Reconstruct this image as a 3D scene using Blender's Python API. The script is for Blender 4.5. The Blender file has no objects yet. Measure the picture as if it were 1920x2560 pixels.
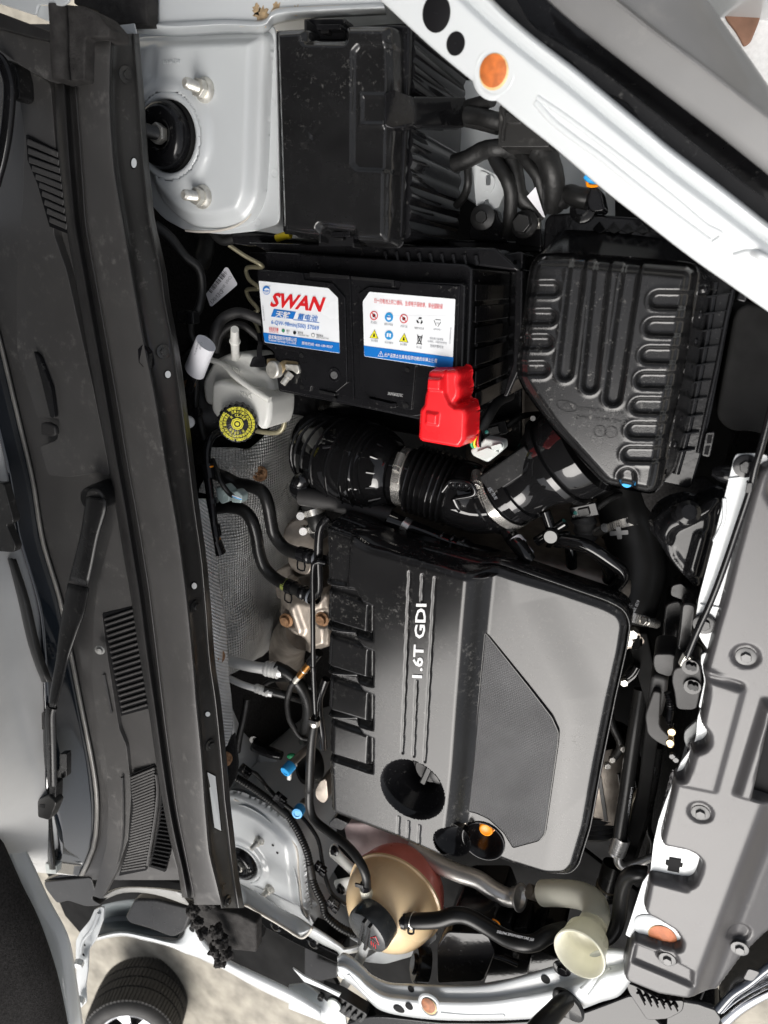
import bpy, bmesh, math, random
import numpy as np
from mathutils import Vector, Matrix, noise
random.seed(7); np.random.seed(7)
scene = bpy.context.scene
C = scene.collection
# ------------------------------------------------------------------ camera, sky, sun, exposure
F_PX, CX, CY = 1774.0, 960.0, 1280.0
DECK = 0.85                 # height of the battery top above the ground
CAM_H = 0.75                # camera above the battery top
AX = np.array([[0.91727541, -0.19629258, 0.34651845],
               [0.07628223, 0.94058298, 0.33088468],
               [-0.39087957, -0.27707919, 0.87774728]])   # rows: world x, y, z in camera axes
AX[1] = np.cross(AX[2], AX[0])
CAM = np.array([0.0, 0.0, DECK + CAM_H])
cam_data = bpy.data.cameras.new('camera')
cam = bpy.data.objects.new('camera', cam_data); C.objects.link(cam)
cam_data.sensor_fit = 'VERTICAL'; cam_data.sensor_height = 24.0
cam_data.lens = 24.0 * F_PX / 2560.0
cam_data.clip_start = 0.02; cam_data.clip_end = 500.0
m = Matrix.Identity(4)
for i in range(3):
    for j in range(3):
        m[i][j] = AX[i][j]
    m[i][3] = CAM[i]
cam.matrix_world = m
cam_data.dof.use_dof = True
cam_data.dof.focus_distance = 0.92
cam_data.dof.aperture_fstop = 4.2
scene.camera = cam

SUN_EL, SUN_AZ = 56.0, -82.0        # azimuth measured from world +x towards +y
world = bpy.data.worlds.new('World'); scene.world = world; world.use_nodes = True
nt = world.node_tree; nt.nodes.clear()
sky = nt.nodes.new('ShaderNodeTexSky'); sky.sky_type = 'NISHITA'; sky.sun_disc = False
sky.sun_elevation = math.radians(SUN_EL)
sky.sun_rotation = math.radians(90.0 - SUN_AZ)
sky.air_density = 1.0; sky.dust_density = 6.0; sky.ozone_density = 1.0
hs = nt.nodes.new('ShaderNodeHueSaturation'); hs.inputs['Saturation'].default_value = 0.30
bg = nt.nodes.new('ShaderNodeBackground'); bg.inputs['Strength'].default_value = 0.12
wo = nt.nodes.new('ShaderNodeOutputWorld')
nt.links.new(sky.outputs[0], hs.inputs['Color']); nt.links.new(hs.outputs[0], bg.inputs['Color'])
nt.links.new(bg.outputs[0], wo.inputs['Surface'])
sun_d = bpy.data.lights.new('sun', 'SUN'); sun_d.energy = 2.9; sun_d.angle = math.radians(46)
sun_d.color = (1.0, 0.965, 0.92)
sun = bpy.data.objects.new('sun', sun_d); C.objects.link(sun)
ce, se = math.cos(math.radians(SUN_EL)), math.sin(math.radians(SUN_EL))
sd = Vector((ce * math.cos(math.radians(SUN_AZ)), ce * math.sin(math.radians(SUN_AZ)), se))
sun.rotation_euler = sd.to_track_quat('Z', 'Y').to_euler(); sun.location = sd * 6
vs = scene.view_settings
vs.view_transform = 'Standard'; vs.look = 'None'; vs.exposure = 0.24; vs.gamma = 1.0; vs.use_curve_mapping = False
scene.cycles.max_bounces = 8; scene.cycles.use_denoising = True
scene.cycles.sample_clamp_indirect = 8.0

UPV = Vector((0, 0, 1))
# ------------------------------------------------------------------ measured points
# regions of the photograph that were measured: origin and scale to photograph pixels
REG = dict(A=(0,0,.43400), B=(640,0,.39783), C=(1200,0,.434), D=(0,560,.38577), E=(480,560,.45811),
           F=(1200,480,.434), G=(0,1150,.38577), H=(440,960,.33755), I=(900,960,.36166), J=(1400,1100,.31649),
           K=(0,1750,.38577), L=(480,1400,.31344), M=(760,1900,.48222), O=(1400,1700,.38893), T=(0,0,1.0),
           N=(740,1260,.51838), Q=(0,0,.24111), R=(540,1860,.24405), S=(780,2280,.47016), U=(1460,1120,.2351),
           V=(1120,120,.26225))
def wn(r, x, y, h):
    ox, oy, s = REG[r]
    u, v = ox + x * s, oy + y * s
    d = AX @ np.array([(u - CX) / F_PX, -(v - CY) / F_PX, -1.0])
    t = (h - CAM_H) / d[2]
    return CAM + d * t
def W(r, x, y, h): return Vector(wn(r, x, y, h))
def L(r, h, pts): return [W(r, p[0], p[1], p[2] if len(p) > 2 else h) for p in pts]

# ------------------------------------------------------------------ materials
MATS = {}
def mat(name, base, rough=.4, metal=0., bump=None, var=.12, rvar=.08, vscale=30., coat=0., spec=.5, extra=None, emis=None, sss=0., trans=0., transl=0., sssr=(.01,.008,.006), spk=None):
    if name in MATS: return MATS[name]
    M = bpy.data.materials.new(name); M.use_nodes = True
    n = M.node_tree.nodes; l = M.node_tree.links
    b = n['Principled BSDF']
    b.inputs['Base Color'].default_value = (*base, 1); b.inputs['Roughness'].default_value = rough
    b.inputs['Metallic'].default_value = metal; b.inputs['Specular IOR Level'].default_value = spec
    b.inputs['Coat Weight'].default_value = coat; b.inputs['Coat Roughness'].default_value = .06
    if sss: b.inputs['Subsurface Weight'].default_value = sss; b.inputs['Subsurface Radius'].default_value = sssr; b.inputs['Subsurface Scale'].default_value = 1.0
    if trans: b.inputs['Transmission Weight'].default_value = trans
    tc = n.new('ShaderNodeTexCoord')
    if var:
        no = n.new('ShaderNodeTexNoise'); no.inputs['Scale'].default_value = vscale; no.inputs['Detail'].default_value = 5
        l.new(tc.outputs['Object'], no.inputs['Vector'])
        mr = n.new('ShaderNodeMapRange'); mr.inputs['From Min'].default_value = .3; mr.inputs['From Max'].default_value = .7
        mr.inputs['To Min'].default_value = 1 - var; mr.inputs['To Max'].default_value = 1 + var
        l.new(no.outputs['Fac'], mr.inputs['Value'])
        vm = n.new('ShaderNodeVectorMath'); vm.operation = 'SCALE'; vm.inputs[0].default_value = base
        l.new(mr.outputs[0], vm.inputs['Scale'])
        src = vm.outputs[0]
        if spk:      # dust: pale specks and smears lying on the surface
            n2 = n.new('ShaderNodeTexNoise'); n2.inputs['Scale'].default_value = spk[0]; n2.inputs['Detail'].default_value = 8
            n2.inputs['Roughness'].default_value = .75
            l.new(tc.outputs['Object'], n2.inputs['Vector'])
            r2 = n.new('ShaderNodeMapRange'); r2.inputs['From Min'].default_value = spk[1]; r2.inputs['From Max'].default_value = spk[1] + .12
            r2.inputs['To Max'].default_value = spk[2]
            l.new(n2.outputs['Fac'], r2.inputs['Value'])
            n4 = n.new('ShaderNodeTexNoise'); n4.inputs['Scale'].default_value = 11; n4.inputs['Detail'].default_value = 3
            l.new(tc.outputs['Object'], n4.inputs['Vector'])
            r4 = n.new('ShaderNodeMapRange'); r4.inputs['From Min'].default_value = .42; r4.inputs['From Max'].default_value = .66
            l.new(n4.outputs['Fac'], r4.inputs['Value'])
            pm = n.new('ShaderNodeMath'); pm.operation = 'MULTIPLY'; l.new(r2.outputs[0], pm.inputs[0]); l.new(r4.outputs[0], pm.inputs[1])
            dust = pm.outputs[0]
            mx = n.new('ShaderNodeMix'); mx.data_type = 'RGBA'; mx.inputs['B'].default_value = (.32, .31, .29, 1)
            l.new(dust, mx.inputs['Factor']); l.new(src, mx.inputs['A']); src = mx.outputs['Result']
        l.new(src, b.inputs['Base Color'])
        r3 = n.new('ShaderNodeMapRange'); r3.inputs['From Min'].default_value = .3; r3.inputs['From Max'].default_value = .7
        r3.inputs['To Min'].default_value = max(0.02, rough - rvar); r3.inputs['To Max'].default_value = min(1, rough + rvar)
        n3 = n.new('ShaderNodeTexNoise'); n3.inputs['Scale'].default_value = vscale * .37; n3.inputs['Detail'].default_value = 6
        l.new(tc.outputs['Object'], n3.inputs['Vector']); l.new(n3.outputs['Fac'], r3.inputs['Value'])
        if spk:
            ra = n.new('ShaderNodeMath'); ra.operation = 'MULTIPLY_ADD'; ra.inputs[1].default_value = 1.0
            l.new(dust, ra.inputs[0]); l.new(r3.outputs[0], ra.inputs[2]); ra.use_clamp = True
            l.new(ra.outputs[0], b.inputs['Roughness'])
        else: l.new(r3.outputs[0], b.inputs['Roughness'])
    if bump:
        nb = n.new('ShaderNodeTexNoise'); nb.inputs['Scale'].default_value = bump[0]; nb.inputs['Detail'].default_value = bump[2] if len(bump) > 2 else 3
        l.new(tc.outputs['Object'], nb.inputs['Vector'])
        bp = n.new('ShaderNodeBump'); bp.inputs['Strength'].default_value = bump[1]; bp.inputs['Distance'].default_value = .001
        l.new(nb.outputs['Fac'], bp.inputs['Height']); l.new(bp.outputs[0], b.inputs['Normal'])
    if transl:      # thin plastic that lets light through from behind
        tr = n.new('ShaderNodeBsdfTranslucent'); tr.inputs['Color'].default_value = (*[min(1, c * 1.05) for c in base], 1)
        mxs = n.new('ShaderNodeMixShader'); mxs.inputs[0].default_value = transl
        l.new(b.outputs[0], mxs.inputs[1]); l.new(tr.outputs[0], mxs.inputs[2]); l.new(mxs.outputs[0], n['Material Output'].inputs['Surface'])
    MATS[name] = M
    return M
def weave_mat(name, base, rough, metal, k, strength, dist=.0012, diag=False, crumple=0.):
    """woven or embossed surface: crossing waves along the surface's own u and v (metres)"""
    M = mat(name, base, rough, metal, var=.18, rvar=.1, vscale=18)
    n = M.node_tree.nodes; l = M.node_tree.links; b = n['Principled BSDF']
    uv = n.new('ShaderNodeUVMap'); uv.uv_map = 'UVMap'
    sp = n.new('ShaderNodeSeparateXYZ'); l.new(uv.outputs[0], sp.inputs[0])
    def mth(op, a, bb=None):
        q = n.new('ShaderNodeMath'); q.operation = op
        for i, v in enumerate((a, bb)):
            if v is None: continue
            if isinstance(v, (int, float)): q.inputs[i].default_value = v
            else: l.new(v, q.inputs[i])
        return q.outputs[0]
    U, V = sp.outputs[0], sp.outputs[1]
    if diag: U, V = mth('ADD', U, V), mth('SUBTRACT', U, V)
    su = mth('SINE', mth('MULTIPLY', U, k)); sv = mth('SINE', mth('MULTIPLY', V, k))
    hgt = mth('MULTIPLY', su, sv)
    bp = n.new('ShaderNodeBump'); bp.inputs['Strength'].default_value = strength; bp.inputs['Distance'].default_value = dist
    l.new(hgt, bp.inputs['Height'])
    if crumple:
        tc = n.new('ShaderNodeTexCoord')
        nb = n.new('ShaderNodeTexNoise'); nb.inputs['Scale'].default_value = 16; nb.inputs['Detail'].default_value = 4; nb.inputs['Distortion'].default_value = .8
        l.new(tc.outputs['Object'], nb.inputs['Vector'])
        b2 = n.new('ShaderNodeBump'); b2.inputs['Strength'].default_value = crumple; b2.inputs['Distance'].default_value = .02
        l.new(nb.outputs['Fac'], b2.inputs['Height']); l.new(b2.outputs[0], bp.inputs['Normal'])
    l.new(bp.outputs[0], b.inputs['Normal'])
    return M
PAINT = mat('white_body_paint', (.61, .635, .645), .32, coat=.5, var=.03, rvar=.04, vscale=8, bump=(60, .02))
PAINT2 = mat('sealer', (.62, .58, .52), .5, var=.1)
RUST = mat('rust_primer', (.50, .13, .025), .6, var=.3, vscale=120, bump=(500, .2))
RUSTRIM = mat('rust_rim', (.70, .48, .22), .5, var=.2, vscale=120)
GLOSS = mat('gloss_black_plastic', (.009, .009, .010), .11, spec=.32, var=.2, rvar=.04, bump=(160, .10), spk=(140, .60, .5))
WET = mat('wet_black_plastic', (.007, .007, .0075), .06, spec=.65, var=.15, rvar=.03, bump=(90, .08), spk=(150, .64, .4))
LINER = mat('dull_liner', (.012, .012, .012), .85, spec=.1, var=.3)
SATIN = mat('satin_black_plastic', (.014, .014, .0145), .27, spec=.3, var=.2, rvar=.07, bump=(700, .05), spk=(160, .58, .45))
MOLD = mat('moulded_black_plastic', (.013, .013, .0135), .12, spec=.5, var=.2, rvar=.04, bump=(900, .06), spk=(150, .58, .45))
COVER = mat('cover_plastic', (.013, .013, .0135), .12, var=.2, rvar=.05, bump=(1500, .06), spk=(150, .54, .30), vscale=14, spec=.38)
COWL = mat('cowl_plastic', (.060, .058, .057), .46, var=.12, rvar=.08, vscale=12, bump=(900, .12), spk=(70, .54, .30))
COWL2 = mat('cowl_plastic_smooth', (.024, .0235, .023), .36, var=.15, rvar=.08, vscale=12, bump=(700, .06), spk=(90, .56, .30))
RUBBER = mat('rubber', (.013, .013, .013), .32, spec=.3, var=.2, rvar=.08, bump=(300, .06), spk=(120, .67, .4))
DRUB = mat('dull_rubber', (.022, .021, .021), .55, var=.2, bump=(350, .15), spk=(100, .66, .3))
FELT = mat('felt', (.028, .027, .027), 1.0, var=.4, vscale=300, bump=(600, 1.0), spec=.1)
FOAM = mat('foam', (.040, .038, .037), .9, var=.3, vscale=90, bump=(400, .8), spec=.2)
TAPE = mat('cloth_tape', (.009, .009, .009), .5, var=.3, vscale=90, bump=(260, .5, 6))
STEEL = mat('bright_steel', (.78, .76, .72), .24, .85, var=.12, vscale=60, bump=(200, .06))
ZINC = mat('zinc_steel', (.72, .70, .64), .36, .65, var=.2, vscale=150, bump=(500, .12))
BLKSTEEL = mat('black_steel', (.06, .06, .06), .32, .7, var=.2, bump=(300, .1))
ALU = mat('aluminium_pipe', (.76, .75, .73), .38, .8, var=.1, vscale=40, bump=(250, .10))
CAST = mat('cast_metal', (.36, .32, .28), .48, .85, var=.28, vscale=45, bump=(220, .35, 6))
BARE = mat('bare_subframe', (.34, .33, .32), .5, .5, var=.25, vscale=20, bump=(150, .2, 6))
WPLAS = mat('white_translucent_plastic', (.90, .90, .86), .30, var=.04, transl=.25, bump=(60, .03))
IVORY = mat('ivory_plastic', (.97, .95, .82), .32, var=.05, transl=.2, bump=(60, .04))
AMBER = mat('amber_tank_plastic', (.97, .74, .44), .26, var=.08, vscale=20, transl=.18, coat=.2, bump=(50, .03))
PINK = mat('coolant_pink_plastic', (.80, .26, .22), .28, var=.15, vscale=20, transl=.18, coat=.2)
REDP = mat('red_plastic', (.78, .012, .018), .32, var=.05, coat=.15, bump=(300, .04), sss=.05)
BLUE = mat('blue_cap', (.03, .36, .78), .35, var=.08, bump=(200, .05))
GREEN = mat('green_clip', (.02, .30, .12), .4, var=.1)
LABEL = mat('white_label', (.78, .80, .82), .22, var=.03, coat=.4)
LBLUE = mat('label_blue', (.012, .16, .52), .22, var=.03, coat=.4)
LPALE = mat('label_pale_blue', (.46, .60, .74), .22, var=.1, coat=.4)
INK = mat('ink_black', (.008, .008, .009), .6, var=0, spec=.1)
INKG = mat('ink_grey', (.17, .18, .20), .4, var=0)
INKR = mat('ink_red', (.62, .015, .02), .3, var=0)
INKB = mat('ink_blue', (.012, .16, .52), .3, var=0)
INKW = mat('ink_white', (.74, .74, .74), .4, var=.08, vscale=200)
INKY = mat('ink_yellow', (.78, .72, .02), .4, var=0)
INKS = mat('ink_silver', (.55, .55, .55), .4, .3, var=0)
PAPER = mat('paper', (.74, .74, .78), .7, var=.05)
ORANGE = mat('orange_plastic', (.95, .30, .004), .35, var=.05, sss=.1)
GREYPL = mat('grey_connector', (.50, .53, .51), .4, var=.06, bump=(300, .05))
SAGE = mat('sage_connector', (.36, .44, .43), .42, var=.08)
BROWNW = mat('cardboard_brown', (.22, .12, .08), .8, var=.3)
YELLOW = mat('yellow_sleeve', (.72, .55, .02), .4, var=.08)
OLIVE = mat('olive_brake_pipe', (.36, .33, .22), .35, .3, var=.1)
COPPER = mat('copper_sensor', (.55, .27, .08), .3, 1.0, var=.1)
FOIL = weave_mat('embossed_foil', (.86, .86, .84), .34, .35, 2 * math.pi / .0092, .9, .0022, diag=True, crumple=.6)
FOIL2 = weave_mat('ribbed_foil', (.84, .85, .86), .32, .4, 2 * math.pi / .0052, .7, .0014, crumple=.05)
MESHG = weave_mat('mesh_insert', (.095, .095, .097), .42, .0, 2 * math.pi / .0046, .8, .0007, diag=True)
GLASS = mat('tinted_glass', (.012, .016, .022), .05, var=0, coat=1.0, spec=.8)
SKYPANE = mat('sky_pale_glass', (.62, .62, .61), .22, var=.1, vscale=8)  # pale pane colour stands in for sky reflected in the windscreen
CONC = mat('concrete', (.33, .305, .255), .85, var=.32, vscale=14, bump=(90, .8, 8), spk=(30, .54, .3))
TYRE = mat('tyre_rubber', (.028, .027, .026), .7, var=.25, bump=(200, .3), spk=(40, .6, .3))
PANEL = mat('grille_cover_plastic', (.062, .060, .062), .34, var=.05, rvar=.05, vscale=8, bump=(1100, .12), spk=(150, .58, .22))
LENS = mat('lamp_lens', (.05, .06, .08), .06, var=.05, coat=1)
CHROME = mat('chrome', (.72, .73, .75), .08, 1.0, var=.02)
FENDER = mat('dusty_fender_paint', (.17, .17, .17), .40, var=.12, vscale=10, coat=.2, spk=(22, .56, .3))

# ------------------------------------------------------------------ scene graph helpers
def tag(o, label=None, cat=None, group=None, kind=None):
    if label: o['label'] = label
    if cat: o['category'] = cat
    if group: o['group'] = group
    if kind: o['kind'] = kind
    return o
def thing(name, label, cat, loc, group=None):
    o = bpy.data.objects.new(name, None); C.objects.link(o); o.empty_display_size = .02
    o.location = loc
    return tag(o, label, cat, group)
def adopt(o, parent):
    if parent is None: return o
    o.parent = parent
    o.matrix_parent_inverse = Matrix.Translation(-parent.location)   # part meshes hold world coordinates
    return o
def link(name, me, m, parent=None, bevel=0, seg=2, solid=0, smooth=True, sharp=None, sub=0, off=-1):
    o = bpy.data.objects.new(name, me); C.objects.link(o)
    if m is not None: me.materials.append(m)
    if smooth: me.polygons.foreach_set('use_smooth', [True] * len(me.polygons))
    if sharp: me.set_sharp_from_angle(angle=math.radians(sharp))
    if solid:
        s = o.modifiers.new('thickness', 'SOLIDIFY'); s.thickness = solid; s.offset = off
    if bevel:
        b = o.modifiers.new('bevel', 'BEVEL'); b.width = bevel; b.segments = seg; b.limit_method = 'ANGLE'
        b.angle_limit = math.radians(32); b.harden_normals = smooth
    if sub:
        s = o.modifiers.new('sub', 'SUBSURF'); s.levels = sub; s.render_levels = sub
    return adopt(o, parent)
def mesh(name, verts, faces):
    me = bpy.data.meshes.new(name)
    me.from_pydata([tuple(map(float, v)) for v in verts], [], faces)
    me.update()
    return me
def fixn(me):
    bm = bmesh.new(); bm.from_mesh(me); bmesh.ops.recalc_face_normals(bm, faces=bm.faces); bm.to_mesh(me); bm.free()
    return me
def rc(pts, r, n=4):
    """round the corners of a polygon of Vectors"""
    out = []; k = len(pts)
    for i in range(k):
        p, a, b = pts[i], pts[i - 1], pts[(i + 1) % k]
        da, db = (a - p), (b - p)
        t = min(r, da.length * .45, db.length * .45)
        p0, p1 = p + da.normalized() * t, p + db.normalized() * t
        for j in range(n + 1):
            s = j / n
            out.append(p0 * (1 - s) ** 2 + p * 2 * s * (1 - s) + p1 * s * s)
    return out
def circ(c, r, n=24, ex=Vector((1, 0, 0)), ey=Vector((0, 1, 0)), a0=0, a1=2 * math.pi):
    return [c + ex * (r * math.cos(a0 + (a1 - a0) * i / n)) + ey * (r * math.sin(a0 + (a1 - a0) * i / n)) for i in range(n)]
def poly(name, pts, depth, m, parent=None, bevel=.002, seg=2, grow=0., holes=None, down=Vector((0, 0, -1)), smooth=True):
    """outline extruded downwards: a plate, a slab, a block"""
    if holes:
        bm = bmesh.new()
        loops = [pts] + holes; edges = []
        for lp in loops:
            vs_ = [bm.verts.new(p) for p in lp]
            edges += [bm.edges.new((vs_[i], vs_[(i + 1) % len(vs_)])) for i in range(len(vs_))]
        bmesh.ops.triangle_fill(bm, use_beauty=True, use_dissolve=False, edges=edges)
        for f in bm.faces:
            f.normal_update()
            if f.normal.dot(down) > 0: f.normal_flip()
        r = bmesh.ops.extrude_face_region(bm, geom=list(bm.faces), use_keep_orig=True)
        nv = [g for g in r['geom'] if isinstance(g, bmesh.types.BMVert)]
        bmesh.ops.translate(bm, verts=nv, vec=down * depth)
        bmesh.ops.recalc_face_normals(bm, faces=bm.faces)
        me = bpy.data.meshes.new(name); bm.to_mesh(me); bm.free()
        return link(name, me, m, parent, bevel=bevel, seg=seg, smooth=smooth, sharp=30)
    c = sum(pts, Vector()) / len(pts); k = len(pts)
    bot = [c + (p - c) * (1 + grow) + down * depth for p in pts]
    me = mesh(name, pts + bot, [list(range(k)), list(range(2 * k - 1, k - 1, -1))] + [[i, i + k, (i + 1) % k + k, (i + 1) % k] for i in range(k)])
    fixn(me)
    return link(name, me, m, parent, bevel=bevel, seg=seg, smooth=smooth, sharp=None if bevel else 30)
def cr(pts, n):
    """Catmull-Rom through numpy points"""
    P = [np.array(p, float) for p in pts]
    if len(P) < 3: return [P[0] + (P[-1] - P[0]) * i / n for i in range(n + 1)]
    P = [2 * P[0] - P[1]] + P + [2 * P[-1] - P[-2]]
    out = []
    for i in range(1, len(P) - 2):
        a, b, c, d = P[i - 1:i + 3]
        for j in range(n):
            t = j / n
            out.append(.5 * ((2 * b) + (c - a) * t + (2 * a - 5 * b + 4 * c - d) * t * t + (3 * b - a - 3 * c + d) * t ** 3))
    out.append(P[-2])
    return out
def offset(pts, dd):
    """plan outline pushed outwards by dd"""
    k = len(pts); ar = sum(pts[i - 1].x * pts[i].y - pts[i].x * pts[i - 1].y for i in range(k)); out = []
    for i in range(k):
        a, b = pts[i - 1], pts[(i + 1) % k]; t = (b - a); nn = Vector((t.y, -t.x, 0)).normalized() * (1 if ar > 0 else -1)
        out.append(pts[i] + nn * dd)
    return out
def tubemesh(name, pts, rad, n=6, seg=12, ribs=None, caps=True, wob=0, flat=1.0):
    """tube through points; rad is a number or one radius per control point; ribs=(pitch, depth, sharp)"""
    rr = [rad] * len(pts) if isinstance(rad, (int, float)) else list(rad)
    q = [np.append(np.array(p, float), r) for p, r in zip(pts, rr)]
    s = cr(q, n) if len(pts) > 2 else cr(q, max(n, 2))
    if ribs:
        P = np.array(s); ln = np.concatenate([[0], np.cumsum(np.linalg.norm(np.diff(P[:, :3], axis=0), axis=1))])
        m_ = max(8, int(ln[-1] / ribs[0] * 6)); t = np.linspace(0, ln[-1], m_)
        s = [np.array([np.interp(a, ln, P[:, k]) for k in range(4)]) for a in t]
        for a, v in zip(t, s):
            w = .5 + .5 * math.cos(2 * math.pi * a / ribs[0])
            v[3] += ribs[1] * (w ** (ribs[2] if len(ribs) > 2 else 1) - .5)
    P = [Vector(v[:3]) for v in s]; R = [max(1e-5, v[3]) for v in s]
    verts = []; faces = []
    t0 = (P[1] - P[0]).normalized()
    up = Vector((0, 0, 1)) if abs(t0.z) < .9 else Vector((1, 0, 0))
    nx = up.cross(t0).normalized()
    for i, p in enumerate(P):
        t = (P[min(i + 1, len(P) - 1)] - P[max(i - 1, 0)]).normalized()
        nx = (nx - t * nx.dot(t)).normalized(); ny = t.cross(nx)
        for j in range(seg):
            a = 2 * math.pi * j / seg
            k = R[i] * (1 + (wob * math.sin(3 * a + i * .9) * math.sin(i * .7) if wob else 0))
            verts.append(p + nx * (k * math.cos(a)) + ny * (k * flat * math.sin(a)))
    for i in range(len(P) - 1):
        for j in range(seg):
            faces.append([i * seg + j, i * seg + (j + 1) % seg, (i + 1) * seg + (j + 1) % seg, (i + 1) * seg + j])
    if caps:
        faces.append(list(range(seg - 1, -1, -1))); faces.append([(len(P) - 1) * seg + j for j in range(seg)])
    return mesh(name, verts, faces)
def tube(name, pts, rad, m, parent=None, n=6, seg=12, ribs=None, sharp=50, wob=0, flat=1.0, caps=True):
    return link(name, tubemesh(name, pts, rad, n, seg, ribs, caps, wob, flat), m, parent, sharp=sharp)
def frame(axis):
    a = axis.normalized()
    u = Vector((0, 0, 1)) if abs(a.z) < .9 else Vector((1, 0, 0))
    x = u.cross(a).normalized()
    return x, a.cross(x), a
def lathe(name, c, axis, prof, m, parent=None, seg=28, sharp=32, ell=1.0, xdir=None):
    """profile of (height along axis, radius) turned about the axis through c"""
    x, y, a = frame(axis)
    if xdir is not None:
        x = (xdir - a * xdir.dot(a)).normalized(); y = a.cross(x)
    verts = []; faces = []
    for (h, r) in prof:
        for j in range(seg):
            t = 2 * math.pi * j / seg
            verts.append(c + a * h + x * (r * math.cos(t)) + y * (r * ell * math.sin(t)))
    for i in range(len(prof) - 1):
        for j in range(seg):
            faces.append([i * seg + j, i * seg + (j + 1) % seg, (i + 1) * seg + (j + 1) % seg, (i + 1) * seg + j])
    me = fixn(mesh(name, verts, faces))
    return link(name, me, m, parent, sharp=sharp)
def loft(name, rows, m, parent=None, nu=5, nv=5, solid=.0012, smooth_u=True, smooth_v=True, off=-1, sharp=40, uv=False, crumple=0):
    """sheet through rows of points (rows along, points across)"""
    def lin(p, n):
        o = []
        for i in range(len(p) - 1):
            for j in range(n): o.append(np.array(p[i], float) * (1 - j / n) + np.array(p[i + 1], float) * j / n)
        o.append(np.array(p[-1], float)); return o
    R = [(cr if smooth_v else lin)(r, nv) for r in rows]
    cols = [(cr if smooth_u else lin)([R[i][j] for i in range(len(R))], nu) for j in range(len(R[0]))]
    nr, nc = len(cols[0]), len(cols)
    verts = [cols[j][i] for i in range(nr) for j in range(nc)]
    if crumple:
        verts = [v + np.array([0, 0, crumple * (math.sin(v[0] * 71 + v[1] * 23) * math.sin(v[1] * 57 - v[0] * 31) + .5 * math.sin(v[0] * 190 + 3 * math.sin(v[1] * 90)))]) for v in verts]
    faces = [[i * nc + j, i * nc + j + 1, (i + 1) * nc + j + 1, (i + 1) * nc + j] for i in range(nr - 1) for j in range(nc - 1)]
    me = mesh(name, verts, faces)
    if len(me.polygons) and sum(p.normal.z for p in me.polygons) < 0:
        me.flip_normals()
    if uv:
        G = np.array(verts).reshape(nr, nc, 3)
        du = np.linalg.norm(np.diff(G, axis=1), axis=2).mean(0); dv = np.linalg.norm(np.diff(G, axis=0), axis=2).mean(1)
        uu = np.concatenate([[0], np.cumsum(du)]); vv = np.concatenate([[0], np.cumsum(dv)])
        lay = me.uv_layers.new(name='UVMap')
        for lp in me.loops:
            v_ = me.vertices[lp.vertex_index].co; lay.data[lp.index].uv = (v_.y, .6 * v_.x - .8 * v_.z)
    return link(name, me, m, parent, solid=solid, sharp=sharp, off=off)
def planar_uv(o, ex=(1, 0), ey=(0, 1)):
    me = o.data; lay = me.uv_layers.new(name='UVMap')
    for lp in me.loops:
        v = me.vertices[lp.vertex_index].co; lay.data[lp.index].uv = (v.x * ex[0] + v.y * ex[1], v.x * ey[0] + v.y * ey[1])
    return o
# signed distances in plan, for moulded surfaces given as a height over the plan
def sdp(P, X, Y):
    d = np.full(X.shape, 1e9); ins = np.zeros(X.shape, bool); k = len(P)
    for i in range(k):
        ax, ay = P[i - 1][0], P[i - 1][1]; bx, by = P[i][0], P[i][1]
        ex_, ey_ = bx - ax, by - ay; L2 = ex_ * ex_ + ey_ * ey_ + 1e-18
        t = np.clip(((X - ax) * ex_ + (Y - ay) * ey_) / L2, 0, 1)
        d = np.minimum(d, np.hypot(X - ax - t * ex_, Y - ay - t * ey_))
        c = ((ay > Y) != (by > Y)) & (X < (bx - ax) * (Y - ay) / (by - ay + 1e-18) + ax)
        ins ^= c
    return np.where(ins, -d, d)
def sds(a, b, X, Y, taper=None):
    ex_, ey_ = b[0] - a[0], b[1] - a[1]; L2 = ex_ * ex_ + ey_ * ey_ + 1e-18
    t = np.clip(((X - a[0]) * ex_ + (Y - a[1]) * ey_) / L2, 0, 1)
    return np.hypot(X - a[0] - t * ex_, Y - a[1] - t * ey_)
def ss(x, a, b):
    t = np.clip((x - a) / (b - a), 0, 1); return t * t * (3 - 2 * t)
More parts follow.
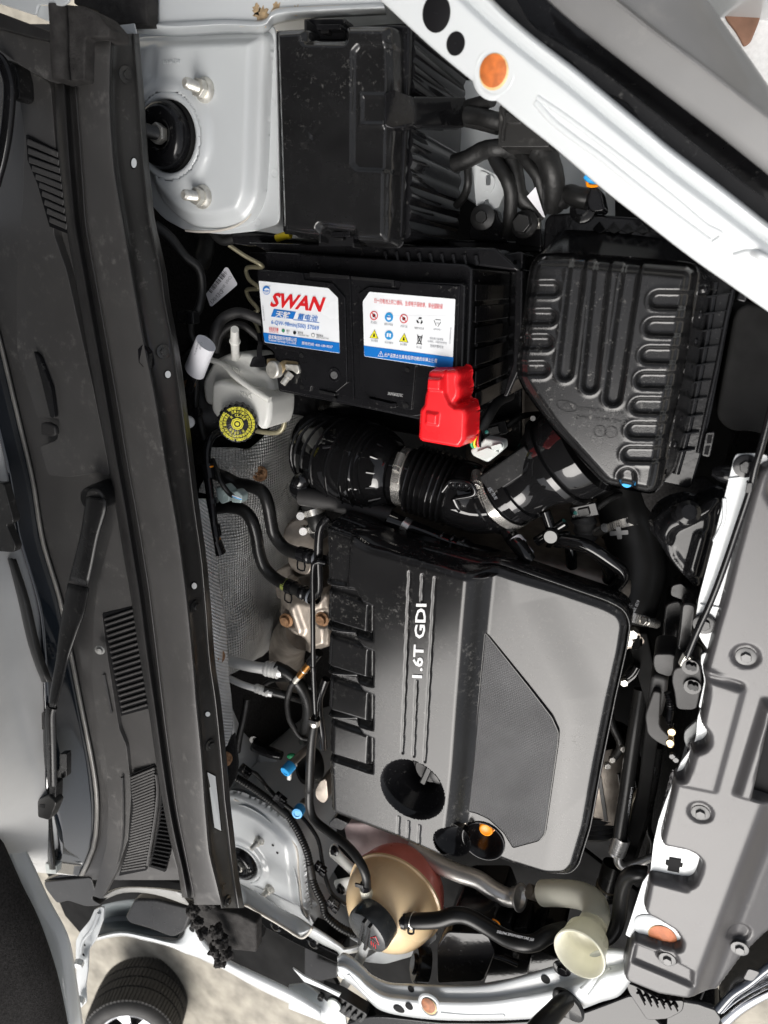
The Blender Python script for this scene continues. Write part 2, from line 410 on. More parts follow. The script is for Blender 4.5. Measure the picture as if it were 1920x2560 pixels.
def hfield(name, outline, fn, m, parent=None, res=.0016, margin=.004, holes=(), sharp=None, solid=0, uv=False):
    """moulded sheet: height fn(X, Y, d) over the plan, d = signed distance to the outline"""
    P = [(p.x, p.y) for p in outline]
    x0, x1 = min(p[0] for p in P) - margin, max(p[0] for p in P) + margin
    y0, y1 = min(p[1] for p in P) - margin, max(p[1] for p in P) + margin
    X, Y = np.meshgrid(np.arange(x0, x1 + res, res), np.arange(y0, y1 + res, res))
    d = sdp(P, X, Y)
    # pull the outermost ring of points onto the outline so that the rim is clean
    keep = d <= margin
    for h in holes:
        keep &= sdp([(p.x, p.y) for p in h], X, Y) > 0
    gy, gx = np.gradient(d, res)
    over = d > margin - res * .6
    X2 = np.where(over, X - gx * (d - margin) * 1.0, X); Y2 = np.where(over, Y - gy * (d - margin), Y)
    keep2 = d <= margin + res * 1.6
    for h in holes: keep2 &= sdp([(p.x, p.y) for p in h], X, Y) > 0
    d2 = sdp(P, X2, Y2)
    Zh = DECK + fn(X2, Y2, d2)
    ok = keep2[:-1, :-1] & keep2[1:, :-1] & keep2[1:, 1:] & keep2[:-1, 1:]
    idx = -np.ones(X.shape, int); used = np.zeros(X.shape, bool)
    used[:-1, :-1] |= ok; used[1:, :-1] |= ok; used[1:, 1:] |= ok; used[:-1, 1:] |= ok
    idx[used] = np.arange(used.sum())
    V_ = np.stack([X2[used], Y2[used], Zh[used]], 1)
    I, J = np.nonzero(ok)
    Fc = np.stack([idx[I, J], idx[I, J + 1], idx[I + 1, J + 1], idx[I + 1, J]], 1)
    me = bpy.data.meshes.new(name)
    me.vertices.add(len(V_)); me.vertices.foreach_set('co', V_.ravel())
    me.loops.add(Fc.size); me.loops.foreach_set('vertex_index', Fc.ravel().astype(np.int32))
    me.polygons.add(len(Fc)); me.polygons.foreach_set('loop_start', np.arange(0, Fc.size, 4, dtype=np.int32))
    me.polygons.foreach_set('loop_total', np.full(len(Fc), 4, np.int32))
    me.update(calc_edges=True)
    o = link(name, me, m, parent, sharp=sharp, solid=solid)
    if uv: planar_uv(o)
    return o
# lettering: flat print or raised letters set on a baseline
_FONT = {}
def lettering(s, p0, p1, ph, m, parent, lift=.0004, ext=0., bold=0., fit=True):
    """text along the baseline p0-p1, capital height reaching ph (all world points)"""
    cu = bpy.data.curves.new('lettering', 'FONT'); cu.body = s; cu.size = 1.0; cu.resolution_u = 2; cu.offset = bold; cu.fill_mode = 'FRONT' if ext == 0 else 'BOTH'
    cu.extrude = 0 if ext == 0 else .02
    ob = bpy.data.objects.new('lettering', cu); C.objects.link(ob)
    dg = bpy.context.evaluated_depsgraph_get()
    me = bpy.data.meshes.new_from_object(ob.evaluated_get(dg), depsgraph=dg)
    bpy.data.objects.remove(ob); bpy.data.curves.remove(cu)
    if not len(me.vertices): return None
    co = np.empty(len(me.vertices) * 3); me.vertices.foreach_get('co', co); co = co.reshape(-1, 3)
    xmin, xmax = co[:, 0].min(), co[:, 0].max(); ymax = max(.6, min(.75, co[:, 1].max()))
    if any(ord(c) > 0x2000 for c in s): ymax = .8
    ex_ = np.array(p1 - p0) / (xmax - xmin); ey_ = np.array(ph - p0) / ymax
    nz = np.cross(ex_, ey_); nz /= np.linalg.norm(nz)
    new = np.array(p0) + np.outer(co[:, 0] - xmin, ex_) + np.outer(co[:, 1], ey_) + np.outer(co[:, 2] / .02 * (ext or 0) , nz) + nz * lift
    me.vertices.foreach_set('co', new.ravel()); me.update(); me.name = 'lettering'
    me.materials.clear()
    return link('lettering', me, m, parent, smooth=False)
def pt_text(s, r, h, p0, p1, ph, m, parent, **k):
    return lettering(s, W(r, p0[0], p0[1], h), W(r, p1[0], p1[1], h), W(r, ph[0], ph[1], h), m, parent, **k)
def ring_text(s, c, x, y, r, size, a0, a1, m, parent, lift=.0004):
    """letters set round a circle, one mesh"""
    n = len(s); up = x.cross(y).normalized(); vs_, fs_ = [], []
    for i, ch in enumerate(s):
        if ch == ' ': continue
        a = a0 + (a1 - a0) * (i + .5) / n
        er = x * math.cos(a) + y * math.sin(a); et = (x * -math.sin(a) + y * math.cos(a)) * (1 if a1 > a0 else -1)
        up_ = er if a1 < a0 else -er
        w = size * (.72 if ord(ch) < 0x2000 else .95)
        p = c + er * r - et * (w / 2) + up * lift
        o = lettering(ch, p, p + et * w, p + up_ * size, None, None, bold=.02, lift=0)
        if o is None: continue
        b0 = len(vs_); vs_ += [v.co.copy() for v in o.data.vertices]; fs_ += [[b0 + k for k in f.vertices] for f in o.data.polygons]
        me = o.data; bpy.data.objects.remove(o); bpy.data.meshes.remove(me)
    return link('lettering', mesh('lettering', vs_, fs_), m, parent, smooth=False)
from mathutils.bvhtree import BVHTree
_BVH = {}
def onto(o, r, x, y, lift=0.):
    """the measured point on the surface of a part already built, and the surface normal there"""
    if o.name not in _BVH:
        _BVH[o.name] = BVHTree.FromPolygons([v.co.copy() for v in o.data.vertices], [tuple(p.vertices) for p in o.data.polygons])
    d = (W(r, x, y, -.3) - Vector(CAM)).normalized()
    p, n, _, _ = _BVH[o.name].ray_cast(Vector(CAM), d)
    if p is None: return W(r, x, y, 0), UPV.copy()
    if n.dot(d) > 0: n = -n
    return p + n * lift, n
def patch(name, o, r, pts, m, parent, lift=.0006):
    """thin print or recess face that follows the surface of a part"""
    os_ = o if isinstance(o, list) else [o]
    q = [min((onto(k, r, x, y, lift)[0] for k in os_), key=lambda p: (p - Vector(CAM)).length) for x, y in pts]
    return link(name, mesh(name, q, [list(range(len(q)))]), m, parent, smooth=False)
def disc_on(name, o, r, x, y, prof, m, parent, lift=0., **k):
    p, n = onto(o, r, x, y, lift)
    return lathe(name, p, n, prof, m, parent, **k)
# hardware
def hexhead(name, c, axis, af, hgt, m, parent, rot=0.):
    x, y, a = frame(axis)
    R = af / math.sqrt(3)
    pts = [c + a * hgt + x * (R * math.cos(rot + i * math.pi / 3)) + y * (R * math.sin(rot + i * math.pi / 3)) for i in range(6)]
    return poly(name, pts, hgt, m, parent, bevel=af * .06, seg=1, down=-a)
def bolt(c, axis, size, label, cat='bolt', m=None, stud=0., studm=None, group=None, washer=1.75, name='flange_bolt'):
    """flange nut or bolt; stud = length of thread that sticks out"""
    m = m or ZINC
    t = thing(name, label, cat, c, group)
    lathe('flange', c, axis, [(0, size * .62 * washer), (size * .12, size * .60 * washer), (size * .3, size * .52 * 1.1), (size * .3, 0.0001)], m, t, seg=20)
    hexhead('hex_head', c + axis.normalized() * size * .1, axis, size, size * .62, m, t, rot=random.random())
    if stud:
        a = axis.normalized(); k = int(stud / .0014); prof = [(0, size * .30)]
        for i in range(k):
            prof += [(stud * (i + .25) / k, size * .33), (stud * (i + .75) / k, size * .29)]
        prof += [(stud * 1.04, size * .26), (stud * 1.1, size * .2), (stud * 1.1, .0001)]
        lathe('threaded_stud', c + a * size * .6, axis, prof, studm or ZINC, t, seg=14)
    return t
def screw(c, axis, size, label, m=None, group=None, parent=None):
    m = m or BLKSTEEL
    t = thing('fixing_screw', label, 'screw', c, group) if parent is None else None
    par = t or parent
    lathe('washer', c, axis, [(0, size), (size * .15, size * .97), (size * .2, size * .7), (size * .2, .0001)], m, par, seg=20)
    hexhead('screw_head', c + axis.normalized() * size * .15, axis, size * .95, size * .4, m, par, rot=.3)
    return t
def band_clamp(name, c, axis, r, w, label, parent=None, scr=None, m=None, group=None):
    """worm-drive hose clamp: slotted band with a screw housing"""
    m = m or STEEL
    t = thing(name, label, 'hose clamp', c, group)
    x, y, a = frame(axis)
    lathe('band', c, axis, [(-w / 2, r), (-w / 2, r + .0012), (w / 2, r + .0012), (w / 2, r)], m, t, seg=48)
    if scr is not None:
        d = (scr - a * scr.dot(a)).normalized(); s = a.cross(d)
        k = bpy.data.meshes
        # thread slots: small raised teeth along an arc of the band
        tv = []; tf = []
        for i in range(-9, 10):
            if abs(i) < 3: continue
            an = i * .075
            dd = d * math.cos(an) + s * math.sin(an); tt = -d * math.sin(an) + s * math.cos(an)
            p = c + dd * (r + .0012); b0 = len(tv)
            for sa in (-1, 1):
                for st in (-1, 1):
                    for sr in (0, 1):
                        tv.append(p + a * (sa * w * .38) + tt * (st * .0009) + dd * (sr * .0011))
            tf += [[b0 + q for q in f] for f in ([0, 1, 3, 2], [4, 6, 7, 5], [0, 4, 5, 1], [2, 3, 7, 6], [1, 5, 7, 3])]
        link('band_teeth', fixn(mesh('band_teeth', tv, tf)), m, t, smooth=False)
        p = c + d * (r + .005)
        tube('screw_housing', [p - s * .010, p + s * .009], .0058, m, t, n=2, seg=14)
        hexhead('screw_head', p + s * .009, s, .009, .006, m, t)
    return t
def box_pts(c, x, y, sx, sy):
    return [c - x * sx - y * sy, c + x * sx - y * sy, c + x * sx + y * sy, c - x * sx + y * sy]
# ================================================================== SETTING: ground
gv = [Vector((-60, -60, 0)), Vector((60, -60, 0)), Vector((60, 60, 0)), Vector((-60, 60, 0))]
tag(link('ground', mesh('ground', gv, [[0, 1, 2, 3]]), CONC), kind='structure')

def line(r, pts):
    ox, oy, s = REG[r]
    return [(ox + x * s, oy + y * s) for x, y in pts]
def uof(pl):
    pl = sorted(pl, key=lambda p: p[1]); vv = [p[1] for p in pl]; uu = [p[0] for p in pl]
    return lambda v: float(np.interp(v, vv, uu))
ridge = uof(line('A', [(640,220),(630,460),(635,700),(660,1000),(720,1350)]) + line('D', [(840,250),(930,770),(1000,1100),(1080,1600)]) + line('G', [(1150,450),(1210,900),(1250,1300)]) + line('K', [(1270,0),(1310,400),(1330,700),(1360,1000),(1440,1320)]))
lip = uof(line('Q', [(1375,370),(1430,1000),(1480,1740)]) + line('A', [(850,1200)]) + line('D', [(965,0),(1030,250),(1060,500),(1110,750),(1160,1100),(1200,1400)]) + line('G', [(1250,300),(1300,650),(1330,1000),(1350,1300)]) + line('K', [(1390,0),(1430,400),(1450,650),(1480,900),(1500,1100),(1545,1370)]))
flatl = uof(line('A', [(430,480),(455,800),(490,1300)]) + line('D', [(640,500),(730,1000),(830,1600)]) + line('G', [(880,330),(960,830),(1000,1150),(1060,1659)]) + line('K', [(1100,400),(1140,700),(1200,1000),(1260,1290)]))
seall = uof(line('A', [(310,480),(330,900),(385,1350)]) + line('D', [(470,250),(530,600),(600,1000),(680,1450)]) + line('G', [(740,250),(790,560),(850,900),(900,1250),(970,1659)]) + line('K', [(1010,400),(1050,650),(1110,950),(1180,1200)]))
glassl = uof([(-260, 40), (-120, 380), (-60, 640)] + line('D', [(0,750),(215,1659)]) + line('G', [(270,500),(390,900),(460,1250),(540,1659)]) + line('K', [(600,400),(640,700),(600,1000),(530,1140)]))

# ---- cowl cross beam: flat top, dark front face, rolled lip
t = thing('cowl_beam', 'long black cowl cross beam running along the rear edge of the engine bay', 'cowl beam', W('T', 420, 1200, .06))
rows = []
for v in np.linspace(97, 2262, 34):
    rows.append([W('T', flatl(v) + (14 if v < 208 else 0), v, .092), W('T', (flatl(v) + ridge(v)) / 2, v, .098), W('T', ridge(v) - 5, v, .099), W('T', ridge(v), v, .096)])
tp_ = loft('top_panel', rows, COWL, t, nu=2, nv=4, solid=.002)
rows = []
for v in np.linspace(84, 2270, 34):
    a, b = ridge(v), lip(v)
    rows.append([W('T', a + 2, v, .093), W('T', a + (b - a) * .2, v, .082), W('T', a + (b - a) * .86, v, .062), W('T', b - 1, v, .0575), W('T', b + 3, v, .0575), W('T', b + 9, v, .051), W('T', b + 16, v, .044)])
loft('front_face', rows, COWL2, t, nu=2, nv=3, solid=.0025)
# access slot, holes and screws in the beam
ff = C.objects[-1]
for r, x, y, sx, sy, mm in (('A', 767, 940, 20, 36, PAINT), ('D', 1083, 975, 24, 30, PAINT), ('G', 1252, 815, 22, 26, INKW), ('K', 1340, 90, 20, 20, PAINT), ('K', 1450, 1205, 16, 20, BLKSTEEL)):
    patch('hole_rim', ff, r, [(x + sx * math.cos(a), y + sy * math.sin(a)) for a in np.linspace(0, 2 * math.pi, 22, endpoint=False)], GLOSS, t, .0008)
    patch('drain_hole', ff, r, [(x + 2 + sx * .78 * math.cos(a), y + sy * .78 * math.sin(a)) for a in np.linspace(0, 2 * math.pi, 22, endpoint=False)], mm, t, .0014)
patch('slot_rim', ff, 'K', [(1334,460),(1396,486),(1438,856),(1382,832)], GLOSS, t, .0008)
patch('inspection_slot', ff, 'K', [(1340,466),(1392,492),(1430,846),(1386,824)], PAINT, t, .0014)
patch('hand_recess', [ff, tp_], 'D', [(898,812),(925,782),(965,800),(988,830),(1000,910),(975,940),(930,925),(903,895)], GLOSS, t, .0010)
nf = Vector((.75, .05, .66))
scr_lab = ['black screw in the cowl beam near the top left foam pad', 'black screw in the cowl beam beside the hand recess', 'black screw in the cowl beam above the ribbed foil',
           'black screw in the cowl beam just above the pale inspection slot', 'black screw at the lower end of the cowl beam']
for (r, x, y), lb in zip((('A',722,432), ('D',1055,828), ('G',1258,948), ('K',1358,288), ('K',1470,1302)), scr_lab):
    p_, n_ = onto(ff, r, x, y, .001)
    screw(p_, n_, .0085, lb, group='screws along the cowl beam')

# ---- rubber seal along the beam
rows = []
for v in np.linspace(206, 2244, 30):
    a, b = seall(v), flatl(v)
    rows.append([W('T', a, v, .078), W('T', a + (b - a) * .15, v, .094), W('T', a + (b - a) * .45, v, .098), W('T', a + (b - a) * .62, v, .090), W('T', a + (b - a) * .78, v, .084), W('T', a + (b - a) * .9, v, .088), W('T', b, v, .094)])
tag(loft('cowl_seal', rows, DRUB, None, nu=2, nv=4, solid=.002), 'long rubber bulb seal strip between cowl beam and vented cowl panel', 'rubber seal')

# ---- vented cowl panel
ct = thing('vented_cowl', 'dark grey vented plastic cowl panel below the windscreen with slatted air inlets', 'cowl panel', W('T', 200, 1100, .04))
rows = []
for v in np.linspace(60, 2200, 34):
    a, b = glassl(v), seall(v)
    rows.append([W('T', a, v, .052), W('T', a + (b - a) * .12, v, .054), W('T', a + (b - a) * .5, v, .060), W('T', a + (b - a) * .85, v, .066), W('T', b + 6, v, .070)])
loft('base_panel', rows, COWL, ct, nu=2, nv=4, solid=.003)
up_o = L('Q', .08, [(150,640),(520,860),(590,1740)]) + L('D', .08, [(345,60),(430,300),(520,700),(600,1050),(690,1500),(712,1640),(640,1612),(450,1640)]) + L('D', .076, [(310,1630),(255,1440),(370,1400),(385,1262),(240,1255),(110,830),(105,380),(135,0)]) + L('A', .078, [(130,1100),(140,800)])
poly('upper_cover', rc(up_o, .006, 3), .014, COWL, ct, bevel=.004, seg=3)
po = L('D', .084, [(215,820),(255,860),(330,1060),(355,1255),(325,1255),(268,1020)])
poly('cover_recess', rc(po, .003), .006, GLOSS, ct, bevel=.001)
po = L('D', .083, [(258,1290),(300,1285),(352,1310),(362,1370),(330,1380),(262,1370)])
poly('rubber_stop', rc(po, .004), .008, DRUB, ct, bevel=.003)
lower_o = L('G', .068, [(760,330),(630,800),(605,1050),(600,1260),(590,1400),(625,1659)]) + L('K', .068, [(650,200),(665,280),(690,420),(700,700),(690,950),(600,1270),(660,1290),(760,1100),(830,900),(850,600),(820,300),(770,180)]) + L('G', .070, [(700,1300),(660,990),(860,945)])
poly('lower_cover', rc(lower_o, .004, 3), .010, COWL, ct, bevel=.003, seg=3)
def grille(left, right, n, h, op, region, slope, mm=COWL, w=.0032):
    poly('grille_opening', L(region, h, op), .004, INK, ct, bevel=0)
    for i in range(n):
        s = (i + .5) / n
        a = left(s); b = right(s)
        p, q = W(region, a[0], a[1], h + .0035), W(region, b[0], b[1], h + .0035)
        d = (q - p).normalized(); sd_ = UPV.cross(d)
        me = mesh('grille_slat', [p - sd_ * w * .5, p + sd_ * w * .5, q + sd_ * w * .5, q - sd_ * w * .5] + [x + Vector((0, 0, -.006)) for x in (p - sd_ * w * .5, p + sd_ * w * .5, q + sd_ * w * .5, q - sd_ * w * .5)],
                  [[0, 3, 2, 1], [0, 1, 5, 4], [1, 2, 6, 5], [2, 3, 7, 6], [3, 0, 4, 7]])
        link('grille_slat', fixn(me), mm, ct, smooth=False, bevel=.0006, seg=1)
def pl(pts):
    pts = np.array(pts, float); ln = np.concatenate([[0], np.cumsum(np.linalg.norm(np.diff(pts, axis=0), axis=1))])
    return lambda s: (np.interp(s * ln[-1], ln, pts[:, 0]), np.interp(s * ln[-1], ln, pts[:, 1]))
grille(pl([(152,790),(165,930),(230,1080),(290,1290)]), pl([(328,868),(345,1000),(365,1180),(385,1330)]), 10, .0815, [(150,775),(325,862),(388,1345),(285,1305),(215,1060),(158,920)], 'A', 0, w=.006)
grille(pl([(668,1020),(790,1655)]), pl([(862,955),(955,1605)]), 18, .0705, [(662,995),(862,945),(960,1612),(785,1659)], 'G', 0)
grille(pl([(842,500),(862,700),(832,950),(780,1120)]), pl([(1000,435),(1000,700),(965,950),(940,1095)]), 34, .0705, [(840,485),(1000,418),(1008,700),(970,960),(945,1105),(770,1140),(825,950),(855,700)], 'K', 0, w=.0034)
grille(pl([(1045,650),(1030,800),(1000,950),(970,1085)]), pl([(1060,650),(1085,800),(1105,960),(1065,1110)]), 17, .0715, [(1042,620),(1058,620),(1085,800),(1108,960),(1068,1115),(965,1080),(998,950),(1028,800)], 'K', 0, mm=SATIN, w=.0022)
for r, x, y, s in (('Q',245,455,.0055), ('G',648,1230,.0050)):
    c = W(r, x, y, .097 if r == 'Q' else .082)
    o = lathe('fixing_clip', c, Vector((.35, 0, .9)), [(0, s * 1.5), (.0012, s * 1.4), (.002, s), (.0045, s * .85), (.005, .0001)], mat('grey_clip', (.22, .22, .21), .5, var=.3, vscale=300), ct, seg=18)
for r, pts, h in (('K', [(1012,480),(1022,600),(1000,800),(955,1070)], .074), ('K', [(790,500),(795,700),(790,900),(760,1060)], .072), ('G', [(672,1390),(690,1480),(720,1640)], .071)):
    tube('panel_edge', L(r, h, pts), .0022, COWL, ct, n=4, seg=6)

# ---- windscreen, its lower trim, the dark frit band, sky reflection put into the pane colour
gl = thing('windscreen', 'sloping windscreen glass at the left with dark printed edge band', 'windscreen', W('T', 60, 1500, .05))
rows = []; rows2 = []; rows3 = []
for v in np.linspace(560, 2190, 24):
    a = glassl(v)
    rows.append([W('T', a, v, .05), W('T', a - 120, v - 10, .11), W('T', a - 330, v - 40, .22)])
    w_ = 62 + 95 * max(0, (v - 1560) / 600.) - (90 * max(0, (v - 1980) / 200.))
    rows2.append([W('T', a + 2, v, .0505), W('T', a - w_ * .5, v - 5, .052 + .0005 * w_ * .5), W('T', a - w_, v - 10, .0525 + .0005 * w_)])
loft('glass', rows, GLASS2 if 'GLASS2' in globals() else SKYPANE, gl, nu=2, nv=4, solid=.004)
loft('frit_band', rows2, GLASS, gl, nu=2, nv=3, solid=.0005, off=1)
rows = [[W('T', glassl(v) - 7, v, .0555), W('T', glassl(v) - 1, v, .060), W('T', glassl(v) + 5, v, .056)] for v in np.linspace(600, 2190, 24)]
tag(loft('windscreen_trim', rows, mat('pale_trim', (.30, .29, .27), .35, var=.2), None, nu=2, nv=4, solid=.002), 'thin pale trim line along the lower edge of the windscreen', 'glass trim')

# ================================================================== strut towers
def strut_mount(c, axis, r, label):
    t = thing('strut_mount', label, 'strut mount', c)
    lathe('rubber_seat', c, axis, [(-.006, r * 1.12), (.002, r * 1.14), (.006, r * 1.08), (.003, r * .95)], RUBBER, t, seg=40)
    lathe('dome', c, axis, [(0, r), (.008, r), (.017, r * .90), (.021, r * .72), (.020, r * .48), (.012, r * .36), (.010, .0001)], GLOSS, t, seg=40, sharp=60)
    a = axis.normalized()
    hexhead('top_nut', c + a * .012, axis, r * .56, .010, ZINC, t)
    pr = [(0, r * .20)]
    for i in range(14): pr += [(.003 + i * .0022, r * .205), (.0041 + i * .0022, r * .18)]
    pr += [(.036, r * .17), (.036, .0001)]
    lathe('piston_rod', c + a * .020, axis, pr, BLKSTEEL, t, seg=20)
    return t
# upper tower
seam = L('A', -.03, [(700,180),(1490,150),(1508,200),(1490,600),(1478,1000),(1465,1140),(1400,1270),(1250,1318),(1080,1310),(960,1240),(860,1120),(760,700)])
t = thing('strut_tower', 'pale painted strut tower with black dome mount and two studs, at the upper left', 'strut tower', W('A', 1200, 800, -.1))
hole_c = W('A', 985, 790, -.032); hole = circ(hole_c, .047, 40)
seg_r = rc(seam, .02, 5)
def f_tower(X, Y, d):
    z = -.03 - .012 * ss(d, -.020, -.004) - .020 * ss(d, -.004, .004)
    dh = np.hypot(X - hole_c.x, Y - hole_c.y)
    z = z + .005 * ss(.066 - dh, 0, .014)
    p = W('A', 870, 330, -.03)
    z = z - .004 * ss(.012 - sds(W('A', 880, 300, -.03), W('A', 870, 420, -.03), X, Y), 0, .012)
    return z
hfield('tower_top', seg_r, f_tower, PAINT, t, res=.0026, margin=.003, holes=[hole], solid=.0012)
fl = rc(L('A', -.055, [(700,150),(1585,140),(1600,700),(1612,1290),(1480,1330),(1290,1350),(1070,1330),(940,1260),(800,1100)]), .01)
poly('tower_flange', fl, .004, PAINT, t, bevel=.0015)
tube('seam_sealer', L('A', -.045, [(1512,160),(1502,400),(1492,700),(1486,1000),(1476,1140),(1430,1250),(1350,1305),(1250,1330),(1150,1334),(1070,1328)]), .0016, PAINT2, t, n=5, seg=8)
for x, y in ((1552,255),(1512,425),(1565,600),(1524,805),(1582,1000),(1500,1165),(1485,1285)):
    lathe('spot_weld', W('A', x, y, -.0548), UPV, [(0, .0044), (.0004, .005), (-.0004, .0025), (-.0004, .0001)], PAINT, t, seg=14)
for x, y, r in ((1313,932,.0014),(1318,1104,.003),(1285,1160,.003)):
    lathe('pin_hole', W('A', x, y, -.0312), UPV, [(0, r), (.0002, .0001)], INK, t, seg=12)
poly('tower_wall', [p + Vector((0, 0, -.058)) for p in seam], .5, PAINT, t, bevel=0)
pt_text('111W-5301', 'A', -.0292, (942,370), (1035,366), (944,345), PAINT, t, ext=.0006)
tube('hole_rim', circ(hole_c + Vector((0, 0, .003)), .0447, 40) + [circ(hole_c + Vector((0, 0, .003)), .0447, 40)[0]], .0048, PAINT, t, n=1, seg=8)
strut_mount(W('A', 968, 785, -.036), Vector((-.06, 0, 1)), .0385, 'black domed strut mount with centre nut in the upper strut tower')
bolt(W('A', 1180, 520, -.031), Vector((-.10, .03, 1)), .019, 'zinc flange nut on stud above the dome of the upper strut tower', 'nut', stud=.020, washer=1.22, name='strut_nut', group='strut tower nuts')
bolt(W('A', 1168, 1135, -.031), Vector((-.10, -.03, 1)), .019, 'zinc flange nut on stud below the dome of the upper strut tower', 'nut', stud=.020, washer=1.22, name='strut_nut', group='strut tower nuts')
# lip sheet along the top of the bay
rows = []
for a, b, c_, d_ in ((( 330,60),(345,58),(338,78),(352,84)), ((440,55),(440,66),(442,74),(445,92)), ((560,50),(560,60),(562,66),(565,84)), ((655,50),(655,62),(657,68),(660,84)), ((690,22),(690,34),(692,44),(694,60)), ((800,14),(800,24),(802,32),(806,46)), ((960,8),(960,18),(962,24),(966,38))):
    rows.append([W('T', *a, .0), W('T', *b, .004), W('T', *c_, -.002), W('T', *d_, -.028)])
apr = thing('inner_apron', 'pale inner apron sheet with stained edge above the fuse box', 'body panel', W('T', 700, 30, -.02))
loft('apron_lip', rows, PAINT, apr, nu=4, nv=3, solid=.0015)
poly('apron_top', L('T', -.004, [(370,-60),(370,62),(440,60),(560,55),(655,54),(690,26),(800,18),(960,12),(960,-80),(640,-120)]), .003, PAINT, apr, bevel=.001)
poly('corner_tab', L('T', .03, [(272,66),(335,58),(341,86),(300,72)]), .002, PAINT, apr, bevel=.0005)
tube('seam_sealer', L('T', -.001, [(600,62),(655,58),(675,46),(690,28),(760,22),(850,18)]), .0022, PAINT2, apr, n=5, seg=8)
for c, r in (((655,38),.011),((690,22),.007),((740,26),.005),((640,26),.006)):
    poly('sealer_stain', [W('T', *c, -.0034) + Vector((math.cos(a), math.sin(a), 0)) * r * random.uniform(.5, 1.2) for a in np.linspace(0, 6.28, 22, endpoint=False)], .0003, mat('sealer_stain', (.42, .30, .17), .6, var=.4, vscale=200), apr, bevel=0)
# foam blocks and weather strips at the upper left
fm = thing('foam_pad', 'black foam corner pad at the top left beside the cowl beam', 'foam pad', W('Q', 800, 500, .09))
poly('foam_block', rc(L('Q', .112, [(640,40),(870,60),(1000,130),(1130,280),(1125,380),(880,390),(870,840),(740,835),(640,850),(530,830),(540,420),(650,350)]), .003), .03, FOAM, fm, bevel=.002)
poly('rear_strip', rc(L('Q', .118, [(-200,60),(0,130),(530,330),(540,430),(330,380),(0,290),(-200,220)]), .004), .02, DRUB, fm, bevel=.004, seg=3)
poly('side_flap', rc(L('Q', .104, [(-200,220),(0,300),(330,390),(540,430),(640,850),(530,850),(330,750),(150,640),(0,530),(-200,400)]), .004), .012, COWL, fm, bevel=.003)
tube('roll', L('Q', .118, [(600,60),(615,300),(620,600),(640,830)]), .009, FOAM, fm, n=4, seg=10)
tag(poly('foam_sheet', L('Q', .02, [(760,-300),(1520,-300),(1520,245),(1140,250),(1000,110),(760,40)]), .02, FOAM, None, bevel=.002), 'flat dark foam sheet at the top edge left of the apron', 'foam pad')
hb = thing('hood_hinge_cover', 'white hood hinge plate at the very top left corner', 'hinge', W('Q', 200, 60, .1))
poly('hinge_plate', rc(L('Q', .125, [(-200,-200),(700,-200),(720,10),(650,60),(530,50),(390,40),(370,160),(0,40),(-200,-40)]), .004), .003, PAINT, hb, bevel=.001)
poly('hinge_web', rc(L('Q', .121, [(380,50),(540,60),(545,240),(370,165)]), .003), .002, PAINT, hb, bevel=.0008)
# second wiper arm at the far left
wa = thing('wiper_arm', 'black wiper arm crossing the far upper left edge', 'wiper', W('Q', 40, 1000, .1))
tube('arm', L('Q', .115, [(-160,560),(0,640),(70,780),(95,950),(70,1300),(20,1600),(-60,1900)]), .0085, GLOSS, wa, n=6, seg=12, flat=.6)
poly('pivot_housing', rc(L('Q', .10, [(40,600),(150,660),(190,820),(200,1020),(130,1050),(60,900)]), .004), .02, SATIN, wa, bevel=.004)

# ================================================================== upper right fender rail
lo = [(930,-20),(1080,118),(1200,217),(1300,300),(1387,369),(1504,469),(1610,552),(1721,638),(1830,715),(1960,806)]
hi = [(1190,-45),(1262,28),(1330,87),(1390,133),(1443,174),(1547,260),(1615,317),(1677,369),(1808,469),(1960,590)]
rows = []
for (a, b) in zip(lo, hi):
    f = lambda s, h: W('T', a[0] + (b[0] - a[0]) * s, a[1] + (b[1] - a[1]) * s, h)
    rows.append([f(-.01, .072), f(0, .088), f(.03, .094), f(.35, .099), f(.62, .1035), f(.70, .1025), f(.76, .096), f(.83, .101), f(.93, .105), f(1.0, .098), f(1.0, .08)])
rt = thing('fender_rail', 'white painted fender rail crossing the upper right diagonally with orange rust plug', 'body rail', W('T', 1500, 350, .05))
loft('rail_sheet', rows, PAINT, rt, nu=5, nv=4, solid=.0015)
rs_ = C.objects[-1]
def stamped(o, r, pts, parent, m=PAINT, rad=.004, lift=.0004, name='stamped_bead', flat=1.0):
    return tube(name, [onto(o, r, x, y, lift - rad * .5)[0] for x, y in pts], rad, m, parent, n=6, seg=12, flat=flat)
stamped(rs_, 'C', [(320,590),(420,700),(560,810),(700,910),(1000,1150),(1320,1390)], rt, rad=.0030)
stamped(rs_, 'C', [(330,560),(520,690),(800,900),(1100,1130),(1290,1290),(1390,1350),(1340,1400)], rt, rad=.0022)
stamped(rs_, 'F', [(1460,370),(1560,350),(1659,400),(1800,490)], rt, rad=.003)
for x, y, rx in ((1135,85,.0125),(1256,275,.0080)):
    disc_on('access_hole', rs_, 'B', x, y, [(0, rx * 1.08), (.0004, rx), (.0005, rx * .98), (.0005, .0001)], INK, rt, .0006, seg=28)
disc_on('dimple', rs_, 'B', 1497, 450, [(-.0016, .021), (-.0002, .0190), (.0004, .0175), (-.0002, .0155), (-.0014, .0140)], PAINT, rt, .0, seg=36, sharp=80)
disc_on('rust_rim', rs_, 'B', 1497, 452, [(0, .0132), (.0004, .0125), (.0004, .0001)], RUSTRIM, rt, .0010, seg=32)
disc_on('rust_plug', rs_, 'B', 1495, 445, [(0, .0120), (.0003, .0112), (.0003, .0001)], RUST, rt, .0016, seg=32)

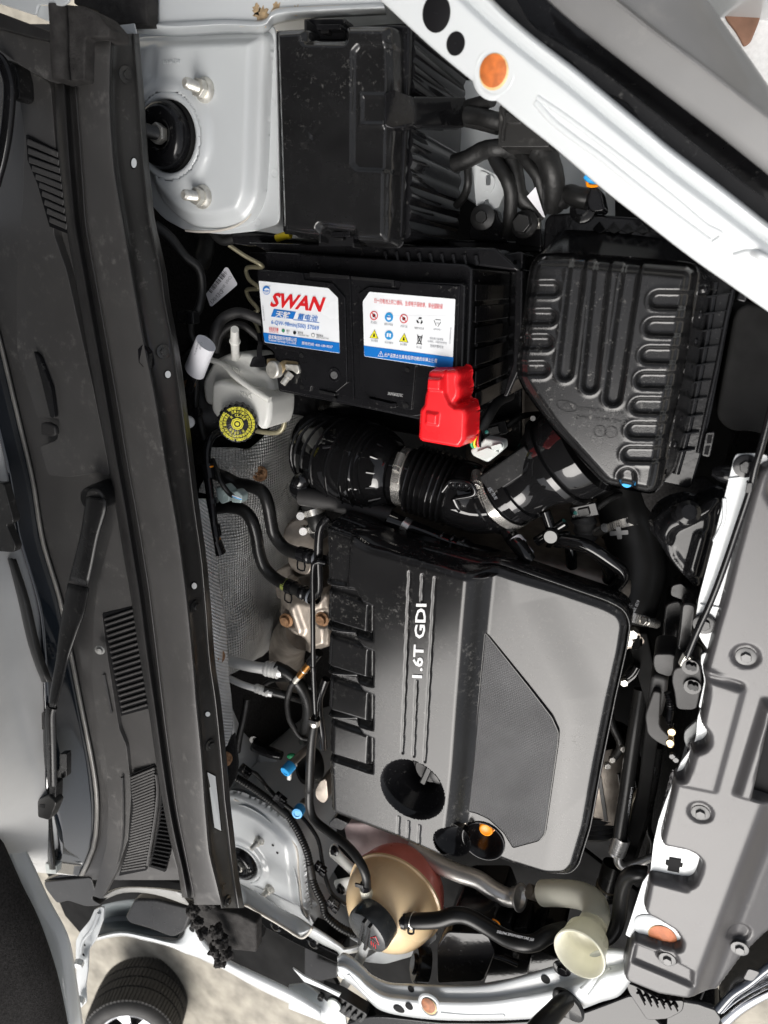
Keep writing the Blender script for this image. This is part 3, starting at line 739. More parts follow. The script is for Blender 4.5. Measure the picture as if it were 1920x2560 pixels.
# shield strip, gap and fender beyond the rail
tag(poly('fender_shield', rc(L('C', .085, [(-150,-160),(110,-160),(300,150),(700,400),(1000,640),(1500,1040),(1800,1260),(1800,1480),(1600,1290),(1000,860),(860,590),(740,545),(610,470),(545,370),(250,170),(0,-40)]), .01), .004, SATIN, None, bevel=.001), 'dusty dark plastic shield strip with wavy edge beside the white rail', 'shield strip')
tag(poly('rail_gap_shade', L('C', .03, [(-200,-300),(420,-300),(700,200),(1800,1100),(1800,1700),(900,1000),(0,200)]), .004, GLOSS, None, bevel=.001), 'black sheet put in as shade deep in the gap beyond the white fender rail', 'liner')  # black sheet added as the shade inside the gap
fe = thing('front_fender', 'dusty pale grey front fender edge at the upper right corner', 'fender', W('C', 1300, 300, .05))
q0 = [(330,-60),(520,110),(800,330),(1100,560),(1400,790),(1800,1110)]
q1 = [(700,-60),(800,20),(1080,240),(1280,390),(1500,560),(1800,790)]
q2 = [(1250,-60),(1330,60),(1440,210),(1550,360),(1700,580),(1800,730)]
rows = []
for a, b, c_ in zip(q0, q1, q2):
    m_ = ((a[0] + b[0]) / 2, (a[1] + b[1]) / 2); m2 = ((c_[0] + b[0]) / 2, (c_[1] + b[1]) / 2)
    rows.append([W('C', a[0] + 2, a[1], .06), W('C', *a, .088), W('C', *m_, .094), W('C', b[0] - 8, b[1], .098), W('C', *b, .104), W('C', b[0] + 12, b[1] - 6, .101), W('C', *m2, .092), W('C', *c_, .07), W('C', c_[0] + 20, c_[1], .02)])
loft('fender_skin', rows, FENDER, fe, nu=3, nv=3, solid=.0012)
tag(poly('bright_backdrop', rc([W('C', 1250, -120, -.30), W('C', 2000, -120, -.30), W('C', 2000, 1100, -.30), W('C', 1600, 520, -.30)], .02), .01, INKW, None, bevel=.002), 'added bright white board beyond the fender at the upper right corner', 'backdrop')  # added sheet standing in for the overexposed background
tag(poly('brown_scrap', rc([W('C', 1400, -40, -.292), W('C', 1640, -40, -.292), W('C', 1620, 90, -.292), W('C', 1560, 240, -.292), W('C', 1520, 270, -.292), W('C', 1480, 190, -.292), W('C', 1400, 90, -.292)], .01), .006, BROWNW, None, bevel=.002), 'small brown blurred scrap against the bright corner at the upper right', 'scrap')

# ================================================================== deep bay: things that close the view downwards
tag(poly('undertray', [Vector((-.75, -1.35, DECK - .62)), Vector((.55, -1.35, DECK - .62)), Vector((.55, .45, DECK - .62)), Vector((-.75, .45, DECK - .62))], .01, LINER, None, bevel=0), 'black plastic undertray deep below the engine', 'undertray')
tag(poly('gearbox', rc([Vector((-.30, -.42, DECK - .33)), Vector((.02, -.42, DECK - .33)), Vector((.02, -.02, DECK - .33)), Vector((-.30, -.02, DECK - .33))], .05), .25, CAST, None, bevel=.03, seg=3, grow=.08), 'cast metal gearbox housing low between battery and engine cover', 'gearbox')
tag(poly('engine_block', [Vector((-.38, -.80, DECK - .10)), Vector((.0, -.80, DECK - .10)), Vector((.0, -.34, DECK - .10)), Vector((-.38, -.34, DECK - .10))], .42, CAST, None, bevel=.02), 'cast engine block hidden beneath the plastic engine cover', 'engine block')
tag(poly('radiator', [Vector((.10, -1.0, DECK - .10)), Vector((.16, -1.0, DECK - .10)), Vector((.16, .1, DECK - .10)), Vector((.10, .1, DECK - .10))], .5, SATIN, None, bevel=.004), 'black radiator core standing behind the front panel', 'radiator')
# front chassis leg under the upper parts (pale sheet glimpsed between the looms)
cl_ = thing('chassis_leg', 'pale painted chassis leg glimpsed between wiring looms below the white rail', 'chassis rail', W('V', 500, 1000, -.28))
poly('leg_top', L('V', -.25, [(-200,300),(700,300),(1500,1000),(1500,1800),(900,1900),(-200,1200)]), .12, PAINT, cl_, bevel=.004)
tag(poly('inner_wing', [Vector((-.75, .36, DECK - .02)), Vector((.45, .26, DECK - .02)), Vector((.45, .30, DECK - .02)), Vector((-.75, .40, DECK - .02))], .5, PAINT, None, bevel=0), 'pale inner wing sheet behind the fuse box', 'body panel')

# ================================================================== firewall and its foil heat shields
fw = thing('firewall', 'black felt covered firewall wall under the cowl beam', 'firewall', W('T', 500, 1200, -.2))
rows = []
for v in np.linspace(100, 2260, 16):
    p = W('T', lip(v) + 10, v, .046)
    rows.append([p + Vector((-.03, 0, .0)), p + Vector((-.10, 0, -.03)), p + Vector((-.16, 0, -.08)), p + Vector((-.17, 0, -.25)), p + Vector((-.14, 0, -.45)), p + Vector((-.05, 0, -.58))])
loft('felt_wall', rows, FELT, fw, nu=3, nv=3, solid=.004, off=1)
# main foil: lies over the felt, bulges forward around the tunnel
def foil_rows(spec):
    return [[W(r, x, y, h) for (r, x, y, h) in row] for row in spec]
hs1 = foil_rows([
    [('H',240,470,-.10),('H',420,470,-.13),('H',560,470,-.16),('H',700,330,-.20),('H',800,230,-.25),('H',955,160,-.32)],
    [('H',230,640,-.10),('H',420,640,-.13),('H',600,640,-.16),('H',720,600,-.20),('H',830,560,-.25),('H',975,520,-.33)],
    [('H',170,800,-.09),('H',400,840,-.13),('H',560,860,-.16),('H',700,860,-.20),('H',800,840,-.25),('H',930,800,-.33)],
    [('H',150,980,-.08),('H',300,1000,-.12),('H',480,1020,-.15),('H',640,1050,-.20),('H',760,1080,-.25),('H',880,1080,-.34)],
    [('H',180,1160,-.07),('H',290,1180,-.11),('H',470,1200,-.14),('H',600,1230,-.19),('H',720,1260,-.25),('H',860,1250,-.34)],
    [('H',200,1330,-.06),('H',290,1330,-.10),('H',460,1330,-.14),('H',580,1370,-.19),('H',700,1420,-.25),('H',860,1430,-.34)],
    [('H',225,1590,-.055),('H',320,1590,-.10),('H',420,1590,-.13),('H',560,1590,-.18),('H',690,1590,-.25),('H',800,1590,-.33)],
    [('L',150,500,-.05),('L',230,500,-.10),('L',380,500,-.13),('L',520,500,-.18),('L',640,500,-.25),('L',725,560,-.33)],
    [('L',170,760,-.05),('L',290,760,-.10),('L',400,740,-.13),('L',500,720,-.18),('L',580,690,-.24),('L',690,640,-.31)],
    [('L',190,1000,-.05),('L',290,920,-.10),('L',350,890,-.13),('L',420,850,-.17),('L',480,810,-.21),('L',560,770,-.27)]])
tag(loft('tunnel_heat_shield', hs1, FOIL, None, nu=9, nv=9, solid=.0012, uv=True, crumple=.0032), 'crumpled embossed silver foil heat shield over the firewall tunnel', 'heat shield')
hs2 = foil_rows([
    [('G',1262,250,.03),('G',1290,250,.018),('G',1330,250,.0)],
    [('G',1300,560,.028),('G',1345,560,.010),('G',1385,560,-.012)],
    [('G',1320,800,.028),('G',1375,800,.008),('G',1420,800,-.016)],
    [('G',1350,1100,.026),('G',1410,1100,.006),('G',1465,1100,-.022)],
    [('G',1372,1400,.024),('G',1430,1400,.004),('G',1480,1400,-.022)],
    [('K',1385,0,.024),('K',1445,0,.004),('K',1498,0,-.022)],
    [('K',1412,160,.022),('K',1455,160,.006),('K',1505,180,-.018)],
    [('K',1440,330,.020),('K',1455,310,.010),('K',1470,290,.002)]])
tag(loft('ribbed_heat_strip', hs2, FOIL2, None, nu=6, nv=8, solid=.001, uv=True), 'narrow ribbed silver foil strip hanging just under the cowl beam', 'heat shield')
for lb, r, x, y, h in (('rusty round fixing washer on the silver heat shield', 'H', 620, 665, -.165), ('rusty round fixing clip on the ribbed foil strip', 'L', 195, 770, .002), ('rusty stud and clip below the foil near the inspection slot', 'L', 258, 1590, -.01)):
    c = W(r, x, y, h); ax = (Vector(CAM) - c).normalized() * .5 + Vector((.6, 0, .5))
    t = thing('fixing_washer', lb, 'washer', c, 'rusty heat shield fixings')
    lathe('disc', c, ax, [(0, .0125), (.001, .0125), (.002, .010), (.0008, .006), (.003, .003), (.012, .002), (.012, .0001)], mat('rusted_metal', (.30, .17, .09), .6, .5, var=.4, vscale=200), t, seg=18)
    for i in range(5):
        a = i * 1.257; x_, y_, a_ = frame(ax)
        poly('spring_finger', box_pts(c + a_ * .002 + (x_ * math.cos(a) + y_ * math.sin(a)) * .007, x_ * math.cos(a) + y_ * math.sin(a), x_ * -math.sin(a) + y_ * math.cos(a), .005, .0018), .0006, MATS['rusted_metal'], t, bevel=0, down=-a_)
# felt edge below the ribbed strip
tag(poly('felt_flap', rc(L('L', -.03, [(235,1530),(330,1380),(360,1640),(345,1740),(280,1850),(265,1880),(262,1700)]), .006), .006, FELT, None, bevel=.002), 'dark felt flap hanging under the lower cowl beam', 'felt')
# lower inner wing / strut tower area (lower left of the bay)
lw = thing('inner_wing_sheet', 'pale grey inner wing sheet between firewall and lower strut tower', 'body panel', W('R', 600, 400, -.3))
rows = [
    L('L', -.3, [(300,1150,-.20),(420,1100,-.26),(560,1060,-.34),(800,1000,-.46),(1000,900,-.55)]),
    L('L', -.3, [(320,1400,-.19),(450,1350,-.25),(600,1330,-.33),(850,1300,-.45),(1060,1250,-.54)]),
    L('L', -.3, [(330,1640,-.18),(480,1600,-.23),(650,1580,-.30),(850,1560,-.42),(1070,1500,-.52)]),
    L('R', -.3, [(100,430,-.15),(300,380,-.20),(560,380,-.27),(850,380,-.38),(1130,330,-.48)]),
    L('R', -.3, [(60,560,-.135),(400,520,-.17),(650,520,-.24),(900,560,-.33),(1170,680,-.42)]),
    L('R', -.3, [(60,640,-.13),(560,700,-.16),(760,720,-.22),(980,780,-.30),(1230,860,-.40)]),
    L('R', -.3, [(300,640,-.128),(700,860,-.155),(860,900,-.20),(1050,960,-.27),(1300,1050,-.37)]),
    L('R', -.3, [(600,860,-.128),(840,1100,-.15),(940,1150,-.18),(1100,1250,-.24),(1400,1350,-.35)]),
    L('R', -.3, [(800,1300,-.128),(870,1400,-.145),(1000,1450,-.17),(1200,1500,-.22),(1450,1600,-.33)]),
    L('R', -.3, [(850,1640,-.128),(920,1650,-.145),(1080,1680,-.165),(1280,1730,-.20),(1480,1850,-.32)]),
    L('R', -.3, [(880,1740,-.128),(960,1820,-.145),(1120,1880,-.16),(1320,1960,-.19),(1560,2100,-.30)])]
loft('wing_sheet', rows, PAINT, lw, nu=5, nv=5, solid=.0015)
for x, y, h in ((390,595,-.155),(548,675,-.17),(660,790,-.18),(870,1050,-.175),(925,1200,-.165),(885,1360,-.150),(890,1600,-.142),(1010,1640,-.155)):
    lathe('spot_weld', W('R', x, y, h + .0075), Vector((.4, .2, .9)), [(0, .0052), (.0008, .005), (.0002, .0025), (.0002, .0001)], PAINT, lw, seg=12)
t = thing('strut_tower', 'pale painted strut tower with small black dome mount and two studs, at the lower left', 'strut tower', W('R', 500, 1300, -.2))
seam2 = rc(L('R', -.125, [(40,555),(180,560),(400,660),(560,760),(700,890),(800,1010),(838,1120),(850,1300),(870,1500),(890,1660),(930,1770),(860,1740),(160,1400),(40,1350)]), .02, 4)
hc = W('R', 285, 1190, -.127)
def f_tower2(X, Y, d):
    z = -.122 - .012 * ss(d, -.024, -.004) - .010 * ss(d, -.004, .003)
    return z + .004 * ss(.058 - np.hypot(X - hc.x, Y - hc.y), 0, .012)
hfield('tower_top', seam2, f_tower2, PAINT, t, res=.0028, margin=.003, holes=[circ(hc, .040, 36)], solid=.0012)
tube('seam_sealer', L('R', -.134, [(190,565),(400,665),(560,765),(700,895),(800,1015),(835,1120),(845,1300),(865,1500),(885,1650),(930,1760)]), .0022, PAINT2, t, n=5, seg=8)
poly('tower_wall', [p + Vector((0, 0, -.03)) for p in seam2], .35, PAINT, t, bevel=0)
tube('hole_rim', circ(hc + Vector((0, 0, .006)), .0380, 36) + [circ(hc + Vector((0, 0, .006)), .0380, 36)[0]], .0044, PAINT, t, n=1, seg=8)
strut_mount(W('R', 300, 1185, -.128), Vector((-.08, -.05, 1)), .0335, 'black domed strut mount with centre nut in the lower strut tower')
bolt(W('R', 450, 980, -.124), Vector((-.12, -.05, 1)), .0145, 'zinc flange nut on stud above the dome of the lower strut tower', 'nut', stud=.015, washer=1.22, name='strut_nut', group='strut tower nuts')
bolt(W('R', 555, 1475, -.124), Vector((-.12, -.05, 1)), .0145, 'zinc flange nut on stud below the dome of the lower strut tower', 'nut', stud=.015, washer=1.22, name='strut_nut', group='strut tower nuts')
poly('tower_foot', L('R', -.145, [(60,1300),(930,1700),(1010,1860),(930,2000),(160,1500)]), .004, PAINT, t, bevel=.001)
for x, y in ((582,1037),(628,1115)):
    lathe('pin_hole', W('R', x, y, -.1215), UPV, [(0, .0026), (.0002, .0001)], INK, t, seg=12)
# ================================================================== lower edge: apron lip, fender, hinge, hood, wheel
ap = thing('lower_apron', 'pale folded apron lip running along the bottom edge of the bay', 'body panel', W('R', 600, 1700, -.05))
up_e = [(170,1400),(300,1455),(420,1520),(560,1610),(700,1700),(860,1780),(985,1865)]
lo_e = [(205,1735),(300,1650),(400,1700),(560,1790),(700,1870),(830,1950),(985,1880)]
rows = []
for a, b in zip(up_e, lo_e):
    rows.append([W('R', a[0], a[1], -.085), W('R', a[0] * .7 + b[0] * .3, a[1] * .7 + b[1] * .3, -.075), W('R', a[0] * .15 + b[0] * .85, a[1] * .15 + b[1] * .85, -.062), W('R', b[0], b[1] + 8, -.060), W('R', b[0] + 4, b[1] + 26, -.064)])
loft('lip_sheet', rows, PAINT, ap, nu=5, nv=3, solid=.0015)
tube('lip_edge', L('R', -.058, [(205,1738),(300,1652),(400,1705),(560,1795),(700,1880),(800,1945),(880,1985),(940,1950),(985,1885)]), .0022, PAINT2, ap, n=4, seg=8)
rows = []
for a, b in (((985,1860),(930,1960)), ((1130,1950),(1080,2050)), ((1280,2050),(1230,2120)), ((1340,2085),(1290,2160)), ((1520,2030),(1530,2120)), ((1640,1990),(1650,2090))):
    rows.append([W('R', *a, -.07), W('R', (a[0] + b[0]) / 2, (a[1] + b[1]) / 2, -.066), W('R', *b, -.075)])
loft('lip_extension', rows, PAINT, ap, nu=4, nv=3, solid=.002)
gut = thing('apron_gutter', 'black plastic gutter tray under the bottom apron lip', 'gutter', W('R', 600, 2000, -.15))
poly('tray_floor', L('R', -.14, [(150,1750),(330,1660),(900,1990),(1300,2190),(1240,2300),(700,2300),(100,2120)]), .01, LINER, gut, bevel=.002)
poly('tray_rib', L('R', -.10, [(400,1900),(470,1880),(440,2040),(380,2040)]), .03, SATIN, gut, bevel=.002)
for x, y in ((620,1860),(1005,2035)):
    lathe('tray_clip', W('R', x, y, -.085), UPV, [(0, .012), (.002, .012), (.003, .008), (.005, .006), (.005, .0001)], GLOSS, gut, seg=16)
poly('tray_wall', L('R', -.085, [(330,1665),(560,1800),(900,1985),(1290,2170),(1240,2260),(820,2060),(500,1890)]), .012, GLOSS, gut, bevel=.004)
poly('tray_box', rc(L('M', -.10, [(0,920),(180,1000),(175,1130),(80,1150),(0,1120)]), .004), .05, GLOSS, gut, bevel=.004)
tag(poly('black_filler', L('K', .02, [(1215,1330),(1330,1290),(1400,1360),(1540,1390),(1659,1450),(1659,1640),(1480,1620),(1380,1690),(1320,1540)]), .02, FOAM, None, bevel=.004), 'black foam filler block under the lower end of the cowl beam', 'foam pad')
fo = thing('torn_foam', 'torn black foam lump resting on the white fender edge', 'foam', W('K', 1430, 1600, .02))
for (x, y, r, h) in ((1250,1370,.018,.05),(1280,1440,.017,.05),(1310,1510,.016,.048),(1400,1500,.02,.04),(1430,1560,.022,.04),(1390,1620,.018,.04),(1430,1690,.02,.038),(1470,1650,.018,.04),(1350,1330,.016,.06)):
    c = W('K', x, y, h); r *= .42
    me = bpy.data.meshes.new('foam_lump'); bm = bmesh.new(); bmesh.ops.create_icosphere(bm, subdivisions=4, radius=r * 1.25)
    for v in bm.verts:
        k = 1 + .55 * noise.noise(v.co * 150 + Vector((x, y, 0))) + .30 * noise.noise(v.co * 420 + Vector((y, x, 0)))
        v.co = v.co * k + c; 
    bm.to_mesh(me); bm.free(); link('foam_lump', me, FOAM, fo)
# fender edge at the bottom left
fl_in = [(620,1530),(780,1497),(950,1522),(1100,1556),(1180,1532),(1215,1442),(1275,1475),(1330,1560),(1400,1625),(1500,1690),(1659,1765),(1900,1880),(2080,1990)]
fl_out = [(600,1560),(780,1525),(930,1552),(1090,1592),(1190,1635),(1250,1655),(1300,1675),(1340,1695),(1410,1725),(1500,1772),(1659,1862),(1900,1980),(2080,2080)]
ft = thing('wing_edge', 'white front wing top edge along the bottom left above concrete ground', 'fender', W('K', 1200, 1600, -.02))
rows = []
for a, b in zip(fl_in, fl_out):
    rows.append([W('K', *a, -.015), W('K', a[0] * .5 + b[0] * .5, a[1] * .5 + b[1] * .5, -.008), W('K', a[0] * .12 + b[0] * .88, a[1] * .12 + b[1] * .88, -.010), W('K', *b, -.016), W('K', b[0] + 5, b[1] + 6, -.035)])
loft('wing_sheet', rows, PAINT, ft, nu=4, nv=3, solid=.0015)
lathe('bolt_hole', W('K', 1243, 1487, -.009), UPV, [(0, .006), (.0006, .0001)], INK, ft, seg=14)
wl = thing('cowl_side_panel', 'dark grey hinge recess and wash panel at the bottom end of the cowl', 'body panel', W('K', 900, 1350, -.05))
rows = [L('K', 0, [(660,1330,-.02),(650,1420,-.06),(640,1515,-.03)]), L('K', 0, [(800,1300,-.02),(800,1400,-.07),(790,1497,-.03)]), L('K', 0, [(1000,1290,-.02),(1000,1420,-.07),(960,1520,-.03)]), L('K', 0, [(1230,1330,-.02),(1200,1430,-.06),(1150,1540,-.03)])]
loft('recess_floor', rows, mat('grey_recess_panel', (.10, .115, .12), .5, var=.1), wl, nu=4, nv=3)  # one even dark grey over the recess floor
rows = [L('K', 0, [(650,1310,.03),(660,1290,.045),(640,1270,.04)]), L('K', 0, [(800,1250,.03),(790,1225,.045),(780,1215,.04)]), L('K', 0, [(1000,1260,.03),(1000,1228,.045),(1000,1215,.04)]), L('K', 0, [(1230,1335,.03),(1180,1260,.045),(1180,1235,.04)])]
loft('pale_rim', rows, mat('grey_rim_paint', (.30, .30, .29), .4, var=.06), wl, nu=4, nv=3)
poly('black_cover', rc(L('K', .0, [(870,1290),(1010,1295),(1215,1345),(1235,1400),(1200,1500),(1120,1545),(980,1490),(840,1450),(808,1410)]), .012), .02, SATIN, wl, bevel=.005, seg=3)
poly('corner_boot', rc(L('K', .055, [(280,1180),(590,1150),(620,1250),(590,1290),(660,1330),(560,1340),(440,1300),(370,1320),(300,1230)]), .008), .02, COWL2, wl, bevel=.006, seg=3)
poly('wiper_well', rc(L('K', .05, [(400,1130),(560,980),(640,1000),(690,1010),(640,1130),(590,1160),(300,1190),(285,1170)]), .006), .01, GLOSS, wl, bevel=.004)
# hinge and hood (standing open, its rear corner in the frame)
hd = thing('hood', 'open hood corner with black insulation and pale painted edge at the lower left', 'hood', W('K', 200, 1600, .12))
hp = L('K', 0, [(655,1340,.045),(675,1345,.045),(670,1420,.05),(620,1560,.058),(575,1620,.065),(570,1750,.08),(555,1850,.09),(560,1960,.10),(520,2000,.105),(500,1900,.10),(490,1700,.085),(490,1560,.07),(520,1500,.062),(580,1430,.052),(610,1360,.046)])
hg = poly('hinge', rc(hp, .004), .003, PAINT, hd, bevel=.0012)
hg['label'] = 'pale painted hinge arm with two bolts'
for x, y, h in ((545,1585,.072),(540,1650,.077)):
    lathe('hinge_hole', W('K', x, y, h + .001), UPV, [(0, .0035), (.0006, .0001)], INK, hg, seg=12)
for x, y, h in ((520,1690,.084),(525,1930,.103)):
    hexhead('hinge_bolt', W('K', x, y, h), Vector((.3, -.2, 1)), .016, .010, PAINT, hg)
tube('hinge_rib', L('K', 0, [(640,1380,.05),(600,1480,.062),(540,1560,.074),(525,1640,.082)]), .0035, PAINT, hg, n=5, seg=8)
e0 = L('K', 0, [(-60,700,.15),(60,960,.15),(150,1180,.15),(250,1380,.15),(330,1600,.15),(400,1850,.15),(480,2250,.15)])
e1 = L('K', 0, [(-60,540,.13),(80,800,.13),(200,1030,.13),(320,1290,.13),(440,1520,.13),(490,1760,.13),(560,2250,.13)])
e2 = L('K', 0, [(-160,820,.20),(-40,1060,.20),(60,1260,.20),(150,1440,.20),(230,1640,.20),(300,1860,.20),(380,2250,.20)])
rows = [[b, (a + b) / 2 + Vector((0, 0, .004)), a, a + Vector((-.004, 0, .004)), a * .6 + c_ * .4 + Vector((0, 0, .006))] for a, b, c_ in zip(e0, e1, e2)]
loft('hood_frame', rows, PAINT, hd, nu=4, nv=3, solid=.0015)
# insulated underside: rises behind the bay, the camera stands under it
hinge_x = W('T', -40, 1200, .13).x
ins = []
for i in range(8):
    y_ = .50 - i * .22
    bow = -.06 * ((y_ + .30) / .8) ** 2
    ins.append([Vector((hinge_x - .04 + bow, y_, DECK + .17)), Vector((hinge_x + .16 + bow, y_, DECK + .60)), Vector((hinge_x + .46 + bow, y_, DECK + 1.22))])
bl = [[a * .62 + c_ * .38, c_, c_ + Vector((-.05, 0, .10))] for a, c_ in zip(e0, e2)]
loft('insulation_edge', bl, FELT, hd, nu=4, nv=3, solid=.006)
loft('insulation', ins, FELT, hd, nu=3, nv=4, solid=.02, off=1)
# wheel on the ground beyond the wing
wc = W('K', 890, 2040, -.72)
wt = thing('car_wheel', 'dusty tyre and silver alloy wheel on the ground at the bottom left', 'wheel', wc + Vector((0, 0, -.25)))
wax = Vector((.28, -.62, .52)).normalized()
wax = Vector((.40, .12, .90)).normalized()
R_ = .17
prof = [(-.10, R_ * .62), (-.11, R_ * .80), (-.10, R_ * .94), (-.085, R_ * .985), (-.06, R_), (.06, R_), (.085, R_ * .98), (.102, R_ * .93), (.112, R_ * .80), (.106, R_ * .66), (.09, R_ * .60)]
lathe('tyre', wc, wax, prof, TYRE, wt, seg=64, sharp=60)
gx, gy, ga = frame(wax)
tv, tf = [], []
for k in range(72):
    for (h0, h1) in ((-.095, -.045), (-.038, -.004), (.004, .038), (.045, .095)):
        a0, a1 = 2 * math.pi * k / 72, 2 * math.pi * (k + .72) / 72
        b0 = len(tv)
        for a in (a0, a1):
            for hh in (h0, h1):
                rr0 = R_ * (1.0 if abs(hh) < .07 else .965)
                for dr in (-.004, .0055):
                    tv.append(wc + ga * hh + (gx * math.cos(a + hh * .8) + gy * math.sin(a + hh * .8)) * (rr0 + dr))
        tf += [[b0 + q for q in f] for f in ([1, 3, 7, 5], [0, 1, 5, 4], [2, 6, 7, 3], [0, 2, 3, 1], [4, 5, 7, 6])]
o = link('tread_blocks', fixn(mesh('tread_blocks', tv, tf)), TYRE, wt, smooth=False); o['kind'] = 'stuff'
lathe('rim', wc, wax, [(.092, R_ * .64), (.10, R_ * .66), (.098, R_ * .60), (.06, R_ * .56), (.0, R_ * .54), (.0, .0001)], BLKSTEEL, wt, seg=48)
for k in range(5):
    a = 2 * math.pi * k / 5 + .4; d = gx * math.cos(a) + gy * math.sin(a); s_ = ga.cross(d)
    for sg in (-1, 1):
        p0, p1 = wc + ga * .07 + d * R_ * .12 + s_ * sg * .018, wc + ga * .082 + d * R_ * .60 + s_ * sg * .05
        poly('spoke', [p0 - s_ * .014, p0 + s_ * .014, p1 + s_ * .016, p1 - s_ * .016], .03, CHROME, wt, bevel=.005, down=-ga)
lathe('rim_lip', wc, wax, [(.085, R_ * .59), (.099, R_ * .60), (.101, R_ * .645), (.095, R_ * .655)], CHROME, wt, seg=48)
lathe('hub_cap', wc + ga * .07, wax, [(0, .036), (.008, .034), (.012, .02), (.012, .0001)], CHROME, wt, seg=24)

# ================================================================== lower headlamp rail (white, bottom right)
inn = [(172,1020),(215,1000),(300,1062),(350,1112),(440,1152),(560,1160),(750,1167),(950,1160),(1150,1112),(1290,1070),(1400,1040),(1520,985),(1620,975),(1725,992)]
out = [(176,1100),(215,1140),(262,1175),(330,1240),(392,1292),(500,1322),(700,1345),(950,1348),(1150,1340),(1300,1325),(1420,1295),(1540,1250),(1640,1215),(1720,1110)]
rl = thing('headlamp_rail', 'white painted headlamp crossmember curving along the bottom with rust plug and holes', 'body rail', W('M', 800, 1250, -.05))
rows = []
for a, b in zip(inn, out):
    f = lambda s, h: W('M', a[0] + (b[0] - a[0]) * s, a[1] + (b[1] - a[1]) * s, h)
    rows.append([f(0, -.03), f(.0, -.020), f(.10, -.014), f(.36, -.010), f(.50, .0), f(.70, .003), f(.90, .0), f(1.0, -.012), f(1.02, -.03)])
loft('rail_sheet', rows, PAINT, rl, nu=5, nv=4, solid=.0015)
hr_ = C.objects[-1]
for x, y, r in ((555,1186,.0050),(1252,1136,.0060),(545,1276,.0060),(492,1290,.0085)):
    disc_on('access_hole', hr_, 'M', x, y, [(0, r * 1.08), (.0004, r), (.0005, .0001)], INK, rl, .0005, seg=20)
disc_on('dimple', hr_, 'M', 650, 1276, [(-.001, .019), (.0002, .0175), (.0008, .016), (.0004, .014), (-.001, .013)], PAINT, rl, 0, seg=28, sharp=80)
disc_on('rust_rim', hr_, 'M', 650, 1276, [(0, .0122), (.0003, .0118), (.0003, .0001)], RUSTRIM, rl, .0009, seg=24)
disc_on('rust_plug', hr_, 'M', 646, 1270, [(0, .0112), (.0003, .0105), (.0003, .0001)], mat('brown_rust', (.36, .13, .05), .6, var=.5, vscale=90), rl, .0014, seg=24)
for pp in ([(1440,1190),(1510,1110),(1560,1060)], [(1480,1220),(1540,1140),(1590,1080)], [(700,1310),(850,1322),(1040,1320)], [(230,1110),(300,1190),(360,1250)]):
    stamped(hr_, 'M', pp, rl, rad=.0035)
poly('bolt_tab', rc(L('M', -.006, [(1300,1055),(1370,1040),(1390,1090),(1330,1110)]), .005), .003, PAINT, rl, bevel=.001)
screw(W('M', 1340, 1078, -.003), UPV, .0125, 'black bolt on the white tab beside the ivory filler neck', GLOSS)
lathe('spot_weld', W('M', 200, 1108, -.012), UPV, [(0, .009), (.002, .008), (.001, .004), (.001, .0001)], PAINT, rl, seg=16)
pp_ = thing('prop_rod', 'black prop rod in an oval rubber grommet on the bottom white rail', 'prop rod', W('M', 1380, 1260, .0))
x_, y_ = (W('M', 1420, 1285, .004) - W('M', 1340, 1225, .004)), (W('M', 1400, 1230, .004) - W('M', 1350, 1290, .004))
lathe('grommet', W('M', 1372, 1262, .003), UPV, [(0, .027), (.004, .027), (.006, .023), (.006, .0001)], RUBBER, pp_, seg=32, ell=.62, xdir=Vector((.7, -.7, 0)))
tube('rod', L('M', 0, [(1368,1240,.010),(1335,1265,.022),(1285,1320,.04),(1220,1390,.06),(1150,1480,.08)]), [.010, .0115, .0125, .0135, .014], RUBBER, pp_, n=6, seg=16)
# lamp housings and dark clutter behind the rail
lh = thing('headlamp_housing', 'glossy black headlamp back housing behind the bottom white rail', 'headlamp', W('M', 900, 1050, -.15))
poly('main_shell', rc(L('M', -.055, [(690,965),(740,890),(950,900),(990,1000),(930,1150),(690,1160),(690,1060)]), .008), .14, GLOSS, lh, bevel=.010, seg=3, grow=.05)
poly('side_shell', rc(L('M', -.07, [(985,1000),(1170,1050),(1160,1120),(930,1160)]), .006), .12, GLOSS, lh, bevel=.006, seg=3)
poly('outer_shell', rc(L('M', -.08, [(1180,980),(1330,1030),(1300,1080),(1140,1115)]), .006), .12, GLOSS, lh, bevel=.006)
tube('shell_rib', L('M', -.066, [(980,1010),(1040,1030),(1110,1060)]), .004, GLOSS, lh, n=4, seg=8)
lathe('bulb_cap', W('M', 640, 1070, -.08), Vector((-.9, .2, .4)), [(0, .027), (.018, .027), (.022, .024), (.022, .016), (.026, .014), (.026, .0001)], GLOSS, lh, seg=28)
for k in range(4):
    poly('module_box', rc(L('M', -.10 - .006 * k, [(1000 + k * 85, 850 + k * 25), (1070 + k * 85, 840 + k * 25), (1080 + k * 85, 925 + k * 20), (1010 + k * 85, 935 + k * 20)]), .003), .05, SATIN if k % 2 else GLOSS, lh, bevel=.002)
tube('orange_wire', L('M', -.085, [(955,825),(985,828),(1010,845),(1015,870)]), .0012, ORANGE, lh, n=4, seg=6)
lm = thing('ribbed_lamp_bezel', 'black ribbed lamp bezel strip below the bottom white rail', 'bracket', W('M', 150, 1230, -.05))  # ribbed lamp bezel strip, not a mounting bracket
poly('bezel_body', rc(L('M', -.03, [(70,1190),(180,1225),(330,1320),(300,1369),(210,1330),(100,1240)]), .006), .02, SATIN, lm, bevel=.003)
for k in range(5):
    tube('bezel_rib', L('M', -.027, [(185 + k * 28, 1250 + k * 20), (160 + k * 28, 1275 + k * 20)]), .0025, GLOSS, lm, n=2, seg=6)
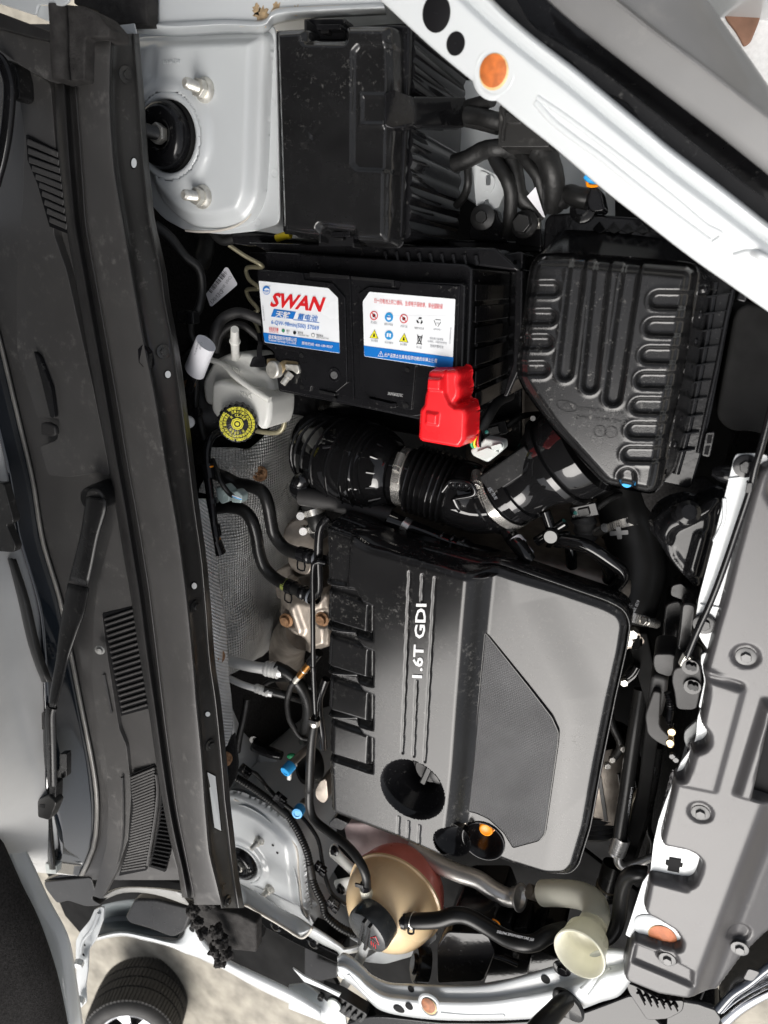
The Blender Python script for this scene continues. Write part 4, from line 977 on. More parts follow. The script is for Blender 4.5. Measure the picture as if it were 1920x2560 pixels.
lathe('bezel_plug', W('M', 158, 1265, -.027), UPV, [(0, .0125), (.003, .012), (.004, .008), (.004, .0001)], GREYPL, lm, seg=20)
hexhead('bezel_screw', W('M', 92, 1222, -.029), UPV, .010, .007, BLKSTEEL, lm)
tag(poly('headlamp_surround', rc(L('M', -.035, [(215,1369),(330,1330),(420,1330),(700,1360),(1000,1362),(1250,1350),(1450,1310),(1570,1265),(1700,1215),(1900,1420),(900,1500),(220,1480)]), .01), .03, GLOSS, None, bevel=.006, seg=3), 'glossy black headlamp bezel along the very bottom edge', 'headlamp')
tag(poly('pale_wing_tip', L('M', -.02, [(-60,1080),(0,1122),(190,1215),(180,1230),(100,1190),(0,1150)]), .003, PAINT, None, bevel=.0005), 'thin white wing flange above the ribbed lamp bezel', 'fender')
tag(poly('wing_outer', L('M', -.045, [(-80,1170),(0,1160),(210,1300),(220,1369),(180,1480),(120,1369),(-80,1290)]), .003, PAINT, None, bevel=.0005), 'pale outer wing skin at the bottom edge above the ground', 'fender')

# ================================================================== front panel (right): pale support and grey cover
sp_o = L('J', 0, [(1372,150),(1392,112),(1550,106),(1643,120),(1643,400),(1450,1300),(1300,1900)]) + L('O', 0, [(1000,400),(900,700),(820,1000),(930,1150),(900,1360),(700,1400),(640,1500),(820,1600),(830,1740),(700,1770),(500,1690),(440,1650),(420,1640),(530,1300),(580,1230),(600,1050),(632,905),(680,770),(775,530),(835,450),(872,380),(884,240),(905,180)]) + L('J', 0, [(1095,2110),(1140,1900),(1110,1750),(1115,1692),(1178,1672),(1120,1590),(1060,1470),(1095,1250),(1215,790),(1330,320)])
sup = thing('radiator_support', 'white painted radiator support panel under the grey front cover', 'body panel', W('T', 1780, 1700, -.05))
poly('support_sheet', rc(sp_o, .003, 3), .003, PAINT, sup, bevel=.0012)
poly('support_wall', [p + Vector((.012, 0, -.004)) for p in L('O', 0, [(530,1300),(580,1230),(600,1050),(632,905),(680,770),(745,530),(900,530),(900,1300)])], .06, PAINT, sup, bevel=.001)
for pp in ([(1330,310),(1500,290),(1700,300)], [(1215,800),(1290,640),(1300,460)], [(1105,1300),(1280,1330),(1300,1330)]):
    tube('support_crease', L('J', .0005, pp), .002, PAINT, sup, n=5, seg=6)
# T-shaped slot and rust plug shown through the cover's cut-outs
poly('locating_slot', L('O', .0012, [(702,1142),(780,1155),(775,1180),(790,1185),(785,1205),(770,1203),(765,1240),(690,1225),(695,1195),(678,1185),(682,1160),(700,1163)]), .0015, INK, sup, bevel=0)
lathe('dimple', W('O', 650, 1640, .001), UPV, [(0, .034), (.002, .030), (.0008, .022), (.0008, .0001)], PAINT, sup, seg=32, sharp=80, ell=.7, xdir=Vector((1, -.3, 0)))
lathe('rust_rim', W('O', 658, 1650, .0022), UPV, [(0, .0165), (.0004, .0155), (.0004, .0001)], RUSTRIM, sup, seg=28)
lathe('rust_plug', W('O', 660, 1651, .0028), UPV, [(0, .0158), (.0003, .0145), (.0003, .0001)], mat('orange_rust', (.52, .16, .06), .6, var=.2, vscale=120), sup, seg=28)
cov_o = L('J', .016, [(1690,190),(1600,230),(1562,300),(1520,420),(1390,900),(1300,1260),(1240,1470),(1180,1700),(1140,1850),(1168,1950),(1150,2080)]) + \
        L('O', .016, [(925,200),(910,280),(958,345),(960,400),(930,440),(862,465),(832,570),(800,640),(745,660),(690,880),(650,1040),(668,1078),(820,1108),(880,1138),(912,1180),(900,1240),(872,1310),(838,1335),(780,1330),(580,1290),(540,1480),(562,1520),(620,1545),(740,1620),(786,1690),(778,1738),(720,1750),(640,1735),(485,1682),(452,1720),(408,1900),(422,1942),(640,2030),(900,2072),(1010,2110),(1100,2000),(1180,1900),(1337,1770),(1900,1500),(1900,-300),(1500,-900),(1337,-1200)])
cv = thing('front_cover', 'large grey plastic cover panel over the radiator support at the right', 'cover panel', W('T', 1850, 1900, .0))
def wp(r, x, y, h=.016): q = wn(r, x, y, h); return (q[0], q[1])
rect = [wp('O', 1180, 60), wp('O', 1000, 720), wp('O', 700, 660), wp('O', 800, 300), wp('O', 900, -100)]
ridge_a, ridge_b = wp('O', 1300, 800), wp('O', 850, 1990)
slot = [wp('O', 1125, 730), wp('O', 1310, 130), wp('O', 1600, 200), wp('O', 1500, 850)]
slot_in = [wp('O', 1215, 770), wp('O', 1345, 180), wp('O', 1700, 200), wp('O', 1600, 880)]
tri = [wp('O', 700, 960), wp('O', 850, 1110), wp('O', 660, 1085)]
ramp = [wp('O', 480, 1700), wp('O', 640, 1760), wp('O', 860, 1880), wp('O', 860, 1985), wp('O', 460, 1815)]
bolts = [('J',1468,1708),('O',903,852),('O',1155,1722),('O',690,1792)]
bxy = [wp(*b) for b in bolts]
def f_cover(X, Y, d):
    z = .016 - .004 * ss(d, -.004, .0) - .022 * ss(d, .0, .003)
    z = z + .0035 * ss(-sdp(rect, X, Y), -.003, .003)
    ex_, ey_ = ridge_b[0] - ridge_a[0], ridge_b[1] - ridge_a[1]; n_ = math.hypot(ex_, ey_)
    side = ((X - ridge_a[0]) * -ey_ + (Y - ridge_a[1]) * ex_) / n_
    s_ = side if ((1.0 - ridge_a[0]) * -ey_ + (0 - ridge_a[1]) * ex_) > 0 else -side
    z = z - .022 * ss(s_, -.004, .030) - np.clip(s_ - .03, 0, .3) * .25
    z = z + .010 * ss(-sdp(slot, X, Y), -.004, .006)
    z = z - .030 * ss(-sdp(slot_in, X, Y), .0, .005)
    z = z - .006 * ss(-sdp(ramp, X, Y), -.002, .004)
    for bx, by in bxy:
        r_ = np.hypot(X - bx, Y - by)
        z = z - .004 * ss(.0135 - r_, 0, .002)
    a, b = wp('J', 1150, 1860), wp('J', 1420, 1945)
    z = z - .004 * ss(.006 - sds(a, b, X, Y), 0, .005)
    a, b = wp('O', 585, 1290), wp('O', 810, 1350)
    z = z - .003 * ss(.005 - sds(a, b, X, Y), 0, .004)
    return z
hfield('cover_sheet', rc(cov_o, .003, 3), f_cover, PANEL, cv, res=.0022, margin=.003, solid=.002)
poly('grip_opening', L('O', .0, [(1235,760),(1350,220),(1600,200),(1600,900)]), .003, INK, cv, bevel=0)
tube('trim_joint', L('O', -.006, [(1337,920),(1200,1280),(1060,1640),(940,1960),(905,2050)]), .0012, INK, cv, n=4, seg=6)
poly('tow_cover', rc(L('O', -.012, [(1210,1855),(1290,1880),(1240,1940),(1175,1925)]), .004), .003, PANEL, cv, bevel=.001)
for (b, lb) in zip(bolts, ('grey hex bolt in the front cover nearest the release cable', 'grey hex bolt in the front cover beside the locating slot', 'grey hex bolt in the front cover near the right headlamp corner', 'grey hex bolt in the front cover below the rust plug')):
    h_ = .0115 if b[1] != 1155 else -.004
    screw(W(b[0], b[1], b[2], h_), UPV, .0100, lb, mat('grey_bolt', (.10, .10, .10), .35, .0, var=.1), group='bolts in the front cover')
for lb, r, x, y in (('black recessed bolt in the white support panel near the air box', 'J', 1468, 205), ('black bolt in the white support panel beside the release cable', 'J', 1140, 1450)):
    t = screw(W(r, x, y, .002), UPV, .0115, lb, GLOSS)
# headlamp corner at the far lower right
hl = thing('headlamp', 'chrome edged headlamp lens at the lower right corner', 'headlamp', W('O', 1250, 2000, -.05))
poly('lens_body', rc(L('O', -.03, [(1015,2115),(1100,2010),(1337,1830),(1600,1660),(1700,1900),(1337,2010),(1150,2110),(1060,2180)]), .01), .05, CHROME, hl, bevel=.008, seg=3)
tube('chrome_strip', L('O', -.018, [(1020,2120),(1110,2020),(1220,1945),(1337,1850),(1500,1740)]), .005, LENS, hl, n=5, seg=10)
tube('chrome_rim', L('O', -.024, [(1060,2190),(1150,2110),(1260,2040),(1400,1970),(1600,1880)]), .007, CHROME, hl, n=5, seg=10)
poly('lamp_backing', L('O', -.06, [(420,1950),(640,2035),(890,2075),(1010,2115),(1060,2185),(1010,2330),(400,2330),(0,2330),(150,2150)]), .04, GLOSS, hl, bevel=.006)
fc = thing('headlamp_bracket', 'glossy black ribbed headlamp mounting bracket under the front cover corner', 'bracket', W('O', 600, 2060, -.03))
poly('bracket_body', rc(L('O', -.02, [(420,1945),(470,1960),(620,2040),(700,2060),(800,2060),(790,2130),(700,2180),(560,2190),(500,2100),(440,2010)]), .006), .03, GLOSS, fc, bevel=.004)
for k in range(6):
    tube('bracket_rib', L('O', -.017, [(500 + k * 45, 2010 + k * 14), (540 + k * 42, 2085 + k * 8)]), .0025, GLOSS, fc, n=2, seg=6)

# dark inner closing sheet between cowl end, wing edge and lower strut tower
tag(poly('wheel_arch_liner', L('K', -.12, [(300,1120),(700,1100),(1250,1200),(1659,1380),(2100,1700),(2300,2050),(2080,2040),(1659,1800),(1400,1680),(1150,1600),(800,1520),(560,1560),(420,1400)]), .01, LINER, None, bevel=.002), 'dark wheel arch liner below the white wing edge', 'liner')
tag(poly('lamp_pocket', [p for p in L('M', -.27, [(200,950),(60,300),(700,200),(1300,350),(1750,700),(1750,1150),(1300,1330),(700,1360),(330,1260)])], .01, LINER, None, bevel=.002), 'dark pocket floor behind the bottom white rail', 'liner')
# ================================================================== fuse box
fb = thing('fuse_box', 'large black plastic fuse box with clipped lid beside the upper strut tower', 'fuse box', W('B', 600, 800, -.2))
lid_o = L('B', .033, [(118,188),(302,176),(302,248),(556,250),(556,158),(832,158),(838,500),(832,800),(822,1100),(815,1512),(622,1502),(612,1440),(396,1420),(390,1470),(162,1442)])
panel = [wp('B', x, y, .033) for x, y in ((604,320),(640,280),(900,275),(900,1075),(632,1062),(600,1030))]
sq = [wp('B', x, y, .033) for x, y in ((640,585),(810,590),(805,795),(640,795))]
sq2 = [wp('B', x, y, .033) for x, y in ((662,600),(795,602),(795,770),(662,768))]
def f_lid(X, Y, d):
    z = .033 - .006 * ss(d, -.006, .0) - .030 * ss(d, .0, .006)
    z = z - .004 * ss(-sdp(panel, X, Y), -.002, .002)
    z = z + .003 * ss(-sdp(sq, X, Y), -.0015, .0015) - .0025 * ss(-sdp(sq2, X, Y), -.001, .001)
    a, b = wp('B', 330, 640, .033), wp('B', 400, 1200, .033)
    z = z + .0012 * ss(.03 - sds(a, b, X, Y), 0, .03)
    for (x0, y0), (x1, y1) in (((305,935),(400,800)), ((305,775),(380,900)), ((325,640),(355,860))):
        z = z - .0007 * ss(.0022 - sds(wp('B', x0, y0, .033), wp('B', x1, y1, .033), X, Y), 0, .0015)
    return z
hfield('lid', rc(lid_o, .003, 3), f_lid, MOLD, fb, res=.0015, margin=.006)
# body with fluted front wall
body = L('B', -.008, [(130,195),(880,150),(980,150)])
right = []
for i in range(80):
    s = i / 79; y = 150 + s * 1340; x = 990 - s * 35
    fl_ = abs(math.sin(math.pi * (y - 50) / 112)) if y > 800 or y < 580 else 0
    right.append(W('B', x, y, -.008) + Vector((.0032 * fl_, 0, 0)))
body += right + L('B', -.008, [(880,1515),(180,1470)])
poly('body', body, .17, GLOSS, fb, bevel=0)
poly('rim', rc(L('B', .004, [(120,190),(860,150),(968,158),(958,560),(948,810),(912,1500),(830,1520),(165,1465)]), .004), .010, GLOSS, fb, bevel=.003)
cl = [W('B', *p) for p in ((800,572,.034),(858,568,.033),(985,600,.004),(1000,790,.004),(858,802,.033),(800,798,.034))]
poly('front_clip', cl, .018, GLOSS, fb, bevel=.004, seg=3)
poly('front_latch', rc([W('B', *p) for p in ((985,602,.004),(1320,606,-.12),(1332,780,-.12),(1300,805,-.12),(1000,795,.004))], .004), .02, GLOSS, fb, bevel=.004, seg=3, down=Vector((-.7, 0, -.7)))
for (x0, y0, x1, y1, sg) in ((305,120,555,245,1),(395,1425,612,1545,-1)):
    poly('clip_well', L('B', .006, [(x0, y0), (x1, y0), (x1, y1), (x0, y1)]), .01, INK, fb, bevel=0)
    yo = y0 + 8 if sg > 0 else y1 - 8
    poly('clip_bar', L('B', .026, [(x0 - 4, yo - 10), (x0 + 10, yo - 10), (x0 + 10, y1 if sg > 0 else y0), (x0 - 4, y1 if sg > 0 else y0)]), .02, SATIN, fb, bevel=.001)
    poly('clip_bar', L('B', .028, [(x1 - 12, yo - 14), (x1 + 4, yo - 14), (x1 + 4, yo + 14 if sg > 0 else yo + 22), (x1 - 12, yo + 14)]), .02, SATIN, fb, bevel=.001)
    ym = (y0 + y1) / 2
    poly('clip_tongue', rc(L('B', .018, [(x0 + 75, ym - 30), (x1 - 22, ym - 32), (x1 - 24, ym + 2), (x0 + 75, ym + 4)]), .001), .012, GLOSS, fb, bevel=.001)
    poly('clip_hook', rc(L('B', .014, [(x0 + 100, ym + 8), (x0 + 150, ym + 6), (x0 + 150, ym + 26), (x0 + 102, ym + 28)]), .001), .01, SATIN, fb, bevel=.001)

# ================================================================== battery
bt = thing('car_battery', 'black car battery with white labels in the middle of the bay', 'battery', W('E', 950, 600, -.19))
case = rc(L('E', -.016, [(395,150),(1495,218),(1532,245),(1525,500),(1500,1000),(1485,1085),(1230,1068),(780,975),(470,915),(440,680)]), .004)
poly('case', case, .17, GLOSS, bt, bevel=.003)
lid = rc(L('E', 0, [(352,247),(860,284),(1130,308),(1478,325),(1492,345),(1470,1012),(1200,1055),(780,965),(470,905),(448,700),(382,650)]), .003)
poly('lid', lid, .020, GLOSS, bt, bevel=.002)
pL = rc(L('E', .0030, [(358,255),(603,266),(612,305),(765,322),(835,402),(848,868),(782,922),(690,905),(652,885),(645,915),(596,905),(582,705),(387,655)]), .0015)
poly('lid_panel', pL, .004, GLOSS, bt, bevel=.001)
pR = rc(L('E', .0030, [(905,380),(962,342),(1080,352),(1130,358),(1137,316),(1462,340),(1442,800),(1222,775),(1200,1015),(1132,1005),(1110,975),(968,940),(912,880)]), .0015)
poly('lid_panel', pR, .004, GLOSS, bt, bevel=.001)
poly('hinge_bar', rc(L('E', .004, [(640,262),(855,282),(855,300),(642,290)]), .001), .008, SATIN, bt, bevel=.001)
poly('hinge_bar', rc(L('E', .004, [(865,284),(1100,305),(1100,345),(1088,345),(1085,322),(865,302)]), .001), .008, SATIN, bt, bevel=.001)
poly('lift_bar', rc(L('E', .006, [(960,950),(1085,980),(1110,978),(1112,1002),(1085,1005),(955,972)]), .001), .008, GLOSS, bt, bevel=.001)
poly('lift_bar', rc(L('E', .006, [(690,905),(780,925),(778,940),(690,922)]), .001), .006, SATIN, bt, bevel=.001)
poly('divider', L('E', .0035, [(853,284),(862,285),(884,965),(874,963)]), .004, GLOSS, bt, bevel=.0005)
for i in range(6):   # ribs on the front end wall
    y = 330 + i * 118
    poly('end_rib', L('E', 0, [(1545,y,-.022),(1552,y,-.022),(1548,y+90,-.022),(1541,y+90,-.022)]), .15, GLOSS, bt, bevel=.001)
    tube('end_grid', L('E', 0, [(1550,y+95,-.04),(1590,y+92,-.07),(1640,y+88,-.11)]), .002, GLOSS, bt, n=2, seg=6)
for x, y in ((780,958),(598,718),(600,888),(1175,795),(1170,990)):
    lathe('moulding_pin', W('E', x, y, .0032), UPV, [(0, .0028), (.0012, .0025), (.0012, .0001)], SATIN, bt, seg=10)
lathe('charge_indicator', W('E', 775, 822, .0032), UPV, [(0, .0085), (.0012, .0080), (.0012, .0064), (-.001, .0056), (-.001, .0001)], GLOSS, bt, seg=28)
lathe('indicator_lens', W('E', 775, 825, .0036), UPV, [(0, .0046), (.0006, .0040), (.0002, .0001)], mat('indicator_ring', (.10, .10, .10), .15, var=0), bt, seg=20)
# left label
lab = poly('label', rc(L('E', .0038, [(364,310),(742,350),(796,402),(806,706),(396,646)]), .0012), .0006, LABEL, bt, bevel=0)
lab['label'] = 'white and blue battery label with red lettering'
poly('label_band', L('E', .0042, [(388,592),(803,648),(806,704),(397,644)]), .0003, LBLUE, lab, bevel=0)
h = .0043
pt_text('SWAN', 'E', h, (425,447), (705,476), (448,374), INKR, lab, bold=.035)
poly('label_blue_box', L('E', h - .0001, [(447,463),(567,479),(552,519),(430,505)]), .0002, INKB, lab, bevel=0)
pt_text('天鹅', 'E', h + .0004, (455,503), (532,513), (462,474), INKW, lab, bold=.02)
pt_text('蓄电池', 'E', h, (575,518), (682,529), (583,490), INKB, lab, bold=.01)
poly('label_rule', L('E', h, [(552,521),(695,537),(694,540),(551,524)]), .0002, INKB, lab, bevel=0)
pt_text('6-QW-98min(500) 57069', 'E', h, (432,545), (692,580), (434,523), INKB, lab, bold=.008)
pt_text('状态显示器', 'E', h, (420,578), (472,584), (421,562), INKR, lab, bold=.01)
pt_text('INDICATOR', 'E', h, (422,590), (472,596), (422,581), INKR, lab)
for x, y, mm in ((498,582,GREEN),(560,593,INK),(660,607,INKW)):
    lathe('indicator_ring', W('E', x, y, h + .0001), UPV, [(0, .0023), (.0001, .0022), (.0001, .0001)], INKG, lab, seg=18)
    lathe('indicator_dot', W('E', x, y, h + .0003), UPV, [(0, .0017), (.0001, .0016), (.0001, .0001)], mm, lab, seg=18)
pt_text('良好', 'E', h, (516,588), (534,590), (516,576), INK, lab)
pt_text('OK', 'E', h, (518,598), (528,599), (518,591), INK, lab)
pt_text('需充电', 'E', h, (578,598), (606,601), (578,586), INK, lab)
pt_text('CHARGE BATTERY', 'E', h, (578,608), (640,615), (578,601), INK, lab)
pt_text('更换电池', 'E', h, (680,612), (716,617), (680,600), INK, lab)
pt_text('REPLACE BATTERY', 'E', h, (680,622), (746,630), (680,615), INK, lab)
pt_text('骆驼集团股份有限公司', 'E', h + .0003, (418,622), (570,642), (419,604), INKW, lab, bold=.01)
pt_text('Camel Group Co.,Ltd.', 'E', h + .0003, (420,637), (570,657), (420,624), INKW, lab, bold=.008)
pt_text('服务热线: 400-189-9507', 'E', h + .0003, (600,656), (768,678), (601,641), INKW, lab, bold=.008)
ec = W('E', 406, 362, h)
lathe('emblem_disc', ec, UPV, [(0, .0050), (.0001, .0050), (.0001, .0001)], INKB, lab, seg=28)
lathe('emblem_face', ec + Vector((0, 0, .0002)), UPV, [(0, .0045), (.0001, .0045), (.0001, .0001)], INKW, lab, seg=28)
poly('emblem_wave', L('E', h + .0005, [(387,356),(393,344),(406,338),(418,343),(426,356),(418,354),(408,348),(398,352),(392,360),(400,364),(414,362),(424,366),(408,369),(388,366)]), .0001, INKB, lab, bevel=0)
pt_text('SWAN', 'E', h + .0004, (396,379), (416,381), (396,372), INKB, lab)
pt_text('®', 'E', h, (422,342), (430,343), (422,335), INKG, lab)
pt_text('NC.20220101A1', 'E', h, (399,526), (391,446), (391,527), INKG, lab)
# right label
lab = poly('label', rc(L('E', .0038, [(968,370),(1437,410),(1421,796),(940,722),(932,422)]), .0012), .0006, LABEL, bt, bevel=0)
lab['label'] = 'white and blue battery label with warning symbols'
poly('label_band', L('E', .0042, [(938,664),(1427,728),(1421,793),(941,720)]), .0003, LBLUE, lab, bevel=0)
poly('label_tint', L('E', .00405, [(1080,500),(1434,500),(1430,590),(1180,560)]), .0001, LPALE if False else LABEL, lab, bevel=0)
pt_text('扫一扫电池上的二维码，生成电子保修单，享全国联保', 'E', h, (994,428), (1368,464), (995,405), INKR, lab)
def no_sign(x, y):
    c = W('E', x, y, h); lathe('ban_ring', c, UPV, [(0, 0.00479), (.0002, 0.00479), (.0002, 0.00395), (0, 0.00395)], INKR, lab, seg=28, sharp=30)
    d = Vector((.7071, -.7071, 0)); s = Vector((.7071, .7071, 0))
    poly('ban_bar', box_pts(c + Vector((0, 0, .0004)), d, s, 0.00423, 0.00038), .0002, INKR, lab, bevel=0)
    poly('ban_figure', circ(c + Vector((0, 0, .0002)), 0.00211, 5, a0=.3, a1=2 * math.pi + .3), .0001, INK, lab, bevel=0)
no_sign(993,500); no_sign(1156,517)
for x, y in ((1075,509),(1075,607)):
    c = W('E', x, y, h); lathe('round_sign', c, UPV, [(0, 0.00494), (.0002, 0.00494), (.0002, .0001)], mat('sign_blue', (.02, .27, .60), .3, var=0), lab, seg=28)
    if y < 550:
        lathe('sign_face', c + Vector((0, -0.00047, .0003)), UPV, [(0, 0.00258), (.0001, .0001)], INKW, lab, seg=18)
        poly('sign_goggles', box_pts(c + Vector((0, 0.00047, .0006)), Vector((1, 0, 0)), Vector((0, 1, 0)), 0.00235, 0.00066), .0001, INKB, lab, bevel=0)
    else:
        for sg in (-1, 1):
            poly('sign_book', [c + Vector((sg * .0004, -0.00164, .0004)), c + Vector((sg * 0.00258, -0.00211, .0004)), c + Vector((sg * 0.00258, 0.00188, .0004)), c + Vector((sg * .0004, 0.00226, .0004))], .0001, INKW, lab, bevel=0)
for x, y in ((994,600),(1156,620)):
    c = W('E', x, y + 6, h)
    for k, mm, lz in ((0.00602, INK, 0), (0.00517, INKY, .0002)):
        poly('warning_triangle', [c + Vector((0, k, lz)), c + Vector((-k * .9, -k * .6, lz)), c + Vector((k * .9, -k * .6, lz))], .0001, mm, lab, bevel=0)
    poly('warning_mark', [c + Vector((-0.00141, -0.00188, .0004)), c + Vector((0.00141, -0.00188, .0004)), c + Vector((0.00047, 0.00188, .0004)), c + Vector((-0.00047, 0.00188, .0004))], .0001, INK, lab, bevel=0)
c = W('E', 1243, 528, h)
for k in range(3):      # recycling arrows
    a = math.radians(90 + 120 * k); d = Vector((math.cos(a), math.sin(a), 0)); s = Vector((-d.y, d.x, 0))
    q = c + d * 0.00273
    poly('recycle_arrow', [q - s * 0.00235 + d * 0.00071, q + s * 0.00094 + d * 0.00103, q + s * 0.00211 - d * 0.00164, q + s * 0.00047 - d * 0.00094, q - s * 0.00141 - d * 0.00085], .0001, INK, lab, bevel=0)
    q = W('E', 1340, 537, h) + d * 0.00291
    poly('recycle_line', [q - s * 0.00352 + d * .0002, q + s * 0.00258 + d * .0002, q + s * 0.00258 - d * 0.00047, q - s * 0.00352 - d * 0.00047], .0001, INK, lab, bevel=0)
for s_, a_, b_, c_ in (('RECYCLE', (1216,572), (1266,577), (1216,562)), ('>PP/PE<', (1316,580), (1362,584), (1316,570)), ('05', (1334,546), (1348,548), (1334,536)), ('禁止烟火', (976,542), (1012,546), (976,530)), ('戴防护眼镜', (1050,551), (1096,556), (1050,540)), ('远离儿童', (1138,561), (1176,565), (1138,550)),
                      ('当心腐蚀', (978,640), (1014,644), (978,628)), ('参阅说明书', (1052,650), (1098,656), (1052,640)), ('当心爆炸', (1136,661), (1174,666), (1136,650)), ('Pb 铅', (1226,677), (1254,681), (1226,666)),
                      ('请远离儿童放置，', (1297,628), (1375,637), (1297,617)), ('勿倾斜，不要开启电池', (1286,645), (1390,656), (1286,635)), ('免维护蓄电池', (1300,671), (1372,680), (1300,657))):
    pt_text(s_, 'E', h, a_, b_, c_, INKG if s_ != 'RECYCLE' else INK, lab)
c = W('E', 1242, 632, h)
for sg in (-1, 1):
    q = Vector((sg * .5, .85, 0)).normalized(); s = Vector((-q.y, q.x, 0))
    poly('bin_cross', box_pts(c + Vector((0, 0, .0003)), q, s, 0.00588, .0004), .0001, INK, lab, bevel=0)
    poly('bin_side', box_pts(c + Vector((sg * 0.00197, -0.00047, 0)), Vector((sg * .15, 1, 0)).normalized(), Vector((1, 0, 0)), 0.00352, .0004), .0001, INK, lab, bevel=0)
for dy, w_ in ((0.0032, 0.00291), (-0.004, 0.00169)):
    poly('bin_edge', box_pts(c + Vector((0, dy, 0)), Vector((1, 0, 0)), Vector((0, 1, 0)), w_, .0004), .0001, INK, lab, bevel=0)
pt_text('此产品禁止在具有起停功能的车辆上使用', 'E', h + .0003, (1050,722), (1337,756), (1051,703), INKW, lab, bold=.008)
c = W('E', 1030, 712, h + .0003)
for k, mm, lz in ((0.004, INKW, 0), (0.0031, LBLUE, .0002)):
    poly('notice_triangle', [c + Vector((0, k, lz)), c + Vector((-k * .9, -k * .6, lz)), c + Vector((k * .9, -k * .6, lz))], .0001, mm, lab, bevel=0)
pt_text('!', 'E', h + .0007, (1028,718), (1032,718), (1028,705), INKW, lab)
pt_text('NC.20220101A1B', 'E', h, (1411,652), (1417,565), (1403,652), INKG, lab)
pt_text('3K09E6K8270C', 'E', .0034, (1068,932), (1150,944), (1070,916), INKS, bt)
# negative terminal clamp
tc_ = thing('battery_clamp', 'tarnished zinc terminal clamp on the left edge of the battery', 'terminal clamp', W('E', 480, 790, -.01))
BRASS = mat('tarnished_brass', (.42, .33, .20), .38, .9, var=.3, vscale=80)
lathe('post', W('E', 472, 792, -.004), Vector((-.25, 0, 1)), [(-.012, .0105), (.010, .0105), (.012, .0090), (.012, .0001)], ZINC, tc_, seg=24)
poly('strap', rc(L('E', .002, [(405,735),(450,735),(470,760),(500,742),(575,752),(580,778),(520,775),(480,835),(440,830),(415,815)]), .002), .008, BRASS, tc_, bevel=.0015)
poly('ear', rc(L('E', .006, [(505,765),(578,770),(586,800),(575,822),(545,800),(512,800)]), .002), .006, ZINC, tc_, bevel=.0015)
c = W('E', 540, 815, .006); hexhead('pinch_nut', c, Vector((-.4, -.8, .5)), .009, .007, ZINC, tc_)
tube('pinch_stud', [c, c + Vector((-.4, -.8, .5)) * .016], .0038, ZINC, tc_, n=2, seg=10)
# positive terminal cover
rcv = thing('terminal_cover', 'bright red plastic battery terminal cover', 'terminal cover', W('E', 1360, 1000, 0))
red_o = L('E', .03, [(1286,806),(1430,803),(1442,828),(1434,868),(1446,905),(1440,948),(1420,978),(1430,996),(1478,1008),(1490,1035),(1484,1180),(1452,1224),(1242,1186),(1230,1165),(1240,1015),(1262,992),(1270,925),(1280,900)])
blk1 = [wp('E', x, y, .03) for x, y in ((1286,838),(1366,842),(1362,912),(1282,905))]
blk2 = [wp('E', x, y, .03) for x, y in ((1278,1024),(1345,1035),(1338,1100),(1274,1090))]
def f_red(X, Y, d):
    z = .028 - .0025 * ss(d, -.003, 0) - .04 * ss(d, 0, .004)
    z = z + .006 * ss(-sdp(blk1, X, Y), -.001, .002) + .004 * ss(-sdp(blk2, X, Y), -.001, .0018)
    st = [wp('E', x, y, .03) for x, y in ((1370,790),(1460,790),(1500,1010),(1425,1010),(1395,985),(1372,930))]
    return z - .006 * ss(-sdp(st, X, Y), -.001, .0018)
hfield('cover_shell', rc(red_o, .0035, 4), f_red, REDP, rcv, res=.0010, margin=.004)
# battery tray bracket behind, with gloss fittings
tr = thing('battery_tray', 'glossy black battery tray and bracket between battery and fuse box', 'battery tray', W('E', 1000, 180, -.2))
poly('tray_back', L('E', -.03, [(300,100),(1659,130),(1800,260),(1530,225),(400,145)]), .16, GLOSS, tr, bevel=.003)
poly('tray_floor', L('E', -.19, [(300,150),(1800,200),(1800,1250),(300,1000)]), .02, GLOSS, tr, bevel=.003)
for k in range(9):
    tube('tray_rib', L('E', -.028, [(1050 + k * 62, 150 + k * 3), (1062 + k * 62, 200 + k * 3)]), .0028, GLOSS, tr, n=2, seg=8)
poly('tray_wall', L('F', -.05, [(-60,400),(230,340),(250,350),(240,1000),(160,1180),(130,1180),(190,980),(205,400)]), .16, GLOSS, tr, bevel=.003)

# ================================================================== air filter box
ab = thing('air_filter_box', 'black ribbed air filter box lid left of the white diagonal rail', 'air filter box', W('F', 750, 1000, -.12))
HB = .012
top_o = L('F', HB, [(322,398),(525,402),(700,420),(940,440),(1185,462),(1202,480),(1190,560),(1150,800),(1100,1100),(1050,1350),(1005,1650),(990,1705),(965,1722),(885,1705),(735,1675),(700,1645),(440,1360),(265,1120),(235,1045),(250,900),(275,700),(300,500)])
grs = [((570,350),(487,1040),.0085,.0075),((712,350),(632,1112),.0085,.0075),((888,350),(765,1185),.0090,.0075)]
for i, (x, y) in enumerate(((420,558),(400,722),(380,868),(358,1022))): grs.append(((x - 200, y), (x, y), .0078, .005))
for i, (x, y) in enumerate(((1025,622),(998,780),(972,940),(945,1085),(918,1235),(892,1375),(866,1515))): grs.append(((x, y), (x + 300, y + 5), .0088, .007))
grs.append(((846,1640), (846,1800), .0090, .010))
GR = [(wp('F', *a, HB), wp('F', *b, HB), r, dp) for a, b, r, dp in grs]
def f_air(X, Y, d):
    z = HB - .005 * ss(d, -.006, .0) - .022 * ss(d, .0, .010)
    for a, b, r, dp in GR:
        q = sds(a, b, X, Y)
        z = z - dp * ss(r - q, -.001, .0045) * (1 - .8 * ss(d, .002, .010))
        z = z + .0005 * ss(.004 - np.abs(q - r - .001), 0, .004) * (d < .004)
    return z
top_r = rc(top_o, .008, 4)
hfield('lid_top', top_r, f_air, MOLD, ab, res=.0013, margin=.010)
